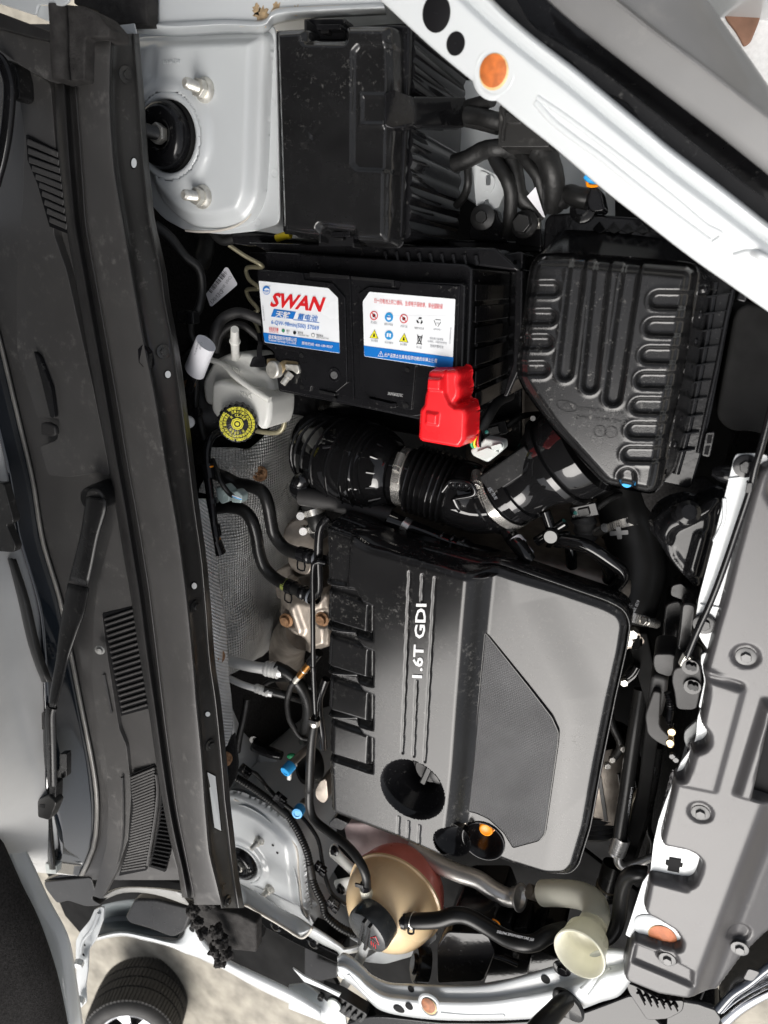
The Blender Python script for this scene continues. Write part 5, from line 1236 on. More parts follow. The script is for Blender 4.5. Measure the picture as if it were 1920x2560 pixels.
# drafted walls down to the flange
n_ = 120
def resample(pts, n):
    P = np.array([np.array(p) for p in pts + [pts[0]]]); ln = np.concatenate([[0], np.cumsum(np.linalg.norm(np.diff(P, axis=0), axis=1))])
    return [Vector([np.interp(s, ln, P[:, k]) for k in range(3)]) for s in np.linspace(0, ln[-1], n, endpoint=False)]
ring0 = resample(top_r, n_)
low_o = rc(L('F', -.095, [(430,250),(480,215),(700,225),(1080,270),(1345,500),(1330,600),(1290,830),(1250,1080),(1205,1330),(1130,1600),(1090,1640),(930,1640),(720,1600),(480,1330),(330,1080),(320,1000),(345,700),(400,420)]), .01, 4)
cen = sum(ring0, Vector()) / n_; cen2 = sum(low_o, Vector()) / len(low_o)
low_r = resample(low_o, 400)
def by_angle(p):
    a = math.atan2(p.y - cen.y, p.x - cen.x)
    return min(low_r, key=lambda q: abs((math.atan2(q.y - cen2.y, q.x - cen2.x) - a + math.pi) % (2 * math.pi) - math.pi))
rows = []
for k in (0, .04, .3, .65, 1.0):
    rows.append([((p + (p - cen).normalized() * .0100 + Vector((0, 0, -.022))) * (1 - k) + by_angle(p) * k) for p in ring0 + [ring0[0]]])
loft('lid_walls', rows, MOLD, ab, nu=2, nv=1, solid=0, smooth_u=False, smooth_v=False, sharp=70)
flg = rc(L('F', -.098, [(360,360),(372,165),(400,128),(525,118),(548,75),(590,52),(632,75),(650,128),(900,145),(1300,180),(1500,480),(1484,545),(1440,720),(1395,960),(1340,1250),(1282,1500),(1225,1690),(1190,1712),(1020,1668),(700,1640),(300,1150),(230,1000)]), .006)
poly('flange', flg, .010, GLOSS, ab, bevel=.003)
poly('filter_base', [p + Vector((0, 0, -.012)) for p in flg], .12, GLOSS, ab, bevel=.002)
for i in range(5):
    x = 690 + i * 82
    poly('gusset', [W('F', x - 45, 215 + i * 3, -.093), W('F', x - 2, 168 + i * 3, -.093), W('F', x + 40, 218 + i * 3, -.093), W('F', x - 4, 240, -.080)], .004, GLOSS, ab, bevel=.0008)
for i in range(10):
    s = i / 9; x0 = 1345 - s * 215; y0 = 590 + s * 900; x1 = 1470 - s * 210
    poly('gusset', [W('F', x0 - 40, y0 + 10, -.074), W('F', x1 - 20, y0 - 12, -.092), W('F', x1 - 20, y0 - 4, -.092), W('F', x0 - 40, y0 + 22, -.074)], .014, GLOSS, ab, bevel=.0006)
tube('flange_bead', [p + Vector((0, 0, .002)) for p in L('F', -.096, [(1352,520),(1310,800),(1255,1100),(1190,1400),(1130,1620)])], .004, GLOSS, ab, n=5, seg=8)
tube('flange_bead', [p + Vector((0, 0, .002)) for p in L('F', -.096, [(1455,560),(1412,760),(1365,1000),(1310,1250),(1255,1500)])], .0022, GLOSS, ab, n=5, seg=8)
for i in range(7):
    x, y = 1285 - i * 29, 560 + i * 148
    lathe('wall_pip', W('F', x, y, -.05), UPV, [(0, .005), (.003, .0035), (.004, .0001)], GLOSS, ab, seg=10)
poly('side_clip', rc(L('F', -.09, [(1300,1385),(1356,1380),(1325,1530),(1275,1520)]), .003), .008, GLOSS, ab, bevel=.002)
poly('clip_window', L('F', -.0893, [(1312,1400),(1340,1398),(1330,1448),(1306,1448)]), .002, INK, ab, bevel=0)
poly('clip_window', L('F', -.0893, [(1300,1462),(1326,1462),(1314,1515),(1290,1512)]), .002, INK, ab, bevel=0)
screw(W('F', 592, 100, -.094), UPV, .014, 'black screw in the corner lug of the air filter box', GLOSS)
pt_text('151000067AA', 'F', HB + .0002, (570,1258), (716,1272), (572,1236), MOLD, ab, ext=.0011, bold=.02)
pt_text('161AAH', 'F', HB + .0002, (738,1276), (824,1286), (739,1255), MOLD, ab, ext=.0011, bold=.02)
pt_text('CHINA  180 >PP-T20< D', 'F', HB + .0002, (550,1306), (840,1338), (553,1284), MOLD, ab, ext=.0011, bold=.02)
for x, y in ((690,1380),(755,1385)):
    lathe('date_stamp', W('F', x, y, HB + .0001), UPV, [(0, .0066), (.0011, .0062), (.0011, .0054), (.0001, .0050), (.0001, .0016), (.001, .0014), (.001, .0001)], MOLD, ab, seg=20)
    for k in range(6):
        a = k * math.pi / 3; c = W('F', x, y, HB + .0006)
        poly('date_tick', box_pts(c + Vector((math.cos(a), math.sin(a), 0)) * .0034, Vector((math.cos(a), math.sin(a), 0)), Vector((-math.sin(a), math.cos(a), 0)), .0012, .0004), .0006, MOLD, ab, bevel=0)
o = lathe('emblem_oval', W('F', 500, 1235, HB + .0001), UPV, [(0, .0125), (.001, .0122), (.001, .0105), (0, .010)], MOLD, ab, seg=32, ell=.45, xdir=Vector((1, -.12, 0)))
c = W('F', 500, 1235, HB + .0003)
poly('emblem_a', [c + Vector((-.0065, -.003, .0008)), c + Vector((-.001, .0038, .0008)), c + Vector((.001, .0038, .0008)), c + Vector((.0065, -.003, .0008)), c + Vector((.004, -.003, .0008)), c + Vector((0, .0016, .0008)), c + Vector((-.004, -.003, .0008))], .001, MOLD, ab, bevel=0)
lathe('blue_plug', W('F', 846, 1675, -.008), Vector((0, -.5, 1)), [(0, .006), (.002, .005), (.002, .0001)], BLUE, ab, seg=12)

# outlet neck with air mass meter, corrugated hose, clamps, resonator
nk = thing('air_outlet_duct', 'glossy black air outlet duct with mass meter below the air filter box', 'air duct', W('I', 1300, 600, -.15))
ax_pts = [W('I', 1560, 420, -.085), W('I', 1440, 490, -.088), W('I', 1330, 560, -.09), W('I', 1200, 650, -.093), W('I', 1100, 715, -.096), W('I', 1010, 775, -.10)]
tube('duct', ax_pts, [.060, .058, .052, .041, .0405, .0405], WET, nk, n=8, seg=40)
d_ax = (ax_pts[-1] - ax_pts[0]).normalized()
lathe('collar', W('I', 1380, 530, -.089), d_ax, [(-.006, .057), (-.005, .0605), (.002, .0605), (.004, .056)], WET, nk, seg=48)
lathe('collar', W('I', 1090, 722, -.096), d_ax, [(-.006, .0405), (-.005, .0445), (.003, .0445), (.005, .0405)], WET, nk, seg=48)
bx = W('I', 1040, 590, -.055)
sx_ = d_ax; sy_ = UPV.cross(d_ax).normalized()
poly('meter_block', rc(box_pts(W('I', 1020, 605, -.052), sx_, sy_, .036, .014), .003), .03, SATIN, nk, bevel=.003)
poly('meter_badge', rc(L('I', -.066, [(1135,790),(1170,745),(1240,725),(1290,750),(1310,800),(1260,850),(1180,870),(1130,840)]), .006), .004, SATIN, nk, bevel=.001)
pt_text('BOSCH', 'I', -.0655, (1205,800), (1275,770), (1195,775), INKG, nk)
poly('bottom_lug', rc(L('I', -.12, [(1440,800),(1590,710),(1610,770),(1560,830),(1470,840)]), .004), .02, WET, nk, bevel=.003)
for x, y in ((1196,237),(1570,755)): lathe('lug_rivet', W('I', x, y, -.06 if x < 1300 else -.117), UPV, [(0, .0035), (.001, .003), (.001, .0001)], BLKSTEEL, nk, seg=12)
cn = thing('sensor_connector', 'pale grey sensor connector with coloured wires on the air duct', 'connector', W('I', 880, 450, -.04))
poly('connector_body', rc(L('I', -.022, [(860,375),(990,400),(995,450),(940,500),(880,545),(800,510),(770,490),(760,455),(840,400)]), .003), .022, GREYPL, cn, bevel=.003)
poly('connector_ridge', rc(L('I', -.018, [(800,470),(880,440),(960,470),(930,500),(870,525)]), .002), .006, GREYPL, cn, bevel=.001)
poly('connector_latch', rc(L('I', -.016, [(900,430),(975,410),(985,440),(920,470)]), .002), .006, GREYPL, cn, bevel=.001)
for i, (mm, dx) in enumerate(((YELLOW, 0), (REDP, 18), (GREEN, -14), (INK, 28))):
    tube('wire', L('I', 0, [(830 + dx * .3, 320, -.03), (800 + dx, 370, -.022), (790 + dx * 1.4, 420, -.022), (815 + dx * 1.2, 450, -.026)]), .0015, mm, cn, n=5, seg=8)
tube('wire_sleeve', L('I', 0, [(1040,80,-.10),(950,130,-.07),(890,220,-.045),(825,325,-.032)]), .0060, TAPE, cn, n=6, seg=14, wob=.05)
hose = thing('intake_hose', 'glossy black corrugated intake hose with bellows under the red terminal cover', 'intake hose', W('I', 650, 750, -.2))
hp_ = [W('I', 1030, 762, -.101), W('I', 930, 800, -.104), W('I', 820, 800, -.106), W('I', 700, 760, -.106), W('I', 640, 740, -.106)]
tube('elbow', hp_, [.0425, .0425, .044, .045, .043], WET, hose, n=8, seg=40)
tube('bellows', [W('I', 655, 745, -.106), W('I', 560, 712, -.106), W('I', 450, 675, -.106), W('I', 370, 650, -.106)], .0425, WET, hose, n=10, seg=44, ribs=(.0080, .0090, .6), sharp=80)
tube('cuff', [W('I', 380, 652, -.106), W('I', 250, 625, -.106)], .0385, WET, hose, n=3, seg=40)
for (x, y, hh, r_) in ((960,790,-.103,.0445),(905,802,-.105,.0445)):
    lathe('hose_bead', W('I', x, y, hh), W('I', 930, 800, -.104) - W('I', 1030, 762, -.101), [(-.003, .042), (0, r_ + .0015), (.003, .042)], WET, hose, seg=40)
ov = rc(L('I', 0, [(585,760,-.064),(655,795,-.064),(700,870,-.068),(770,990,-.085),(700,950,-.078),(600,850,-.07)]), .004)
tube('moulded_rib', L('I', 0, [(650,790,-.0615),(690,870,-.066),(760,980,-.082),(900,1000,-.09),(1000,985,-.092)]), .0045, WET, hose, n=6, seg=10)
tube('moulded_rib', L('I', 0, [(570,740,-.0645),(640,670,-.063),(760,690,-.060),(790,760,-.0605),(660,790,-.0615)]), .0032, WET, hose, n=6, seg=10)
for k in range(3): lathe('cavity_mark', W('I', 642 + k * 44, 697, -.0600), Vector((0, .25, 1)), [(0, .0068), (.0008, .006), (0, .005), (0, .002), (.0008, .0001)], WET, hose, seg=18)
band_clamp('hose_clamp', W('I', 995, 778, -.1015), ax_pts[-2] - ax_pts[-1], .0437, .012, 'bright steel hose clamp on the intake elbow next to the air mass meter', scr=Vector((-.3, .72, .55)))
c0 = thing
pt_text('KBC 70-90', 'I', -.0560, (880,722), (930,800), (905,712), INKG, bpy.data.objects['hose_clamp'])
band_clamp('hose_clamp', W('I', 318, 640, -.106), W('I', 380, 652, -.106) - W('I', 250, 625, -.106), .0392, .012, 'bright steel hose clamp where the bellows meets the ribbed resonator', scr=Vector((.05, .65, .75)))
rs = thing('intake_resonator', 'glossy black ribbed resonator box left of the corrugated intake hose', 'resonator', W('H', 1250, 600, -.2))
rp = [W('I', 260, 628, -.106), W('I', 190, 612, -.108), W('I', 100, 600, -.115), W('H', 1280, 590, -.125), W('H', 1150, 520, -.15), W('H', 1090, 450, -.19), W('H', 1080, 430, -.28)]
rr = [.040, .050, .060, .064, .060, .052, .045]
tube('shell', rp, rr, WET, rs, n=8, seg=40)
sp_ = cr([np.append(np.array(p), r) for p, r in zip(rp, rr)], 8)
for i in (10, 13, 16, 19, 22, 25, 28, 31, 34):
    p = Vector(sp_[i][:3]); d = Vector(sp_[i + 1][:3]) - Vector(sp_[i - 1][:3])
    lathe('shell_rib', p, d, [(-.0016, sp_[i][3] - .002), (-.0008, sp_[i][3] + .0022), (.0008, sp_[i][3] + .0022), (.0016, sp_[i][3] - .002)], WET, rs, seg=44)
for k in range(7):
    a = .1 + k * .42; p0, p1 = Vector(sp_[2][:3]), Vector(sp_[9][:3])
    x_, y_, a_ = frame(p1 - p0); u_ = x_ * math.cos(a) + y_ * math.sin(a)
    tube('long_rib', [p0 + u_ * (sp_[2][3] + .0), p1 + u_ * sp_[9][3]], .0016, WET, rs, n=3, seg=6)
poly('neck_plate', L('H', -.13, [(1000,430),(1040,360),(1075,420),(1110,560),(1100,660),(1000,680)]), .05, WET, rs, bevel=.008, seg=3)
# ================================================================== engine cover
ec = thing('engine_cover', 'black plastic engine cover with 1.6T GDI lettering and mesh insert', 'engine cover', W('N', 800, 1000, -.10))
HC = .0
co = L('N', HC, [(135,112),(262,160),(338,212),(845,352),(935,346),(1480,537),(1558,580),(1582,640),(1562,770),(1510,1000),(1440,1350),(1388,1640),(1330,1830),(1290,1866),(1190,1860),(1000,1800),(850,1735),(795,1722),(750,1732),(715,1716),(480,1612),(168,1492),(150,1000),(143,400)])
def P(x, y): return wp('N', x, y, HC)
crease = [P(928,200), P(932,345), P(905,620), P(870,1000), P(845,1300), P(825,1480), P(795,1700), P(770,1950), P(2400,1950), P(2400,200)]
far = [P(1040,300), P(1060,520), P(1215,820), P(1300,1000), P(1320,1120), P(1290,1400), P(1240,1700), P(1190,1950), P(2400,1950), P(2400,300)]
pads = [[P(90,y0 - 20), P(285, y0 + 8), P(322, y0 + 68), P(374, y0 + 92), P(372, y0 + 262), P(340, y0 + 255), P(90, y0 + 170)] for y0 in (402, 620, 830, 1040)]
padq = [([P(90, y0 - 5), P(352, y0 + 84), P(352, y0 + 240), P(90, y0 + 158)], P(250, y0 + 60)[1], P(250, y0 + 210)[1]) for y0 in (402, 620, 830, 1040)]
grv = [((548,330),(512,1200)),((610,345),(606,470)),((581,855),(566,1215)),((670,358),(620,1242)),((495,1510),(490,1628)),((542,1532),(538,1650)),((595,1552),(590,1668))]
GV = [(P(*a), P(*b)) for a, b in grv]
oc = P(560, 1378); dc = wp('N', 903, 1625, -.025); nc = wp('N', 760, 1605, -.014)
def f_ec(X, Y, d):
    z = HC - .004 * ss(d, -.008, .0) - .034 * ss(d, .0, .0045)
    dcr = -sdp(crease, X, Y)
    z = z - .024 * ss(dcr, -.030, .002) - np.clip(dcr, 0, .2) * .02
    z = z - .005 * ss(-sdp(far, X, Y), -.012, .050)
    for p in pads:
        z = z - .013 * ss(-sdp(p, X, Y), -.001, .007)
    for p, yt, yb in padq:
        tt = np.clip((Y - yt) / (yb - yt), 0, 1)
        z = z + (.0065 + .005 * tt) * ss(-sdp(p, X, Y), .0, .006)
    for a, b in GV:
        z = z - .0014 * ss(.0018 - sds(a, b, X, Y), -.0002, .0010)
    a, b = P(262, 150), P(258, 395)
    z = z - .006 * ss(-( (X - a[0]) ), -.004, .004) * ss((Y - P(258, 400)[1]), -.004, .004)
    return z
oc_w = W('N', 560, 1378, HC); dc_w = W('N', 903, 1625, -.0235)
rO = (W('N', 712, 1400, HC) - W('N', 405, 1340, HC)).length / 2
rD = (W('N', 1002, 1660, -.025) - W('N', 812, 1600, -.025)).length / 2
hO = circ(Vector((oc[0], oc[1], 0)), rO, 56); hD = circ(Vector((dc[0], dc[1], 0)), rD, 48); hN = circ(Vector((nc[0], nc[1], 0)), .024, 30)
hfield('cover_shell', rc(co, .008, 4), f_ec, COVER, ec, res=.0014, margin=.0045, holes=[hO, hD, hN])
cs_ = offset(rc(co, .008, 4), .0046); cs_.append(cs_[0])
loft('cover_skirt', [[p + Vector((0, 0, -.034)) for p in cs_], [p + Vector((0, 0, -.075)) for p in cs_]], COVER, ec, nu=2, nv=1, solid=.002, smooth_u=False, smooth_v=False)
# upper roll-off
rows = [[W('N', *a, -.006), W('N', (a[0] + b[0]) / 2, (a[1] + b[1]) / 2, -.022), W('N', *b, -.055)] for a, b in (((138,115),(165,70)), ((262,163),(380,96)), ((338,215),(470,120)), ((600,285),(650,195)), ((845,354),(850,268)), ((935,348),(1010,325)))]
loft('rear_roll', rows, COVER, ec, nu=5, nv=4, solid=.002)
lathe('filler_bowl', oc_w, UPV, [(-.003, rO + .003), (.000, rO + .0015), (-.001, rO - .001), (-.012, rO * .90), (-.030, rO * .68), (-.046, rO * .52), (-.060, rO * .45), (-.060, .0001)], GLOSS, ec, seg=56, sharp=60)
oil = thing('oil_filler_cap', 'black oil filler cap with raised grip inside the round cover bowl', 'oil cap', oc_w + Vector((0, 0, -.045)))
lathe('cap_base', oc_w + Vector((.012, .016, -.044)), UPV, [(0, .021), (.012, .021), (.015, .019), (.015, .0001)], DRUB, oil, seg=36)
poly('cap_grip', rc(box_pts(oc_w + Vector((.012, .016, -.016)), Vector((.25, 1, 0)).normalized(), Vector((1, -.25, 0)).normalized(), .017, .0045), .003), .016, SATIN, oil, bevel=.003)
lathe('cap_dial', oc_w + Vector((.026, .012, -.030)), Vector((.1, 0, 1)), [(0, .011), (.004, .011), (.005, .008), (.005, .0001)], SATIN, oil, seg=24)
lathe('dipstick_bowl', dc_w + Vector((0, 0, .0)), UPV, [(-.006, rD + .003), (.0012, rD + .002), (.0012, rD + .001), (-.001, rD - .001), (-.016, rD * .80), (-.030, rD * .46), (-.034, .0001)], GLOSS, ec, seg=48, sharp=60)
lathe('bowl_notch', W('N', 760, 1605, -.014), UPV, [(.006, .0265), (.004, .0245), (-.012, .020), (-.020, .0001)], GLOSS, ec, seg=30, sharp=60)
dp_ = thing('oil_dipstick', 'orange dipstick button in the small cover bowl', 'dipstick', dc_w + Vector((0, .012, -.03)))
lathe('button', dc_w + Vector((0, .012, -.012)), Vector((0, .1, 1)), [(-.012, .0098), (.002, .0098), (.004, .0092), (.005, .0075), (.0035, .0045), (.0035, .0001)], ORANGE, dp_, seg=30)
lathe('stem', dc_w + Vector((0, .012, -.03)), UPV, [(0, .011), (.014, .011), (.014, .0001)], ORANGE, dp_, seg=20)
mesh_o = rc(L('N', -.0228, [(912,618),(1120,880),(1235,1030),(1266,1100),(1262,1160),(1200,1590),(1172,1626),(1046,1660),(1000,1585),(930,1520),(870,1492),(826,1482),(850,1250),(880,950)]), .004)
mo = poly('mesh_insert', [Vector((p.x, p.y, p.z)) for p in mesh_o], .004, MESHG, ec, bevel=.0006)
mo.location.z += .0
planar_uv(mo)
tube('mesh_border', [p + Vector((0, 0, .0002)) for p in mesh_o + [mesh_o[0]]], .0009, COVER, ec, n=1, seg=6)
pt_text('1.6T GDI', 'N', HC + .0002, (607,838), (629,480), (560,835), INKW, ec, ext=.0008, bold=.02)

# ================================================================== brake booster and fluid reservoir
bb = thing('brake_booster', 'large round black brake booster behind the fluid reservoir', 'brake booster', W('H', 450, 150, -.28))
lathe('shell', W('H', 420, 170, -.235), Vector((.85, .05, .45)), [(-.06, .115), (-.01, .118), (.0, .120), (.006, .116), (.03, .095), (.045, .06), (.05, .0001)], SATIN, bb, seg=56)
rv = thing('brake_fluid_reservoir', 'white translucent brake fluid reservoir with black screw cap', 'fluid reservoir', W('E', 280, 950, -.16))
poly('rear_chamber', rc(L('E', -.085, [(112,745),(200,702),(330,705),(338,790),(402,802),(442,885),(432,960),(300,1000),(64,990),(50,860),(90,790)]), .012), .06, WPLAS, rv, bevel=.008, seg=4)
poly('front_chamber', rc(L('E', -.062, [(100,870),(140,850),(250,880),(330,900),(428,935),(425,1060),(405,1118),(372,1125),(330,1080),(150,1078),(98,1025)]), .012), .07, WPLAS, rv, bevel=.010, seg=4)
tube('mould_seam', L('E', 0, [(105,742,-.082),(180,770,-.078),(235,830,-.066),(330,900,-.058),(400,945,-.056),(425,960,-.056)]), .0042, WPLAS, rv, n=5, seg=10)
tube('vent_nipple', L('E', 0, [(238,725,-.085),(236,690,-.07),(234,640,-.055),(233,575,-.035)]), [.0065, .0055, .006, .0052], WPLAS, rv, n=5, seg=14)
lathe('nipple_ring', W('E', 234, 640, -.055), W('E', 233, 575, -.035) - W('E', 236, 690, -.07), [(-.002, .005), (0, .0075), (.002, .005)], WPLAS, rv, seg=16)
for k in range(4): tube('level_mark', L('E', -.0835, [(212 + k * 12, 775 + k * 3), (222 + k * 12, 805 + k * 3)]), .0012, WPLAS, rv, n=2, seg=6)
pt_text('MAX', 'E', -.060, (265,935), (325,955), (262,912), WPLAS, rv, ext=.0008)
cc = W('E', 250, 1082, -.050); cax = ((Vector(CAM) - cc).normalized() * .8 + Vector((.1, -.15, .25))).normalized()
xr, yr, ar = frame(cax)
# keep the print upright in the picture: x axis along the photograph's right
imr = Vector((AX[0][0], AX[1][0], AX[2][0])); xr = (imr - cax * imr.dot(cax)).normalized(); yr = cax.cross(xr)
lathe('filler_neck', cc + cax * -.012, cax, [(-.02, .024), (.006, .024), (.006, .0001)], WPLAS, rv, seg=32)
Rc = .0265
verts = []; prof = [(-.008, 1.0), (.006, 1.0), (.010, .97), (.0115, .93), (.0115, .0)]
cap_m = []
seg = 120
for (hh, k) in prof:
    for j in range(seg):
        a = 2 * math.pi * j / seg
        kn = 1 + (.030 * math.cos(a * 20) if k > .96 else 0)
        verts.append(cc + cax * hh + (xr * math.cos(a) + yr * math.sin(a)) * (Rc * k * kn + 1e-5))
fcs = [[i * seg + j, i * seg + (j + 1) % seg, (i + 1) * seg + (j + 1) % seg, (i + 1) * seg + j] for i in range(len(prof) - 1) for j in range(seg)]
cap = link('screw_cap', fixn(mesh('screw_cap', verts, fcs)), GLOSS, rv, sharp=45)
ct_ = cc + cax * .0118
ring_text('WARNING: USE ONLY DOT4 BRAKE FLUID FROM A SEALED CONTAINER. CLEAN FILLER CAP BEFORE REMOVING.   ', ct_, xr, yr, .0196, .0036, math.radians(120), math.radians(120 - 360), INKY, cap)
ring_text('注意:只能使用来自密封容器中的制动液打开储液罐盖前请清洁 ', ct_, xr, yr, .0150, .0034, math.radians(115), math.radians(115 - 360), INKY, cap)
ring_text('关 CLOSE', ct_, xr, yr, .0102, .0034, math.radians(135), math.radians(25), INKY, cap)
ring_text('开 OPEN', ct_, xr, yr, .0102, .0034, math.radians(-45), math.radians(-150), INKY, cap)
lathe('cap_emblem', ct_, cax, [(0, .0085), (.0005, .0083), (.0005, .0072), (.0002, .0070)], INKY, cap, seg=8)
lathe('cap_emblem', ct_, cax, [(0, .0066), (.0005, .0064), (.0005, .0046), (.0002, .0044)], INKY, cap, seg=8)
lathe('cap_emblem', ct_, cax, [(0, .0026), (.0006, .0024), (.0006, .0001)], INKY, cap, seg=20)
# level sensor plug beside the reservoir
sn = thing('level_sensor_plug', 'small black level sensor plug at the right of the fluid reservoir', 'connector', W('E', 365, 760, -.08))
poly('plug_body', rc(L('E', -.06, [(330,725),(395,720),(402,785),(310,780)]), .003), .03, GLOSS, sn, bevel=.002)
for k in range(3): tube('plug_wire', L('E', 0, [(362 + k * 7, 725, -.06), (360 + k * 7, 690, -.055), (368 + k * 5, 650, -.05), (360 + k * 4, 600, -.06)]), .002, INK, sn, n=4, seg=6)
# pipes in front of and around the reservoir
tag(tube('brake_pipe', L('E', 0, [(470,880,-.16),(440,930,-.15),(505,960,-.14),(508,1050,-.14),(495,1115,-.14),(450,1140,-.14),(350,1128,-.14),(320,1110,-.15)]), .0038, OLIVE, None, n=6, seg=12), 'olive metal brake pipe looping below the battery corner', 'brake pipe')
tag(tube('brake_pipe', L('E', 0, [(200,115,-.12),(290,175,-.13),(385,232,-.14),(300,240,-.15),(310,300,-.15),(365,350,-.15),(300,360,-.16),(315,410,-.16),(360,470,-.16),(310,500,-.16),(350,545,-.16),(375,640,-.16)]), .0030, OLIVE, None, n=6, seg=10), 'zigzag olive brake pipe left of the battery label', 'brake pipe')
o = lathe('pipe_mark', W('E', 507, 1028, -.1395), Vector((0, 1, 0)), [(-.003, .0041), (.003, .0041)], mat('green_paint', (.0, .35, .2), .4, var=0), None, seg=14)
tag(o, 'tiny green paint band on the olive brake pipe', 'paint mark')
ys = thing('sensor_lead', 'black sensor plug with yellow sleeve under the fuse box', 'sensor lead', W('E', 400, 70, -.1))
tube('yellow_sleeve', L('E', -.06, [(462,78),(500,66),(538,58)]), .0046, YELLOW, ys, n=4, seg=14)
tube('black_plug', L('E', -.065, [(240,75),(330,80),(400,76),(465,76)]), [.008, .009, .007, .0045], GLOSS, ys, n=4, seg=14)
tube('taped_wire', L('E', -.08, [(250,70),(190,90),(150,80),(110,30),(60,-10)]), .0065, TAPE, ys, n=5, seg=12)
# barcode label on the dark booster bracket
bl_ = thing('part_label', 'white barcode part label stuck beside the battery', 'label', W('E', 160, 340, -.10))
lp = L('E', -.095, [(76,382),(182,236),(196,238),(246,325),(243,335),(108,450),(98,447)])
bo = poly('label_sheet', rc(lp, .002), .0008, PAPER, bl_, bevel=0)
p0, p1 = W('E', 82, 358, -.0945), W('E', 170, 252, -.0945); q0 = W('E', 106, 378, -.0945)
for k in range(26):
    if k % 7 == 3: continue
    s0 = k / 26; s1 = s0 + (.012 if k % 3 else .024)
    a, b = p0 + (p1 - p0) * s0, p0 + (p1 - p0) * s1
    dq = q0 - p0
    poly('barcode_bar', [a, b, b + dq, a + dq], .0002, INK, bl_, bevel=0)
lettering('CHN  9HQ', W('E', 218, 290, -.0945), W('E', 160, 372, -.0945), W('E', 205, 280, -.0945), INKG, bl_)
lettering('S202043301 0109', W('E', 190, 262, -.0945), W('E', 118, 350, -.0945), W('E', 180, 256, -.0945), INKG, bl_)
lettering('DENKI', W('E', 172, 372, -.0945), W('E', 110, 436, -.0945), W('E', 158, 356, -.0945), INKG, bl_)
# paper wrapped pipe
pw = thing('clutch_pipe', 'black pipe with white paper tag wrapped round it beside the cowl beam', 'pipe', W('D', 1260, 1000, -.06))
tube('pipe', L('D', 0, [(1180,1160,-.08),(1215,1090,-.06),(1255,980,-.03),(1290,900,-.02)]), .0060, GLOSS, pw, n=5, seg=16)
tube('rust_ring', L('D', 0, [(1214,1040,-.052),(1240,1030,-.046)]), .0066, mat('rusted_metal', (.3, .17, .09)), pw, n=2, seg=14)
tube('paper_tag', L('D', 0, [(1262,950,-.012),(1290,880,-.004),(1322,800,.004),(1335,772,.006)]), [.0150, .0145, .0142, .0142], PAPER, pw, n=4, seg=24, flat=.75)
lettering('ID.996', W('D', 1312, 768, .022), W('D', 1300, 815, .021), W('D', 1298, 766, .022), INKG, pw)
lettering('ERM5-88-96-03', W('D', 1292, 766, .023), W('D', 1266, 850, .0195), W('D', 1280, 764, .023), INKG, pw)

# ================================================================== expansion tank
et = thing('coolant_expansion_tank', 'amber plastic coolant expansion tank with pink lower half and dark cap', 'coolant tank', W('M', 480, 660, -.24))
tcn = W('M', 475, 705, -.110); RT = .079
tax = Vector((-.06, .0, 1)).normalized()
up_prof = [(.002, RT * 1.05), (.006, RT * 1.05), (.007, RT)]
for i in range(1, 12):
    a = i / 12 * math.pi / 2 * .80
    up_prof.append((.007 + RT * .92 * math.sin(a), RT * math.cos(a) ** .9))
up_prof += [(RT * .98, RT * .36), (RT * .99, .0001)]
lathe('upper_half', tcn, tax, up_prof, AMBER, et, seg=64, sharp=70)
dn_prof = [(.002, RT * 1.05), (-.003, RT * 1.05), (-.004, RT)]
for i in range(1, 10):
    a = i / 10 * math.pi / 2
    dn_prof.append((-.004 - RT * .95 * math.sin(a), max(.0001, RT * math.cos(a))))
lathe('lower_half', tcn, tax, dn_prof, PINK, et, seg=64, sharp=70)
ck = W('M', 345, 868, -.022)
cka = Vector((-.22, -.16, .95)).normalized()
lathe('cap', ck, cka, [(-.02, .036), (.004, .037), (.010, .035), (.013, .028), (.0135, .0001)], mat('grey_black_cap', (.035, .037, .038), .25, var=.2), et, seg=40)
gd = Vector((W('M', 360, 790, -.02) - W('M', 310, 940, -.02)))
gd = (gd - cka * gd.dot(cka)).normalized(); gs = cka.cross(gd)
for sg in (-1, 1):
    poly('cap_grip', box_pts(ck + cka * .018 + gs * sg * .0055, gd, gs, .034, .0024), .008, SATIN, et, bevel=.0012, down=-cka)
for pts in ([(-.006, .026), (-.016, .015), (-.012, .010)],):
    q = [ck + cka * .0142 + gs * (-.018) + gd * (.012) + gs * x for x in (-.008, 0, .008)]
    tv_ = [ck + cka * .0138 - gs * .018 + gd * .018, ck + cka * .0138 - gs * .026 + gd * .004, ck + cka * .0138 - gs * .010 + gd * .004]
    tube('warning_mark', tv_ + [tv_[0]], .0007, INKR, et, n=1, seg=6)
    for k in range(3): tube('warning_mark', [ck + cka * .0138 - gs * (.012 + k * .004) + gd * -.002, ck + cka * .0138 - gs * (.014 + k * .004) + gd * -.012], .0007, INKR, et, n=1, seg=6)
tube('mounting_ear', L('M', 0, [(150,470,-.17),(220,540,-.15),(280,600,-.13)]), [.016, .013, .014], WPLAS, et, n=4, seg=12, flat=.5)
tube('mounting_ear', L('M', 0, [(190,660,-.14),(250,640,-.125),(300,640,-.12)]), [.016, .013, .014], WPLAS, et, n=4, seg=12, flat=.5)
tube('upper_nozzle', L('M', 0, [(330,705,-.055),(322,680,-.045),(315,660,-.038)]), [.011, .0095, .009], IVORY, et, n=3, seg=14)
tube('side_nozzle', L('M', 0, [(480,830,-.06),(500,828,-.055),(525,828,-.052)]), [.012, .0105, .010], mat('peach_nozzle', (.78, .42, .25), .3, sss=.3), et, n=3, seg=14)
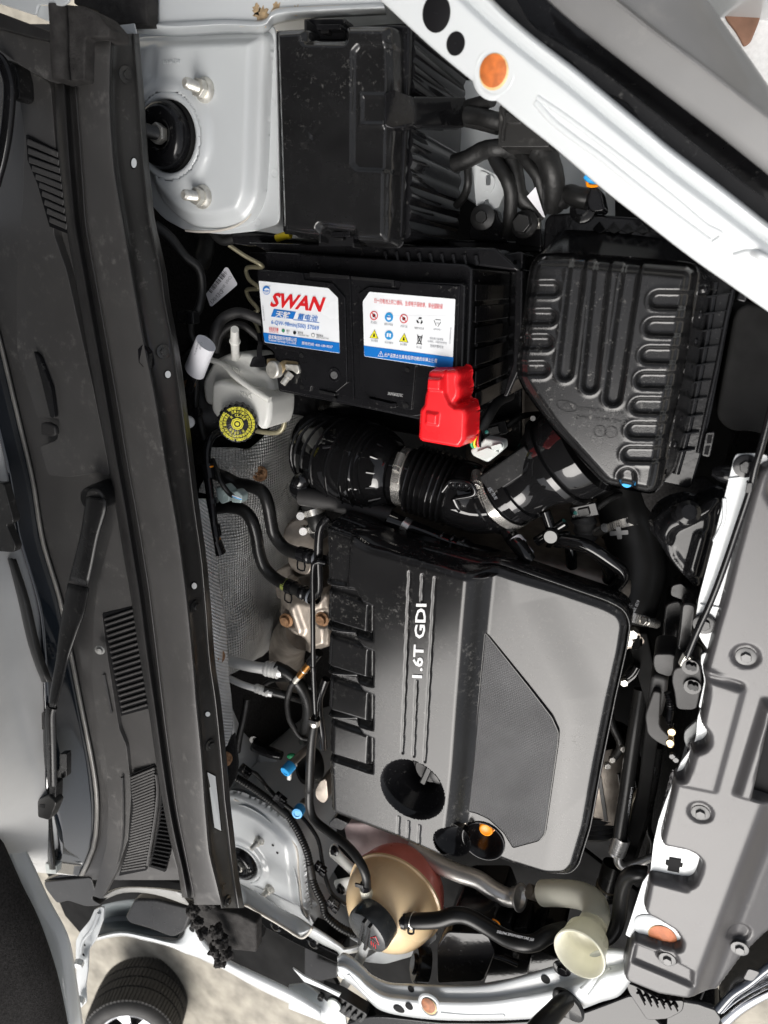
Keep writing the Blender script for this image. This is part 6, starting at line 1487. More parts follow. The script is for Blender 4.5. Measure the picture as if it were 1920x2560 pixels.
for x, y, h_ in ((160,470,-.135),(192,668,-.125)):
    c = W('M', x, y, h_); t = bolt(c, Vector((-.3, .2, 1)), .010, 'black bolt holding the upper ear of the coolant tank' if y < 500 else 'black bolt holding the lower ear of the coolant tank', m=GLOSS, washer=1.5, group='coolant tank bolts')
tag(poly('tank_bracket', rc(L('M', -.20, [(200,330),(420,330),(600,420),(690,560),(640,700),(420,560),(230,470)]), .01), .02, mat('pinkish_paint', (.55, .44, .44), .35, var=.2, vscale=30), None, bevel=.004), 'pale sheet bracket behind the coolant tank stained pink', 'bracket')
tag(poly('tank_support', rc(L('M', -.10, [(390,985),(640,900),(680,870),(690,930),(560,1020),(420,1060),(330,1050),(300,1040)]), .01), .05, PAINT, None, bevel=.01, seg=3), 'pale support sheet curving under the coolant tank', 'body panel')
tag(tube('support_strap', L('M', 0, [(318,935,-.018),(314,955,-.020),(308,985,-.024),(290,1030,-.035),(240,1120,-.07),(190,1200,-.10)]), .008, mat('grey_strap', (.35, .36, .36), .4, var=.1), None, n=4, seg=8, flat=.4), 'grey metal strap below the coolant tank cap', 'strap')

# ================================================================== hoses round the tank and along the cover edge
vh = thing('vent_hose', 'black rubber vent hose running along the cover edge down to the coolant tank', 'coolant hose', W('R', 950, 500, -.1))
tube('hose', [W('L', 985, 1260, -.05), W('L', 960, 1400, -.055), W('L', 945, 1600, -.06), W('L', 938, 1800, -.065), W('R', 955, 480, -.07), W('R', 960, 640, -.07), W('R', 1010, 780, -.065), W('R', 1180, 920, -.055), W('R', 1330, 1030, -.045), W('R', 1450, 1170, -.035), W('R', 1530, 1330, -.03), W('R', 1545, 1480, -.036)], .0070, RUBBER, vh, n=6, seg=18)
tube('pipe', [W('L', 1060, 20, -.05), W('L', 1000, 15, -.045), W('L', 965, 60, -.045), W('L', 963, 300, -.045), W('L', 965, 600, -.046), W('L', 968, 850, -.048), W('L', 975, 1050, -.049), W('L', 985, 1260, -.05)], .0036, GLOSS, vh, n=6, seg=14)
tube('pipe_joint', [W('L', 967, 850, -.048), W('L', 972, 900, -.048)], .0048, GLOSS, vh, n=2, seg=14)
t = thing('spring_clip', 'small metal clip on the vent hose below the pipe joint', 'hose clip', W('L', 968, 1280, -.045))
lathe('band', W('L', 980, 1290, -.051), Vector((.1, 1, 0)), [(-.005, .0073), (-.005, .0080), (.005, .0080), (.005, .0073)], STEEL, t, seg=24)
poly('tab', box_pts(W('L', 955, 1295, -.038), Vector((1, 0, 0)), Vector((0, 1, 0)), .006, .003), .003, GLOSS, t, bevel=.0005)
t = thing('hose_clip', 'black spring clip on the vent hose end at the coolant tank', 'hose clip', W('M', 305, 650, -.03))
lathe('band', W('M', 318, 655, -.034), W('R', 1530, 1330, -.03) - W('R', 1545, 1480, -.036), [(-.005, .0073), (-.005, .0081), (.005, .0081), (.005, .0073)], GLOSS, t, seg=24)
poly('tab', box_pts(W('M', 285, 655, -.022), Vector((1, .2, 0)).normalized(), Vector((-.2, 1, 0)).normalized(), .007, .003), .003, GLOSS, t, bevel=.0005)
oh = tag(tube('overflow_hose', L('M', 0, [(515,832,-.050),(600,835,-.047),(700,828,-.05),(780,805,-.055),(850,812,-.06),(940,860,-.06),(1040,920,-.055),(1130,950,-.05),(1200,945,-.055),(1270,905,-.065),(1360,880,-.085)]), .0118, RUBBER, None, n=8, seg=22), 'thick black rubber hose from the coolant tank side towards the ivory filler neck', 'coolant hose')
pt_text('DELPHI EPDM/AEM SAE J20', 'M', -.0420, (1000,895), (1190,938), (1004,882), INKG, oh)
t = thing('hose_clip', 'wire spring clip on the thick hose at the coolant tank side nozzle', 'hose clip', W('M', 545, 850, -.04))
for dx in (0, 42):
    lathe('band', W('M', 525 + dx, 833, -.049), Vector((1, .1, 0)), [(-.003, .0122), (-.003, .0131), (.003, .0131), (.003, .0122)], ZINC if dx else GLOSS, t, seg=28)
tube('wire_loop', L('M', -.036, [(545,868),(540,895),(565,900),(570,872)]), .0016, INK, t, n=4, seg=6)
# ivory washer filler neck
fn = thing('filler_neck', 'ivory plastic filler neck with open bell mouth at the lower right', 'filler neck', W('M', 1450, 900, -.12))
tube('neck_pipe', L('M', 0, [(1240,690,-.125),(1330,690,-.115),(1420,700,-.105),(1490,730,-.09),(1515,790,-.065),(1500,850,-.045)]), .0185, IVORY, fn, n=8, seg=28)
nb0 = W('M', 1502, 840, -.050); nb1 = W('M', 1425, 1008, .012); nax = (nb1 - nb0); nl = nax.length
lathe('bell', nb0, nax, [(0, .0185), (nl * .25, .0195), (nl * .40, .0255), (nl * .46, .0280), (nl * .86, .0300), (nl * .88, .0325), (nl * .98, .0335), (nl * 1.0, .0320), (nl * .94, .0285), (nl * .5, .0255), (nl * .38, .018), (nl * .38, .0001)], IVORY, fn, seg=48, sharp=50)
# alloy pipe below the cover
alp = thing('coolant_pipe', 'satin aluminium coolant pipe with flared end under the engine cover', 'metal pipe', W('M', 900, 640, -.15))
tube('pipe', L('M', 0, [(560,440,-.17),(680,530,-.15),(800,585,-.14),(900,620,-.135),(980,675,-.13),(1050,710,-.13),(1110,715,-.13)]), .0140, ALU, alp, n=8, seg=24)
lathe('flare', W('M', 1118, 712, -.13), Vector((.8, .35, .2)), [(-.012, .0140), (-.004, .016), (0, .0210), (.002, .0210), (.002, .016), (-.004, .0125), (-.004, .0001)], ALU, alp, seg=32)
tube('stub', L('M', 0, [(1165,680,-.14),(1230,700,-.15),(1310,720,-.16)]), .011, CAST, alp, n=4, seg=18)
# ================================================================== heater hoses, pipes and bits at the firewall
def spring_clip(c, axis, r, label, m=None):
    t = thing('hose_clip', label, 'hose clip', c)
    lathe('band', c, axis, [(-.006, r), (-.006, r + .0013), (.006, r + .0013), (.006, r)], m or GLOSS, t, seg=28)
    x, y, a = frame(axis)
    q = c + UPV * (r + .001) + Vector((0, -.006, 0))
    tube('clip_ear', [c - UPV.cross(a).normalized() * (r) * .9 + UPV * r * .6 + a * s * .006 for s in (-1, 1)] + [c - UPV.cross(a).normalized() * (r + .012) + UPV * r * .6 + a * s * .006 for s in (1, -1)] + [c - UPV.cross(a).normalized() * (r) * .9 + UPV * r * .6 - a * .006], .0014, m or GLOSS, t, n=2, seg=6)
    return t
h1 = [W('H', *p) for p in ((280,660,-.10),(360,690,-.10),(450,735,-.105),(560,760,-.105),(640,800,-.10),(680,890,-.10),(700,1000,-.105),(725,1110,-.11),(790,1200,-.11),(870,1245,-.105),(960,1265,-.10),(1020,1285,-.10))]
tag(tube('heater_hose', h1, .0096, RUBBER, None, n=6, seg=20), 'upper of the two ribbed black heater hoses crossing the foil', 'heater hose', 'heater hoses')
h2 = [W('H', *p) for p in ((250,930,-.09),(330,915,-.095),(430,915,-.10),(510,945,-.10),(565,1020,-.10),(595,1130,-.105),(612,1240,-.11),(650,1350,-.115),(720,1430,-.115),(810,1485,-.11),(900,1525,-.105),(1000,1570,-.10))]
tag(tube('heater_hose', h2, .0096, RUBBER, None, n=6, seg=20), 'lower of the two ribbed black heater hoses crossing the foil', 'heater hose', 'heater hoses')
spring_clip(W('H', 940, 1262, -.1005), h1[-1] - h1[-3], .0100, 'black spring clip on the upper heater hose end')
spring_clip(W('H', 850, 1503, -.1075), h2[-1] - h2[-3], .0100, 'black spring clip on the lower heater hose end')
for lb, c, ax_, mm in (('black quick connector at the end of the upper heater hose', W('H', 1000, 1280, -.10), h1[-1] - h1[-3], GLOSS), ('black quick connector at the end of the lower heater hose', W('H', 960, 1553, -.102), h2[-1] - h2[-3], GLOSS)):
    t = thing('quick_connector', lb, 'connector', c, 'heater hose connectors')
    lathe('collar', c, ax_, [(-.010, .0105), (-.008, .0115), (-.002, .0115), (0, .0102), (.004, .0102), (.006, .0118), (.010, .0118), (.012, .0078), (.024, .0078)], mm, t, seg=28)
    lathe('retainer', c + ax_.normalized() * .011, ax_, [(-.002, .0119), (.002, .0119)], INKG, t, seg=24)
yt = lathe('paint_band', W('H', 815, 1488, -.110), h2[-1] - h2[-3], [(-.004, .0099), (.004, .0099)], mat('olive_green_mark', (.22, .26, .06), .5, var=.2), None, seg=24)
tag(yt, 'green paint mark on the lower heater hose', 'paint mark')
vac = thing('vacuum_pipe', 'glossy black vacuum pipe with clamps hanging beside the cowl beam', 'vacuum pipe', W('H', 260, 700, -.08))
tube('pipe', L('H', 0, [(420,330,-.11),(340,345,-.085),(265,390,-.06),(230,480,-.05),(228,590,-.045),(240,720,-.04),(258,850,-.035),(270,960,-.03),(282,1060,-.03),(300,1160,-.035),(305,1230,-.05)]), .0060, GLOSS, vac, n=6, seg=18)
for x, y, hh, w_ in ((238,640,-.043,.02),(262,865,-.035,.008),(285,1085,-.031,.016)):
    lathe('collar', W('H', x, y, hh), Vector((.25, -.95, .1)), [(-w_ / 2, .0062), (-w_ / 2, .0090), (w_ / 2, .0090), (w_ / 2, .0062)], GLOSS, vac, seg=24)
    poly('clamp_foot', rc(box_pts(W('H', x - 75, y - 15, hh - .005), Vector((1, 0, 0)), Vector((0, 1, 0)), .011, .006), .002), .009, GLOSS, vac, bevel=.002)
for x, y, hh in ((245,612,-.031),(252,672,-.031),(298,1145,-.022)):
    lathe('paint_ring', W('H', x, y, hh - .012), Vector((.2, -.95, .1)), [(-.0010, .0063), (.0010, .0063)], ORANGE, vac, seg=20)
lathe('end_cap', W('H', 303, 1190, -.038), Vector((.1, -.9, -.3)), [(-.012, .0080), (.014, .0092), (.016, .006), (.016, .0001)], GLOSS, vac, seg=24)
sc = thing('sage_connector', 'pale sage green wiring connector beside the vacuum pipe', 'connector', W('H', 380, 820, -.07))
poly('connector_body', rc(L('H', -.055, [(290,770),(345,755),(390,800),(395,870),(335,892),(300,850)]), .003), .022, SAGE, sc, bevel=.0025)
poly('connector_nose', rc(L('H', -.06, [(395,800),(450,790),(490,830),(482,885),(410,880)]), .003), .018, SAGE, sc, bevel=.0025)
poly('connector_lock', rc(L('H', -.05, [(330,790),(372,770),(385,810),(345,835)]), .002), .006, SAGE, sc, bevel=.001)
tube('connector_lead', L('H', 0, [(270,560,-.06),(300,640,-.05),(330,720,-.045),(385,800,-.05),(420,830,-.05)]), .0036, RUBBER, sc, n=5, seg=10)
for k in range(2): tube('connector_wire', L('H', 0, [(420,825 + k * 6,-.049),(450,835 + k * 8,-.048),(485,848 + k * 6,-.052)]), .0013, BLUE if k else PAPER, sc, n=4, seg=6)
# loom along the firewall felt (upper left)
fl_ = thing('firewall_loom', 'black taped wiring loom drooping along the felt firewall', 'wiring loom', W('D', 1250, 500, -.1))
tube('loom', L('D', 0, [(1000,10,-.02),(1100,90,-.03),(1200,210,-.04),(1290,290,-.05),(1310,420,-.055),(1290,540,-.05),(1240,620,-.045),(1235,700,-.05),(1270,780,-.06)]), [.0075, .007, .006, .0055, .0055, .006, .0055, .005, .0045], TAPE, fl_, n=6, seg=12, wob=.04)
poly('loom_clip', rc(L('D', -.03, [(1140,560),(1195,555),(1250,565),(1255,650),(1200,650),(1140,640)]), .003), .014, SATIN, fl_, bevel=.002)
for k in range(3): tube('clip_rib', L('D', -.028, [(1210 + k * 14, 565), (1212 + k * 14, 648)]), .002, GLOSS, fl_, n=2, seg=6)
tube('lower_loom', L('D', 0, [(1270,780,-.06),(1262,900,-.07),(1270,1050,-.075),(1268,1180,-.075),(1300,1300,-.07),(1325,1400,-.07)]), [.0042, .0042, .0042, .0045, .0055, .005], TAPE, fl_, n=6, seg=10)
poly('tie_clip', rc(L('D', -.06, [(1230,1200),(1280,1190),(1290,1240),(1260,1260)]), .002), .01, GLOSS, fl_, bevel=.0015)
lathe('pale_plug', W('D', 1220, 1283, -.04), Vector((.5, 0, .8)), [(0, .009), (.004, .008), (.006, .0001)], INKW, fl_, seg=18)
tag(tube('reservoir_feed_hose', L('D', 0, [(1375,790,-.05),(1400,680,-.05),(1450,610,-.06),(1540,575,-.07),(1640,600,-.08),(1740,650,-.09)]), .0070, DRUB, None, n=6, seg=16), 'dull black hose arching above the fluid reservoir', 'hose')
tag(tube('reservoir_feed_hose', L('D', 0, [(1400,830,-.08),(1430,720,-.08),(1500,660,-.085),(1580,660,-.09),(1680,740,-.10)]), .0048, DRUB, None, n=6, seg=14), 'thinner dull black hose below the arching hose', 'hose')
tag(tube('dark_loom', L('D', 0, [(1290,40,-.12),(1330,120,-.12),(1310,220,-.10),(1280,290,-.09)]), .0125, TAPE, None, n=5, seg=14, wob=.08), 'thick taped loom hanging below the upper strut tower', 'wiring loom')
# ================================================================== turbo side: castings, AC pipes, sensor
tb = thing('turbo_heat_shield', 'pale stamped metal turbo heat shield behind the engine cover', 'heat shield', W('L', 850, 500, -.2))
sh_o = rc(L('L', -.13, [(652,340),(640,250),(720,210),(800,300),(940,330),(1062,280),(1080,700),(1000,720),(940,758),(892,740),(880,650),(740,572),(655,490)]), .008)
shb = [wp('L', *p, -.13) for p in ((760,330),(830,360),(900,560),(860,640),(800,470))]
def f_sh(X, Y, d):
    z = -.13 - .006 * ss(d, -.010, 0) - .03 * ss(d, 0, .008)
    z = z + .006 * ss(-sdp(shb, X, Y), -.004, .006)
    a, b = wp('L', 690, 400, -.13), wp('L', 900, 690, -.13)
    z = z - .005 * ss(.010 - sds(a, b, X, Y), 0, .008)
    for bx_, by_ in (wp('L', 755, 480, -.13), wp('L', 1040, 470, -.13)):
        z = z - .005 * ss(.018 - np.hypot(X - bx_, Y - by_), 0, .006)
    return z - .025 * ss(wp('L', 740, 500, -.13)[0] - X, -.02, .05)
hfield('shield_sheet', sh_o, f_sh, mat('heat_stained_steel', (.50, .44, .38), .45, .8, var=.22, vscale=30, bump=(150, .3, 5)), tb, res=.0024, margin=.006, solid=.001)
for x, y in ((755,480),(1040,470)):
    lathe('shield_bolt', W('L', x, y, -.136), UPV, [(0, .012), (.002, .012), (.003, .008), (.008, .0075), (.008, .0001)], mat('rusted_metal', (.3, .17, .09)), tb, seg=18)
tag(tube('exhaust_pipe', L('L', 0, [(900,560,-.20),(800,600,-.24),(760,720,-.28),(760,850,-.34),(780,1000,-.42),(800,1200,-.5)]), .034, CAST, None, n=6, seg=24), 'heat stained exhaust downpipe under the turbo shield', 'exhaust pipe')
ch = thing('turbo_housing', 'cast metal housing beside the upper heater hose end', 'casting', W('H', 900, 1150, -.2))
poly('flange', rc(L('H', -.17, [(860,1130),(1040,1090),(1050,1260),(980,1430),(880,1400),(820,1330),(830,1230)]), .012), .05, CAST, ch, bevel=.008, seg=3)
lathe('boss', W('H', 935, 1130, -.145), Vector((.2, .3, 1)), [(-.02, .03), (0, .03), (.004, .026), (.004, .0001)], CAST, ch, seg=24)
poly('lower_casting', rc(L('H', -.2, [(720,1390),(860,1330),(870,1440),(1040,1400),(1050,1600),(740,1600)]), .012), .05, CAST, ch, bevel=.008, seg=3)
th = thing('throttle_hose', 'short black hose stub with two steel clamps left of the engine cover', 'hose', W('H', 1020, 960, -.12))
tube('stub', L('H', 0, [(990,880,-.10),(1030,960,-.10),(1050,1030,-.10),(1060,1100,-.11)]), .0140, RUBBER, th, n=5, seg=24)
band_clamp('hose_clamp', W('H', 1020, 940, -.10), Vector((.4, -.9, 0)), .0144, .009, 'upper steel clamp on the short hose stub', scr=Vector((-.9, -.2, .5)))
band_clamp('hose_clamp', W('H', 1040, 1060, -.105), Vector((.3, -.95, 0)), .0144, .009, 'lower steel clamp on the short hose stub', scr=Vector((-.9, -.2, .5)))
bp_ = thing('boost_pipe', 'fat dull black boost pipe running along the rear edge of the engine cover', 'boost pipe', W('H', 1200, 850, -.1))
tube('foam_sleeve', [W('H', 930, 830, -.075), W('H', 1050, 850, -.075), W('H', 1250, 890, -.08), W('H', 1420, 930, -.085), W('H', 1590, 980, -.09)], .0132, DRUB, bp_, n=5, seg=24)
lathe('elbow', W('H', 910, 770, -.075), Vector((.2, .5, .8)), [(-.03, .0145), (0, .0145), (.006, .012), (.008, .0001)], WET, bp_, seg=24)
tube('elbow_pipe', L('H', 0, [(900,760,-.09),(920,720,-.075),(985,700,-.09),(1060,690,-.12)]), .0115, WET, bp_, n=5, seg=20)
tube('hard_pipe', [W('I', 190, 940, -.085), W('I', 330, 990, -.09), W('I', 470, 1040, -.09), W('I', 620, 1100, -.09), W('I', 760, 1150, -.09), W('I', 900, 1190, -.095), W('I', 1010, 1225, -.10), W('I', 1120, 1240, -.11)], [.0120, .0115, .0102, .0100, .0105, .0118, .0122, .0115], WET, bp_, n=6, seg=24)
for x, y, r_ in ((215,950,.0138),(690,1125,.0125),(735,1145,.0130)):
    lathe('pipe_collar', W('I', x, y, -.089), Vector((.9, -.33, 0)), [(-.006, r_ - .003), (-.005, r_), (.005, r_), (.006, r_ - .003)], WET, bp_, seg=28)
t = thing('hose_clip', 'bright ear clip on the black pipe above the engine cover', 'hose clip', W('I', 315, 985, -.07))
lathe('band', W('I', 318, 985, -.0895), Vector((.9, -.35, 0)), [(-.005, .0116), (-.005, .0125), (.005, .0125), (.005, .0116)], STEEL, t, seg=28)
poly('ear', rc(box_pts(W('I', 285, 1040, -.075), Vector((1, -.3, 0)).normalized(), Vector((.3, 1, 0)).normalized(), .005, .004), .001), .006, STEEL, t, bevel=.001)
for k in range(4):
    tag(tube('bracket_strut', L('I', 0, [(420 + k * 75, 1120 + k * 30, -.10), (470 + k * 75, 1050 + k * 20, -.085), (500 + k * 75, 1010 + k * 20, -.09)]), .0035, WET, None, n=4, seg=8), ['first', 'second', 'third', 'fourth'][k] + ' thin black strut from the left under the intake elbow', 'bracket')
cvh = thing('breather_connector', 'black breather hose connector with white marks under the intake elbow', 'connector', W('I', 1080, 1080, -.12))
tube('body', L('I', 0, [(1010,1000,-.10),(1050,1060,-.085),(1100,1120,-.075),(1150,1185,-.07),(1180,1220,-.07)]), [.008, .0098, .0100, .0086, .007], WET, cvh, n=5, seg=20)
for x, y, r_, mm in ((1085,1098,.0106,PAPER),(1140,1170,.0098,PAPER),(1030,1030,.0092,WET)):
    lathe('collar', W('I', x, y, -.079), W('I', 1150, 1185, -.07) - W('I', 1050, 1060, -.085), [(-.005, r_ - .001), (-.0045, r_), (.0045, r_), (.005, r_ - .001)], mm, cvh, seg=24)
# black lines right of the breather
tag(tube('fuel_line', L('I', 0, [(1300,1060,-.10),(1420,1090,-.095),(1560,1130,-.09),(1660,1190,-.09)] + [(1720,1300,-.10),(1700,1400,-.12)]), .0080, WET, None, n=6, seg=18), 'glossy black pipe bending right of the breather connector', 'pipe')
tag(tube('fuel_line', L('I', 0, [(1450,1060,-.11),(1460,1200,-.11),(1465,1330,-.115),(1460,1450,-.12)]), .0070, WET, None, n=5, seg=18), 'glossy black vertical pipe behind the engine cover edge', 'pipe')
tag(tube('fuel_line', L('J', 0, [(20,790,-.09),(200,830,-.085),(400,960,-.085),(500,1060,-.09),(420,1180,-.10),(300,1290,-.11)]), .0080, WET, None, n=6, seg=18), 'glossy black pipe looping towards the large rubber hose', 'pipe')
cj = thing('line_joint', 'black plastic three way line joint near the duct outlet', 'connector', W('I', 1320, 1000, -.1))
for k, (a, b) in enumerate((((1280,880),(1340,1060)), ((1220,1090),(1420,960)), ((1330,1060),(1450,1050)))):
    tube('joint_arm', [W('I', *a, -.10), W('I', *b, -.10)], .0065, WET, cj, n=3, seg=14)
lathe('joint_hub', W('I', 1325, 1045, -.095), UPV, [(-.01, .010), (.006, .010), (.008, .008), (.008, .0001)], WET, cj, seg=24)
# AC pipes, hoses and sensor
for lb, p0, p1, r_, hh in (('thicker white aluminium air conditioning pipe leaving the foil', (285,800), (640,875), .0088, -.09), ('thinner white aluminium air conditioning pipe leaving the foil', (285,940), (560,1040), .0052, -.09)):
    t = thing('ac_pipe', lb, 'metal pipe', W('L', *p0, hh), 'air conditioning pipes')
    a, b = W('L', *p0, hh + .01), W('L', *p1, hh)
    wm = mat('pale_alloy', (.72, .72, .70), .42, .35, var=.06)
    tube('pipe', [a, a * .5 + b * .5 + Vector((0, 0, .003)), b], r_, wm, t, n=5, seg=20)
    d = (b - a).normalized()
    pf = []
    for k in range(4): pf += [(k * .006 - .012, r_ * 1.28), (k * .006 - .0085, r_ * 1.42), (k * .006 - .007, r_ * 1.42), (k * .006 - .0062, r_ * 1.2)]
    lathe('ferrule', b, d, [(-.014, r_ * 1.02)] + pf + [(.018, r_ * 1.0)], wm, t, seg=28)
tag(tube('ac_hose', [W('L', *p) for p in ((660,850,-.092),(760,900,-.095),(850,980,-.10),(910,1080,-.11),(930,1200,-.12),(910,1350,-.14),(895,1440,-.17))], .0100, RUBBER, None, n=6, seg=20), 'thick black hose curving from the larger white pipe', 'hose')
tag(tube('ac_hose', [W('L', *p) for p in ((570,1035,-.09),(680,1060,-.10),(780,1085,-.11),(870,1110,-.13))], .0070, RUBBER, None, n=5, seg=18), 'black hose continuing from the thinner white pipe', 'hose')
tag(tube('thin_loom', [W('L', *p) for p in ((560,1010,-.12),(640,960,-.12),(760,950,-.11),(880,990,-.11),(960,1020,-.11))], .0042, TAPE, None, n=5, seg=12), 'thin black loom passing behind the white pipes', 'wiring loom')
ox = thing('oxygen_sensor', 'copper coloured oxygen sensor with corrugated lead beside the cover', 'sensor', W('L', 880, 900, -.1))
a, b = W('L', 960, 800, -.075), W('L', 820, 970, -.085); d = (b - a)
tube('sensor_barrel', [a + d * .12, a + d * .72], .0056, COPPER, ox, n=3, seg=20)
lathe('sensor_collar', a + d * .45, d, [(-.001, .0056), (0, .0061), (.001, .0056)], STEEL, ox, seg=20)
tube('sensor_tip', [a + d * .72, b], .0045, ZINC, ox, n=3, seg=18)
tube('sensor_root', [a - d * .35, a + d * .12], .0070, GLOSS, ox, n=3, seg=16)
tube('corrugated_lead', [b] + [W('L', *p) for p in ((790,1010,-.09),(760,1130,-.10),(775,1260,-.11),(820,1350,-.12))], .0042, DRUB, ox, n=8, seg=14, ribs=(.0034, .0014))
tube('lead', [W('L', *p) for p in ((815,1345,-.12),(840,1385,-.125),(880,1420,-.13),(960,1430,-.13))], .0036, TAPE, ox, n=5, seg=10)
tag(tube('cover_edge_hose', [W('H', *p) for p in ((1130,990,-.06),(1075,1050,-.055),(1058,1150,-.055),(1055,1300,-.058),(1060,1450,-.06),(1050,1540,-.062),(1010,1580,-.065))], .0062, GLOSS, None, n=6, seg=18), 'glossy black pipe hugging the upper left corner of the engine cover', 'pipe')
tag(tube('cover_edge_hose', [W('L', *p) for p in ((1070,950,-.07),(1040,1030,-.07),(1015,1120,-.072),(1020,1250,-.075),(1040,1400,-.08),(1050,1500,-.09))], .0060, GLOSS, None, n=6, seg=18), 'glossy black pipe beside the lower pads of the engine cover', 'pipe')
# service ports with blue caps
for lb, pts, cap_c in (('upper refrigerant service port with blue cap', [('L',930,1500,-.15),('L',860,1560,-.13),('L',800,1620,-.11)], ('L',765,1665,-.10)), ('lower refrigerant service port with blue cap', [('R',905,590,-.15),('R',880,630,-.13),('R',865,660,-.12)], ('R',845,690,-.112))):
    t = thing('service_port', lb, 'valve', W(*pts[0]), 'blue capped service ports')
    pp = [W(*p) for p in pts]; c = W(*cap_c)
    tube('stem', pp + [c], .0066, CAST, t, n=5, seg=16)
    d = (c - pp[1]).normalized()
    lathe('cap', c, d, [(-.010, .0085), (-.009, .0096), (.006, .0096), (.008, .0088), (.0082, .0058), (.007, .0050), (.007, .0001)], BLUE, t, seg=32)
    lathe('port_ring', c - d * .012, d, [(-.002, .0082), (.002, .0082)], WPLAS, t, seg=24)
bs = thing('level_switch', 'black sensor with green clip on the grey inner wing', 'sensor', W('L', 600, 1500, -.25))
tube('sensor_body', [W('L', *p) for p in ((500,1480,-.22),(560,1510,-.215),(640,1540,-.21),(715,1560,-.21))], [.0115, .0105, .0100, .008], GLOSS, bs, n=4, seg=16)
lathe('green_clip', W('L', 795, 1562, -.20), Vector((.2, .3, 1)), [(0, .009), (.004, .008), (.006, .004), (.006, .0001)], GREEN, bs, seg=16, ell=.6, xdir=Vector((1, .3, 0)))
lathe('sensor_base', W('L', 610, 1580, -.25), Vector((.3, .2, 1)), [(0, .020), (.006, .019), (.009, .015), (.009, .0001)], PAINT, bs, seg=28)
lathe('floor_plug', W('L', 495, 1430, -.225), Vector((.4, .1, 1)), [(0, .009), (.003, .008), (.003, .0001)], GLOSS, bs, seg=20)
tag(tube('white_lug', [W('L', 778, 1690, -.12), W('L', 775, 1745, -.12)], .004, WPLAS, None, n=2, seg=10), 'tiny white pin hanging under the upper blue cap', 'pin')
# looms on the lower wing
lm1 = thing('wing_loom', 'black ribbed conduit loom sweeping over the lower strut tower wing', 'wiring loom', W('R', 700, 800, -.14))
pL1 = [W('R', *p) for p in ((215,345,-.125),(330,420,-.125),(460,510,-.13),(600,620,-.13),(730,730,-.13),(820,860,-.125),(880,980,-.12),(930,1100,-.115),(960,1230,-.11),(985,1370,-.105),(1030,1500,-.10),(1090,1620,-.095),(1120,1740,-.09),(1220,1840,-.085),(1330,1910,-.085),(1440,1950,-.09))]
tube('conduit', pL1, .0064, RUBBER, lm1, n=8, seg=16, ribs=(.0045, .0010))
tube('tape_wrap', pL1[3:5], .0074, TAPE, lm1, n=3, seg=14)
tube('tape_wrap', pL1[8:10], .0074, TAPE, lm1, n=3, seg=14)
lm2 = thing('wing_loom', 'thinner smooth black cable beside the ribbed conduit on the wing', 'wiring loom', W('R', 900, 900, -.16))
tube('cable', [W('R', *p) for p in ((280,290,-.12),(380,290,-.13),(450,350,-.14),(530,450,-.15),(640,560,-.145),(760,660,-.15),(880,750,-.15),(980,870,-.145),(1050,1000,-.14),(1085,1180,-.13),(1105,1290,-.125),(1140,1430,-.115),(1200,1550,-.11),(1330,1650,-.11)) ], .0036, RUBBER, lm2, n=6, seg=14)
for lb, x, y, hh in (('upper black loom clip on the lower wing', 1050, 1290, -.115), ('lower black loom clip on the lower wing', 1180, 1660, -.095), ('black loom tie near the firewall corner', 640, 580, -.12), ('black loom anchor at the felt edge', 280, 290, -.115)):
    t = thing('loom_clip', lb, 'cable clip', W('R', x, y, hh - .01), 'loom clips')
    c = W('R', x, y, hh)
    poly('clip_base', rc(box_pts(c, Vector((.9, -.4, 0)).normalized(), Vector((.4, .9, 0)).normalized(), .011, .008), .002), .010, GLOSS, t, bevel=.0015)
    poly('clip_tab', rc(box_pts(c + Vector((.008, -.004, .003)), Vector((.9, -.4, 0)).normalized(), Vector((.4, .9, 0)).normalized(), .005, .005), .001), .010, GLOSS, t, bevel=.0015)
    tube('clip_tail', [c, c + Vector((.004, .012, .006)), c + Vector((.006, .02, .004))], .002, GLOSS, t, n=3, seg=6)
tag(tube('felt_wire', [W('L', *p) for p in ((440,1100,-.13),(415,1250,-.13),(380,1400,-.125),(360,1530,-.12)) ], .006, TAPE, None, n=5, seg=12), 'black taped lead hanging below the thinner white pipe', 'wiring loom')
lathe_o = lathe('round_boss', W('L', 905, 1650, -.20), Vector((-.5, .2, .8)), [(-.02, .032), (0, .032), (.004, .030), (.004, .022), (-.01, .020), (-.01, .0001)], RUBBER, None, seg=36)
tag(lathe_o, 'round black rubber boss behind the vent hose', 'rubber mount')
tag(poly('engine_mount', rc(L('R', -.16, [(1010,480),(1060,380),(1130,350),(1150,560),(1100,620),(1020,560)]), .012), .06, CAST, None, bevel=.01, seg=3), 'rough cast engine mount beside the cover\'s lower left edge', 'casting')
tag(poly('tank_bracket_black', rc(L('R', -.10, [(1220,750),(1360,815),(1290,890),(1160,850),(1155,810)]), .004), .02, GLOSS, None, bevel=.003), 'black bracket under the lower left corner of the engine cover', 'bracket')
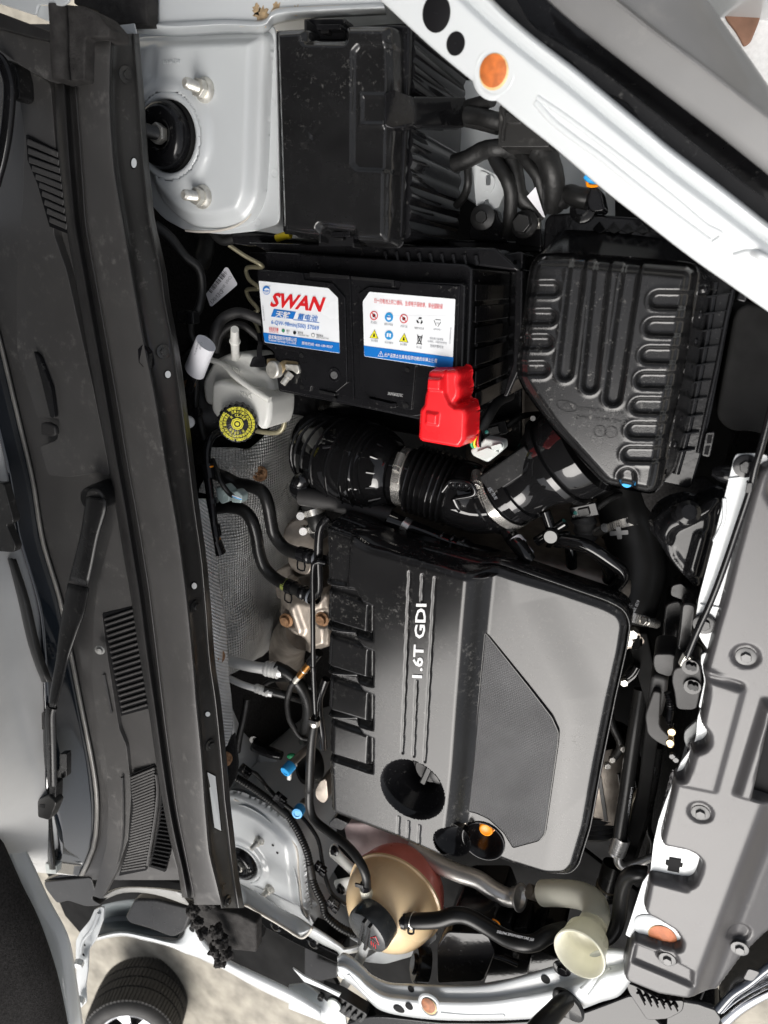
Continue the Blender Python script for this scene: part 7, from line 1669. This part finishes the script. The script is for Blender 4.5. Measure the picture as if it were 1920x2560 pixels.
# ================================================================== right of the cover: big hose, AC line, latch
bh = thing('turbo_hose', 'large matte black rubber turbo hose right of the engine cover', 'rubber hose', W('J', 600, 900, -.2))
bhp = [W('J', *p) for p in ((470,400,-.20),(520,520,-.19),(560,680,-.175),(600,850,-.165),(610,1000,-.155),(590,1150,-.145),(555,1280,-.135),(520,1400,-.13))]
tube('hose', bhp, [.037, .037, .037, .0365, .036, .035, .034, .034], RUBBER, bh, n=8, seg=36)
pt_text('4EK 0519', 'J', -.098, (590,1365), (632,1272), (568,1355), INKG, bh)
for dx, dy in ((0, 0),):
    poly('paint_cross', rc(box_pts(W('J', 465, 735, -.135), Vector((.95, .3, 0)), Vector((-.3, .95, 0)), .011, .0028), .001), .002, mat('grey_print', (.30, .30, .30), .6), bh, bevel=0)
    poly('paint_cross', rc(box_pts(W('J', 465, 735, -.1348), Vector((.3, -.95, 0)), Vector((.95, .3, 0)), .008, .0028), .001), .002, MATS['grey_print'], bh, bevel=0)
band_clamp('hose_clamp', W('J', 555, 690, -.176), bhp[3] - bhp[1], .0375, .011, 'steel worm clamp on the upper part of the large rubber hose', scr=Vector((-.9, .15, .5)))
band_clamp('hose_clamp', W('J', 530, 1375, -.131), bhp[-1] - bhp[-3], .0345, .012, 'steel worm clamp at the lower end of the large rubber hose', scr=Vector((.55, -.5, .75)))
ht = thing('hose_flange', 'rough cast outlet flange below the large rubber hose', 'casting', W('J', 580, 1550, -.2))
poly('flange', rc(L('J', -.14, [(520,1480),(600,1500),(685,1585),(620,1670),(545,1640),(500,1700),(480,1650)]), .006), .04, CAST, ht, bevel=.005, seg=3)
hexhead('flange_bolt', W('J', 535, 1575, -.138), UPV, .014, .009, ZINC, ht); hexhead('flange_bolt', W('J', 580, 1510, -.138), UPV, .012, .012, ZINC, ht)
sl = thing('air_inlet_scoop', 'glossy black air inlet scoop beside the release cable', 'air duct', W('J', 1000, 900, -.15))
so = L('J', -.04, [(745,700),(800,620),(900,575),(1000,560),(1040,620),(1270,480),(1260,700),(1180,1000),(1110,1240),(1000,1150),(900,1040),(800,880),(735,790)])
si = [wp('J', *p, -.04) for p in ((900,740),(1100,640),(1280,540),(1300,1300),(1120,1240),(1010,1130),(900,990),(850,870),(860,790))]
slot_s = (wp('J', 1120, 820, -.04), wp('J', 1040, 1105, -.04))
def f_scoop(X, Y, d):
    z = -.05 - .014 * ss(d, -.012, 0) - .03 * ss(d, 0, .008)
    z = z - .012 * ss(-sdp(si, X, Y), -.004, .006)
    return z + .006 * ss(.009 - sds(*slot_s, X, Y), 0, .006)
hfield('scoop_shell', rc(so, .014, 5), f_scoop, GLOSS, sl, res=.0022, margin=.008)
lathe('scoop_pin', W('J', 1000, 575, -.05), Vector((.2, .4, 1)), [(-.01, .014), (.008, .013), (.012, .008), (.012, .0001)], GLOSS, sl, seg=20)
poly('scoop_neck', rc(L('J', -.07, [(880,1150),(960,1130),(1090,1260),(1090,1310),(870,1230)]), .004), .03, SATIN, sl, bevel=.003)
tag(poly('arch_liner', L('J', -.16, [(600,300),(1150,300),(1300,420),(1250,560),(1000,560),(800,660),(740,800),(700,600)]), .01, FELT, None, bevel=.002), 'dark felt liner below the corner of the air filter box', 'liner')
cab = thing('release_cable', 'long thin black hood release cable crossing the white support panel', 'cable', W('J', 1200, 1000, .02))
tube('cable', [W('J', *p) for p in ((1760,-700,.03),(1680,-300,.028),(1600,20,.026),(1545,210,.024),(1500,400,.02),(1400,700,.016),(1290,1020,.014),(1190,1280,.012),(1090,1500,.010),(1000,1720,.006))], .0033, GLOSS, cab, n=6, seg=12)
poly('cable_clip', rc(L('J', .026, [(1475,340),(1525,335),(1515,420),(1460,420)]), .002), .012, GLOSS, cab, bevel=.002)
lathe('cable_end', W('J', 992, 1735, .004), Vector((-.2, -1, 0)), [(-.006, .0055), (.006, .0055), (.008, .004), (.008, .0001)], ZINC, cab, seg=6, sharp=20)
lt = thing('hood_latch', 'glossy black hood latch assembly with zinc bolts at the right', 'hood latch', W('J', 950, 1900, -.05))
poly('latch_body', rc(L('J', .006, [(900,1800),(1010,1790),(1100,1730),(1118,1860),(1115,1960),(1080,2120),(1040,2135),(920,2130),(905,2000),(880,1900)]), .006), .05, DRUB, lt, bevel=.005, seg=3)
poly('latch_guard', rc(L('J', -.03, [(740,1690),(900,1690),(990,1790),(900,1800),(880,1880),(760,1840),(735,1780)]), .006), .05, DRUB, lt, bevel=.005, seg=3)
poly('latch_arm', rc(L('J', -.04, [(720,1850),(860,1880),(840,2060),(800,2200),(720,2200),(680,2150),(700,2000)]), .008), .04, DRUB, lt, bevel=.005, seg=3)
poly('latch_hook', rc(L('O', -.03, [(545,230),(600,70),(650,80),(640,300),(720,380),(700,440),(620,400),(560,350)]), .006), .03, DRUB, lt, bevel=.005)
poly('latch_plate', rc(L('O', -.01, [(690,430),(700,320),(725,300),(735,420),(720,440)]), .002), .004, BRASS, lt, bevel=.0006)
for x, y in ((1030,1790),(1045,1945)):
    lathe('latch_washer', W('J', x, y, .008), UPV, [(0, .009), (.002, .0085), (.002, .0001)], GLOSS, lt, seg=20)
    for dx in (-12, 22):
        hexhead('latch_nut', W('J', x + dx, y - 2 + dx * .3, .010), Vector((0, .2, 1)), .0062, .005, BLKSTEEL, lt)
for x, y in ((718,330),(708,400)):
    lathe('latch_rivet', W('O', x, y, -.006), UPV, [(0, .0045), (.002, .004), (.002, .0001)], BRASS, lt, seg=16)
tube('latch_spring', L('O', 0, [(690,80,-.01),(710,180,-.01),(700,260,-.015),(720,300,-.012)]), .003, GLOSS, lt, n=8, seg=8, ribs=(.003, .002))
for x, y in ((722,478),(745,500)): hexhead('latch_nut', W('O', x, y, -.002), UPV, .0062, .005, BLKSTEEL, lt)
poly('support_fold', rc(L('O', -.012, [(800,330),(880,260),(905,300),(955,370),(930,410),(860,440),(815,440),(795,380)]), .01), .006, mat('fold_shade_grey', (.25, .26, .26), .5, var=.1), sup, bevel=.003)  # white fold coloured grey to stand in for its shading
pp2 = thing('ac_line', 'black rubber line with crimped alloy ferrule right of the engine cover', 'hose', W('O', 400, 900, -.12))
tube('hose', [W('O', *p) for p in ((520,60,-.16),(490,260,-.15),(455,500,-.14),(425,720,-.13),(395,920,-.12),(380,1050,-.115))], .0095, RUBBER, pp2, n=6, seg=22)
c = W('O', 377, 1075, -.1145)
pf = []
for k in range(6): pf += [(-.014 + k * .004, .0112), (-.0125 + k * .004, .0118), (-.0112 + k * .004, .0108)]
lathe('ferrule', c, Vector((-.1, -1, .05)), [(-.018, .0105)] + pf + [(.012, .0105), (.014, .0065)], ALU, pp2, seg=26)
tube('pipe', [W('O', *p) for p in ((370,1110,-.115),(372,1165,-.115),(400,1195,-.118),(470,1190,-.125),(600,1140,-.135))], .0060, ALU, pp2, n=6, seg=18)
o2 = tag(tube('coolant_hose', [W('O', *p) for p in ((620,420,-.16),(590,640,-.16),(545,850,-.16),(500,1000,-.165),(450,1150,-.17))], .0092, RUBBER, None, n=6, seg=20), 'printed black rubber hose running parallel to the ferruled line', 'hose')
pt_text('INNER:T1R COUTER:EPDM', 'O', -.1175, (423,1010), (468,690), (412,1008), INKG, pp2)
pt_text('INNER:FKM OUTER:ECO', 'O', -.150, (520,930), (615,560), (507,925), INKG, o2)
tag(tube('bypass_hose', [W('O', *p) for p in ((640,1270,-.05),(580,1255,-.05),(500,1240,-.05),(440,1260,-.055),(405,1330,-.06),(390,1430,-.065),(375,1540,-.07),(335,1630,-.075),(260,1690,-.08))], .0098, RUBBER, None, n=7, seg=20), 'black rubber hose hooking over the front edge below the locating slot', 'hose')
th_ = thing('radiator_stub', 'black radiator hose stub with ring clamp near the ivory neck', 'hose', W('O', 290, 1340, -.16))
tube('stub', [W('O', *p) for p in ((340,1180,-.17),(310,1290,-.165),(285,1400,-.16))], .0145, RUBBER, th_, n=5, seg=22)
for k in range(3): lathe('ring', W('O', 300 - k * 6, 1325 + k * 24, -.163), Vector((-.2, -1, 0)), [(-.002, .0145), (0, .0160), (.002, .0145)], mat('bronze_ring', (.20, .17, .13), .4, .6), th_, seg=28)
# alternator and pulley clutter between cover and radiator
al = thing('alternator', 'dark finned alternator glimpsed between cover and hoses', 'alternator', W('O', 280, 600, -.25))
lathe('body', W('O', 250, 620, -.24), Vector((.3, -.9, .1)), [(-.07, .058), (-.05, .065), (.04, .065), (.06, .055), (.06, .0001)], CAST, al, seg=36)
for k in range(14):
    a = k * .45; x_, y_, a_ = frame(Vector((.3, -.9, .1)))
    d = x_ * math.cos(a) + y_ * math.sin(a); s = a_.cross(d)
    poly('fin', box_pts(W('O', 250, 620, -.24) + d * .067, a_, s, .035, .003), .006, BLKSTEEL, al, bevel=.001, down=-d)
for x, y in ((400,430),(330,500),(300,540)):
    hexhead('terminal_nut', W('O', x, y, -.16), Vector((.3, .2, 1)), .008, .008, STEEL, al)
pl_ = thing('drive_pulley', 'ribbed black drive pulley deep beside the engine cover', 'pulley', W('O', 230, 880, -.25))
lathe('pulley', W('O', 215, 850, -.22), Vector((.3, -.9, .1)), [(-.02, .055)] + [(-.018 + k * .004, .058 if k % 2 else .054) for k in range(9)] + [(.018, .05), (.018, .0001)], BLKSTEEL, pl_, seg=40)
tag(tube('cable_conduit', [W('O', *p) for p in ((560,1200,-.2),(590,1050,-.2),(560,950,-.2),(575,800,-.2))], .006, RUBBER, None, n=5, seg=10), 'thin black conduit behind the printed rubber hose', 'cable')
tag(poly('fan_shroud', L('O', -.14, [(420,-300),(560,-300),(660,200),(560,900),(430,1300),(360,1300),(500,700),(560,200)]), .02, LINER, None, bevel=.003), 'dull black fan shroud edge behind the front panel', 'fan shroud')
tag(poly('shroud_box', rc(L('J', -.10, [(830,1290),(960,1260),(980,1380),(900,1660),(800,1640)]), .008), .06, SATIN, None, bevel=.005), 'black moulded box left of the lower support bolt', 'plastic box')
tag(poly('inner_guard', rc(L('J', -.03, [(960,1280),(1085,1300),(1060,1460),(1050,1560),(1140,1640),(1150,1690),(980,1700),(920,1650),(940,1500)]), .008), .03, SATIN, None, bevel=.005), 'black plastic guard under the release cable', 'plastic guard')
# ================================================================== looms and brackets between fuse box and rail
for lb, pts, r_ in (
    ('thick taped loom leaving the fuse box front', ((60,1100,-.10),(180,1060,-.095),(330,980,-.09),(450,960,-.085),(560,960,-.09),(660,1000,-.10)), .0115),
    ('taped loom dropping past the white slotted bracket', ((420,1000,-.09),(480,1120,-.085),(560,1250,-.08),(600,1400,-.085),(590,1600,-.095),(565,1780,-.11)), .0088),
    ('thick taped loom bending behind the dropping loom', ((560,980,-.10),(620,1100,-.10),(650,1250,-.10),(680,1400,-.105),(780,1500,-.11),(900,1600,-.12)), .0110),
    ('taped branch loom beside the paper tag', ((680,990,-.09),(760,1100,-.085),(850,1220,-.085),(890,1350,-.09),(920,1500,-.10)), .0075),
    ('fat taped loom curving under the white rail', ((850,950,-.07),(930,1030,-.07),(990,1180,-.07),(1010,1350,-.08),(1000,1520,-.095)), .0140),
    ('thin twisted lead below the fuse box corner', ((190,1150,-.11),(190,1300,-.11),(150,1420,-.12),(80,1500,-.13)), .0055),
    ('upper taped loom running to the junction box', ((180,640,-.09),(300,650,-.085),(400,680,-.08),(520,710,-.08)), .0105),
    ('second taped loom running to the junction box', ((180,690,-.10),(320,720,-.095),(480,760,-.09)), .0085),
    ('dark loom above the junction box looms', ((190,560,-.10),(300,530,-.09),(420,490,-.08)), .0085)):
    tag(tube('wiring_loom', [W('V', *p) for p in pts], r_ * .85, TAPE, None, n=7, seg=18, wob=.03), lb, 'wiring loom', 'taped looms by the fuse box')
jb = thing('junction_box', 'square dark grey junction box half hidden under the white rail', 'junction box', W('V', 700, 800, -.12))
jo = rc(L('V', -.04, [(485,540),(560,540),(900,800),(980,945),(500,945),(475,920)]), .004)
poly('box_body', jo, .06, COWL2, jb, bevel=.003)
poly('box_step', rc(L('V', -.036, [(545,600),(700,700),(690,720),(570,720),(545,700)]), .003), .006, COWL2, jb, bevel=.002)
tube('box_edge', L('V', -.037, [(520,580),(545,700),(525,790),(520,890)]), .002, COWL2, jb, n=4, seg=6)
wbk = thing('slotted_bracket', 'pale painted steel bracket with two slots between looms', 'bracket', W('V', 380, 1350, -.15))
slots = [rc(L('V', -.12, [(362,1210),(405,1205),(405,1305),(362,1310)]), .006), rc(L('V', -.12, [(350,1445),(388,1440),(388,1500),(350,1503)]), .006)]
poly('bracket_face', rc(L('V', -.12, [(205,1120),(250,1105),(520,1240),(560,1330),(480,1530),(270,1525),(240,1200)]), .004), .003, PAINT, wbk, bevel=.001, holes=slots)
poly('bracket_wing', [W('V', *p) for p in ((480,1530,-.121),(558,1330,-.121),(556,1470,-.15),(485,1640,-.15))], .003, PAINT, wbk, bevel=.001)
poly('bracket_step', rc(L('V', -.117, [(300,1160),(450,1230),(440,1330),(410,1375),(300,1360)]), .006), .003, PAINT, wbk, bevel=.002, holes=[rc(L('V', -.117, [(360,1208),(407,1203),(407,1307),(360,1312)]), .006)])
kb = thing('battery_bracket', 'glossy black steel bracket with a black bolt below the pale bracket', 'bracket', W('V', 350, 1650, -.16))
poly('bracket_plate', rc(L('V', -.115, [(240,1535),(470,1535),(490,1640),(560,1700),(540,1850),(200,1830),(190,1760)]), .006), .02, GLOSS, kb, bevel=.003)
poly('bracket_tail', L('V', -.13, [(0,1830),(900,1850),(900,1950),(0,1940)]), .03, GLOSS, kb, bevel=.003)
poly('bracket_side', rc(L('V', -.12, [(650,1720),(880,1700),(900,1900),(640,1880)]), .004), .03, GLOSS, kb, bevel=.003)
bolt(W('V', 330, 1615, -.113), UPV, .0125, 'black flange bolt in the glossy bracket below the pale bracket', m=BLKSTEEL, washer=1.9, group='black flange bolts')
bolt(W('V', 730, 1680, -.10), Vector((-.1, 0, 1)), .0185, 'large black hex bolt between loom and air filter box', m=BLKSTEEL, washer=1.35, group='black flange bolts')
tube_o = tube('bolt_spacer', [W('V', 820, 1670, -.115), W('V', 880, 1660, -.115)], .007, ZINC, None, n=2, seg=16); tag(tube_o, 'short zinc spacer beside the large black hex bolt', 'spacer')
tag(poly('paper_tag', [W('V', *p) for p in ((752,1415,-.085),(835,1325,-.08),(880,1480,-.085),(928,1620,-.09),(905,1610,-.09),(850,1540,-.088))], .0006, PAPER, None, bevel=0), 'white paper tag hanging on the branch loom', 'paper tag')
pq = thing('rail_connector', 'black connector with blue and orange wires under the white rail edge', 'connector', W('V', 1380, 1350, -.1))
poly('connector_body', rc(L('V', -.08, [(1320,1300),(1449,1330),(1500,1560),(1350,1570),(1310,1440)]), .006), .04, GLOSS, pq, bevel=.004)
tube('blue_wire', L('V', 0, [(1315,1215,-.06),(1350,1250,-.06),(1420,1265,-.06)]), .0034, BLUE, pq, n=4, seg=8)
tube('orange_wire', L('V', 0, [(1325,1270,-.065),(1335,1310,-.07),(1400,1315,-.07),(1460,1295,-.07)]), .0016, ORANGE, pq, n=4, seg=6)
tube('conduit', L('V', 0, [(1080,1460,-.09),(1150,1400,-.085),(1230,1420,-.08),(1330,1440,-.08)]), .0105, RUBBER, pq, n=5, seg=14)
# dark clutter at the air box right edge
tag(poly('lamp_side_shell', rc(L('F', -.10, [(1480,620),(1800,700),(1800,1500),(1600,1380),(1440,1380),(1360,1300),(1430,900)]), .02), .2, LINER, None, bevel=.01, seg=3), 'dark headlamp side shell right of the air filter box', 'plastic shell')
tag(poly('lamp_clip', rc(L('F', -.09, [(1500,545),(1555,560),(1530,640),(1475,625)]), .003), .01, GLOSS, None, bevel=.002), 'small black window clip near the rail at the air box edge', 'clip')
tag(tube('black_spike', L('J', 0, [(1200,255,-.05),(1270,262,-.05),(1400,285,-.05)]), [.004, .009, .011], GLOSS, None, n=3, seg=10), 'black tapered peg pointing left beside the white support panel', 'peg')
# ================================================================== wiper arm with blade
wp_ = thing('wiper_arm', 'long black wiper arm with blade lying over the cowl at the left', 'wiper', W('G', 625, 245, .08))
rows = []
for a, b, hh in (((555,240),(690,255),.118), ((545,330),(690,330),.120), ((520,480),(645,490),.120), ((480,650),(610,660),.118), ((445,780),(575,815),.116)):
    rows.append([W('G', *a, hh - .012), W('G', a[0] + 6, a[1], hh), W('G', (a[0] + b[0]) / 2, (a[1] + b[1]) / 2, hh + .003), W('G', b[0] - 6, b[1], hh), W('G', *b, hh - .012)])
loft('arm_head', rows, SATIN, wp_, nu=4, nv=4, solid=.002)
lathe('pivot_hub', W('G', 622, 245, .105), Vector((.15, 0, 1)), [(-.03, .0170), (.004, .0172), (.008, .0165), (.010, .0145), (.0105, .0001)], SATIN, wp_, seg=36)
lathe('pivot_cap', W('G', 625, 246, .1135), Vector((.15, 0, 1)), [(0, .0128), (.002, .0125), (.0035, .0105), (.004, .0001)], COWL2, wp_, seg=36)
rows = []
for a, b, hh in (((440,800),(578,830),.112), ((410,960),(550,985),.115), ((385,1100),(500,1120),.118), ((360,1300),(440,1310),.125), ((330,1470),(400,1480),.132), ((312,1600),(362,1605),.136)):
    rows.append([W('G', *a, hh - .010), W('G', a[0] + 4, a[1], hh), W('G', (a[0] + b[0]) / 2, (a[1] + b[1]) / 2, hh + .0015), W('G', b[0] - 4, b[1], hh), W('G', *b, hh - .010)])
loft('arm_rod', rows, SATIN, wp_, nu=4, nv=4, solid=.002)
tube('arm_tip', L('K', 0, [(338,40,.132),(328,100,.132),(334,300,.128),(340,540,.124)]), .0085, SATIN, wp_, n=4, seg=10, flat=.6)
poly('blade_adapter', rc(L('K', .126, [(262,640),(320,622),(362,670),(340,730),(318,780),(245,760),(240,655)]), .004), .016, COWL2, wp_, bevel=.003)
poly('adapter_window', L('K', .1268, [(258,678),(290,680),(288,700),(256,696)]), .0006, GLOSS, wp_, bevel=0)
poly('adapter_arm', rc(L('K', .122, [(318,535),(362,545),(358,670),(322,640)]), .002), .014, SATIN, wp_, bevel=.002)
rows = []
for x, y, hh in ((295,85,.112),(296,300,.110),(300,600,.107),(310,850,.104),(330,1100,.10)):
    rows.append([W('K', x - 18, y, hh - .012), W('K', x - 14, y, hh), W('K', x + 10, y, hh + .006), W('K', x + 34, y, hh), W('K', x + 38, y, hh - .012)])
loft('blade_spoiler', rows, SATIN, wp_, nu=4, nv=4, solid=.002)
tube('blade_rubber', L('K', 0, [(355,620,.094),(360,800,.092),(368,1000,.089)]), .006, RUBBER, wp_, n=4, seg=8)
poly('blade_end_cap', rc(L('K', .102, [(290,1060),(365,1075),(362,1130),(298,1125)]), .003), .012, GREYPL, wp_, bevel=.003)
poly('blade_end_cap', rc(L('K', .114, [(268,80),(320,78),(318,190),(270,195)]), .003), .012, COWL2, wp_, bevel=.003)
poly('black_bracket', rc(L('K', .104, [(385,350),(430,348),(430,500),(380,520),(362,460),(385,450)]), .003), .010, SATIN, wp_, bevel=.002)  # satin black block lying beside the arm tip
# dash top trim seen through the windscreen
dt = thing('windscreen_moulding', 'black stepped plastic moulding on the windscreen edge at the far left', 'moulding', W('G', 50, 500, .1))
poly('moulding_block', rc(L('G', .115, [(-80,150),(20,150),(85,390),(80,410),(38,420),(60,470),(100,560),(90,600),(-80,590)]), .005), .012, COWL2, dt, bevel=.003)
rows = []
for x0, x1, y in ((45,105,640),(110,190,900),(180,260,1200),(270,340,1440)):
    rows.append([W('G', x0, y, .098), W('G', x0 + 10, y, .106), W('G', (x0 + x1) / 2, y, .108), W('G', x1, y, .100)])
loft('moulding_strip', rows, COWL2, dt, nu=4, nv=3, solid=.003)

# ================================================================== small things deep in the bay
sm = thing('coolant_outlet', 'dull grey coolant outlet stub deep below the air duct', 'outlet', W('J', 190, 680, -.2))
tube('stub', L('J', 0, [(180,560,-.17),(195,660,-.17),(215,760,-.18)]), .014, mat('dull_grey_plastic', (.12, .12, .12), .5, var=.2), sm, n=4, seg=18)
lathe('stub_ring', W('J', 190, 640, -.17), Vector((.1, -1, 0)), [(-.004, .0145), (0, .017), (.004, .0145)], MATS['dull_grey_plastic'], sm, seg=24)
lathe('stub_ring', W('J', 205, 720, -.175), Vector((.1, -1, 0)), [(-.004, .0145), (0, .017), (.004, .0145)], MATS['dull_grey_plastic'], sm, seg=24)
for lb, r, x, y, hh in (('black box sensor with teal marks below the air duct', 'J', 190, 565, -.13), ('black sensor plug hidden under the breather connector', 'I', 1240, 1180, -.15), ('black plug left of the intake clamp screw', 'I', 930, 320, -.14), ('black plug at the right of the big hose clamp', 'J', 300, 1330, -.13)):
    t = thing('sensor_plug', lb, 'connector', W(r, x, y, hh - .02), 'small black plugs deep in the bay')
    c = W(r, x, y, hh)
    poly('plug_body', rc(box_pts(c, Vector((.9, .4, 0)).normalized(), Vector((-.4, .9, 0)).normalized(), .017, .009), .002), .02, GLOSS, t, bevel=.002)
    poly('plug_lock', rc(box_pts(c + Vector((0, 0, .004)), Vector((.9, .4, 0)).normalized(), Vector((-.4, .9, 0)).normalized(), .007, .005), .001), .006, SATIN, t, bevel=.001)
    tube('plug_lead', [c + Vector((.014, .006, -.006)), c + Vector((.03, .02, -.02)), c + Vector((.05, .02, -.06))], .004, TAPE, t, n=4, seg=10)
    lathe('teal_mark', c + Vector((-.010, -.004, .0004)), UPV, [(0, .0026), (.0003, .0001)], mat('teal_paint', (.0, .22, .19), .4, var=0), t, seg=10)
tag(tube('dipstick_tube', L('O', 0, [(520,700,-.19),(480,760,-.19),(455,840,-.19),(440,960,-.20)]), .005, mat('beige_pipe', (.35, .31, .24), .4, .4), None, n=5, seg=12), 'thin beige pipe deep behind the ferruled line', 'pipe')
for k, (lb, pts) in enumerate((('upper thin loom deep right of the engine cover', ((300,150,-.2),(340,300,-.19),(390,420,-.19),(330,520,-.2))), ('lower thin loom deep right of the engine cover', ((280,360,-.2),(250,480,-.19),(230,600,-.19),(200,760,-.2))))):
    tag(tube('thin_loom', [W('O', *p) for p in pts], .006, TAPE, None, n=6, seg=12), lb, 'wiring loom')
gf = thing('duct_stay', 'glossy black triangular stay beside the bend of the engine cover edge', 'bracket', W('J', 520, 1800, -.16))
poly('stay_plate', rc(L('J', -.13, [(480,1900),(560,1780),(640,1800),(600,1880),(500,1960)]), .003), .008, GLOSS, gf, bevel=.002)
tube('stay_rod', L('J', 0, [(500,1900,-.12),(570,1850,-.12),(610,1790,-.12)]), .004, GLOSS, gf, n=3, seg=10)
hexhead('stay_nut', W('J', 505, 1905, -.118), Vector((.2, 0, 1)), .009, .006, ZINC, gf)
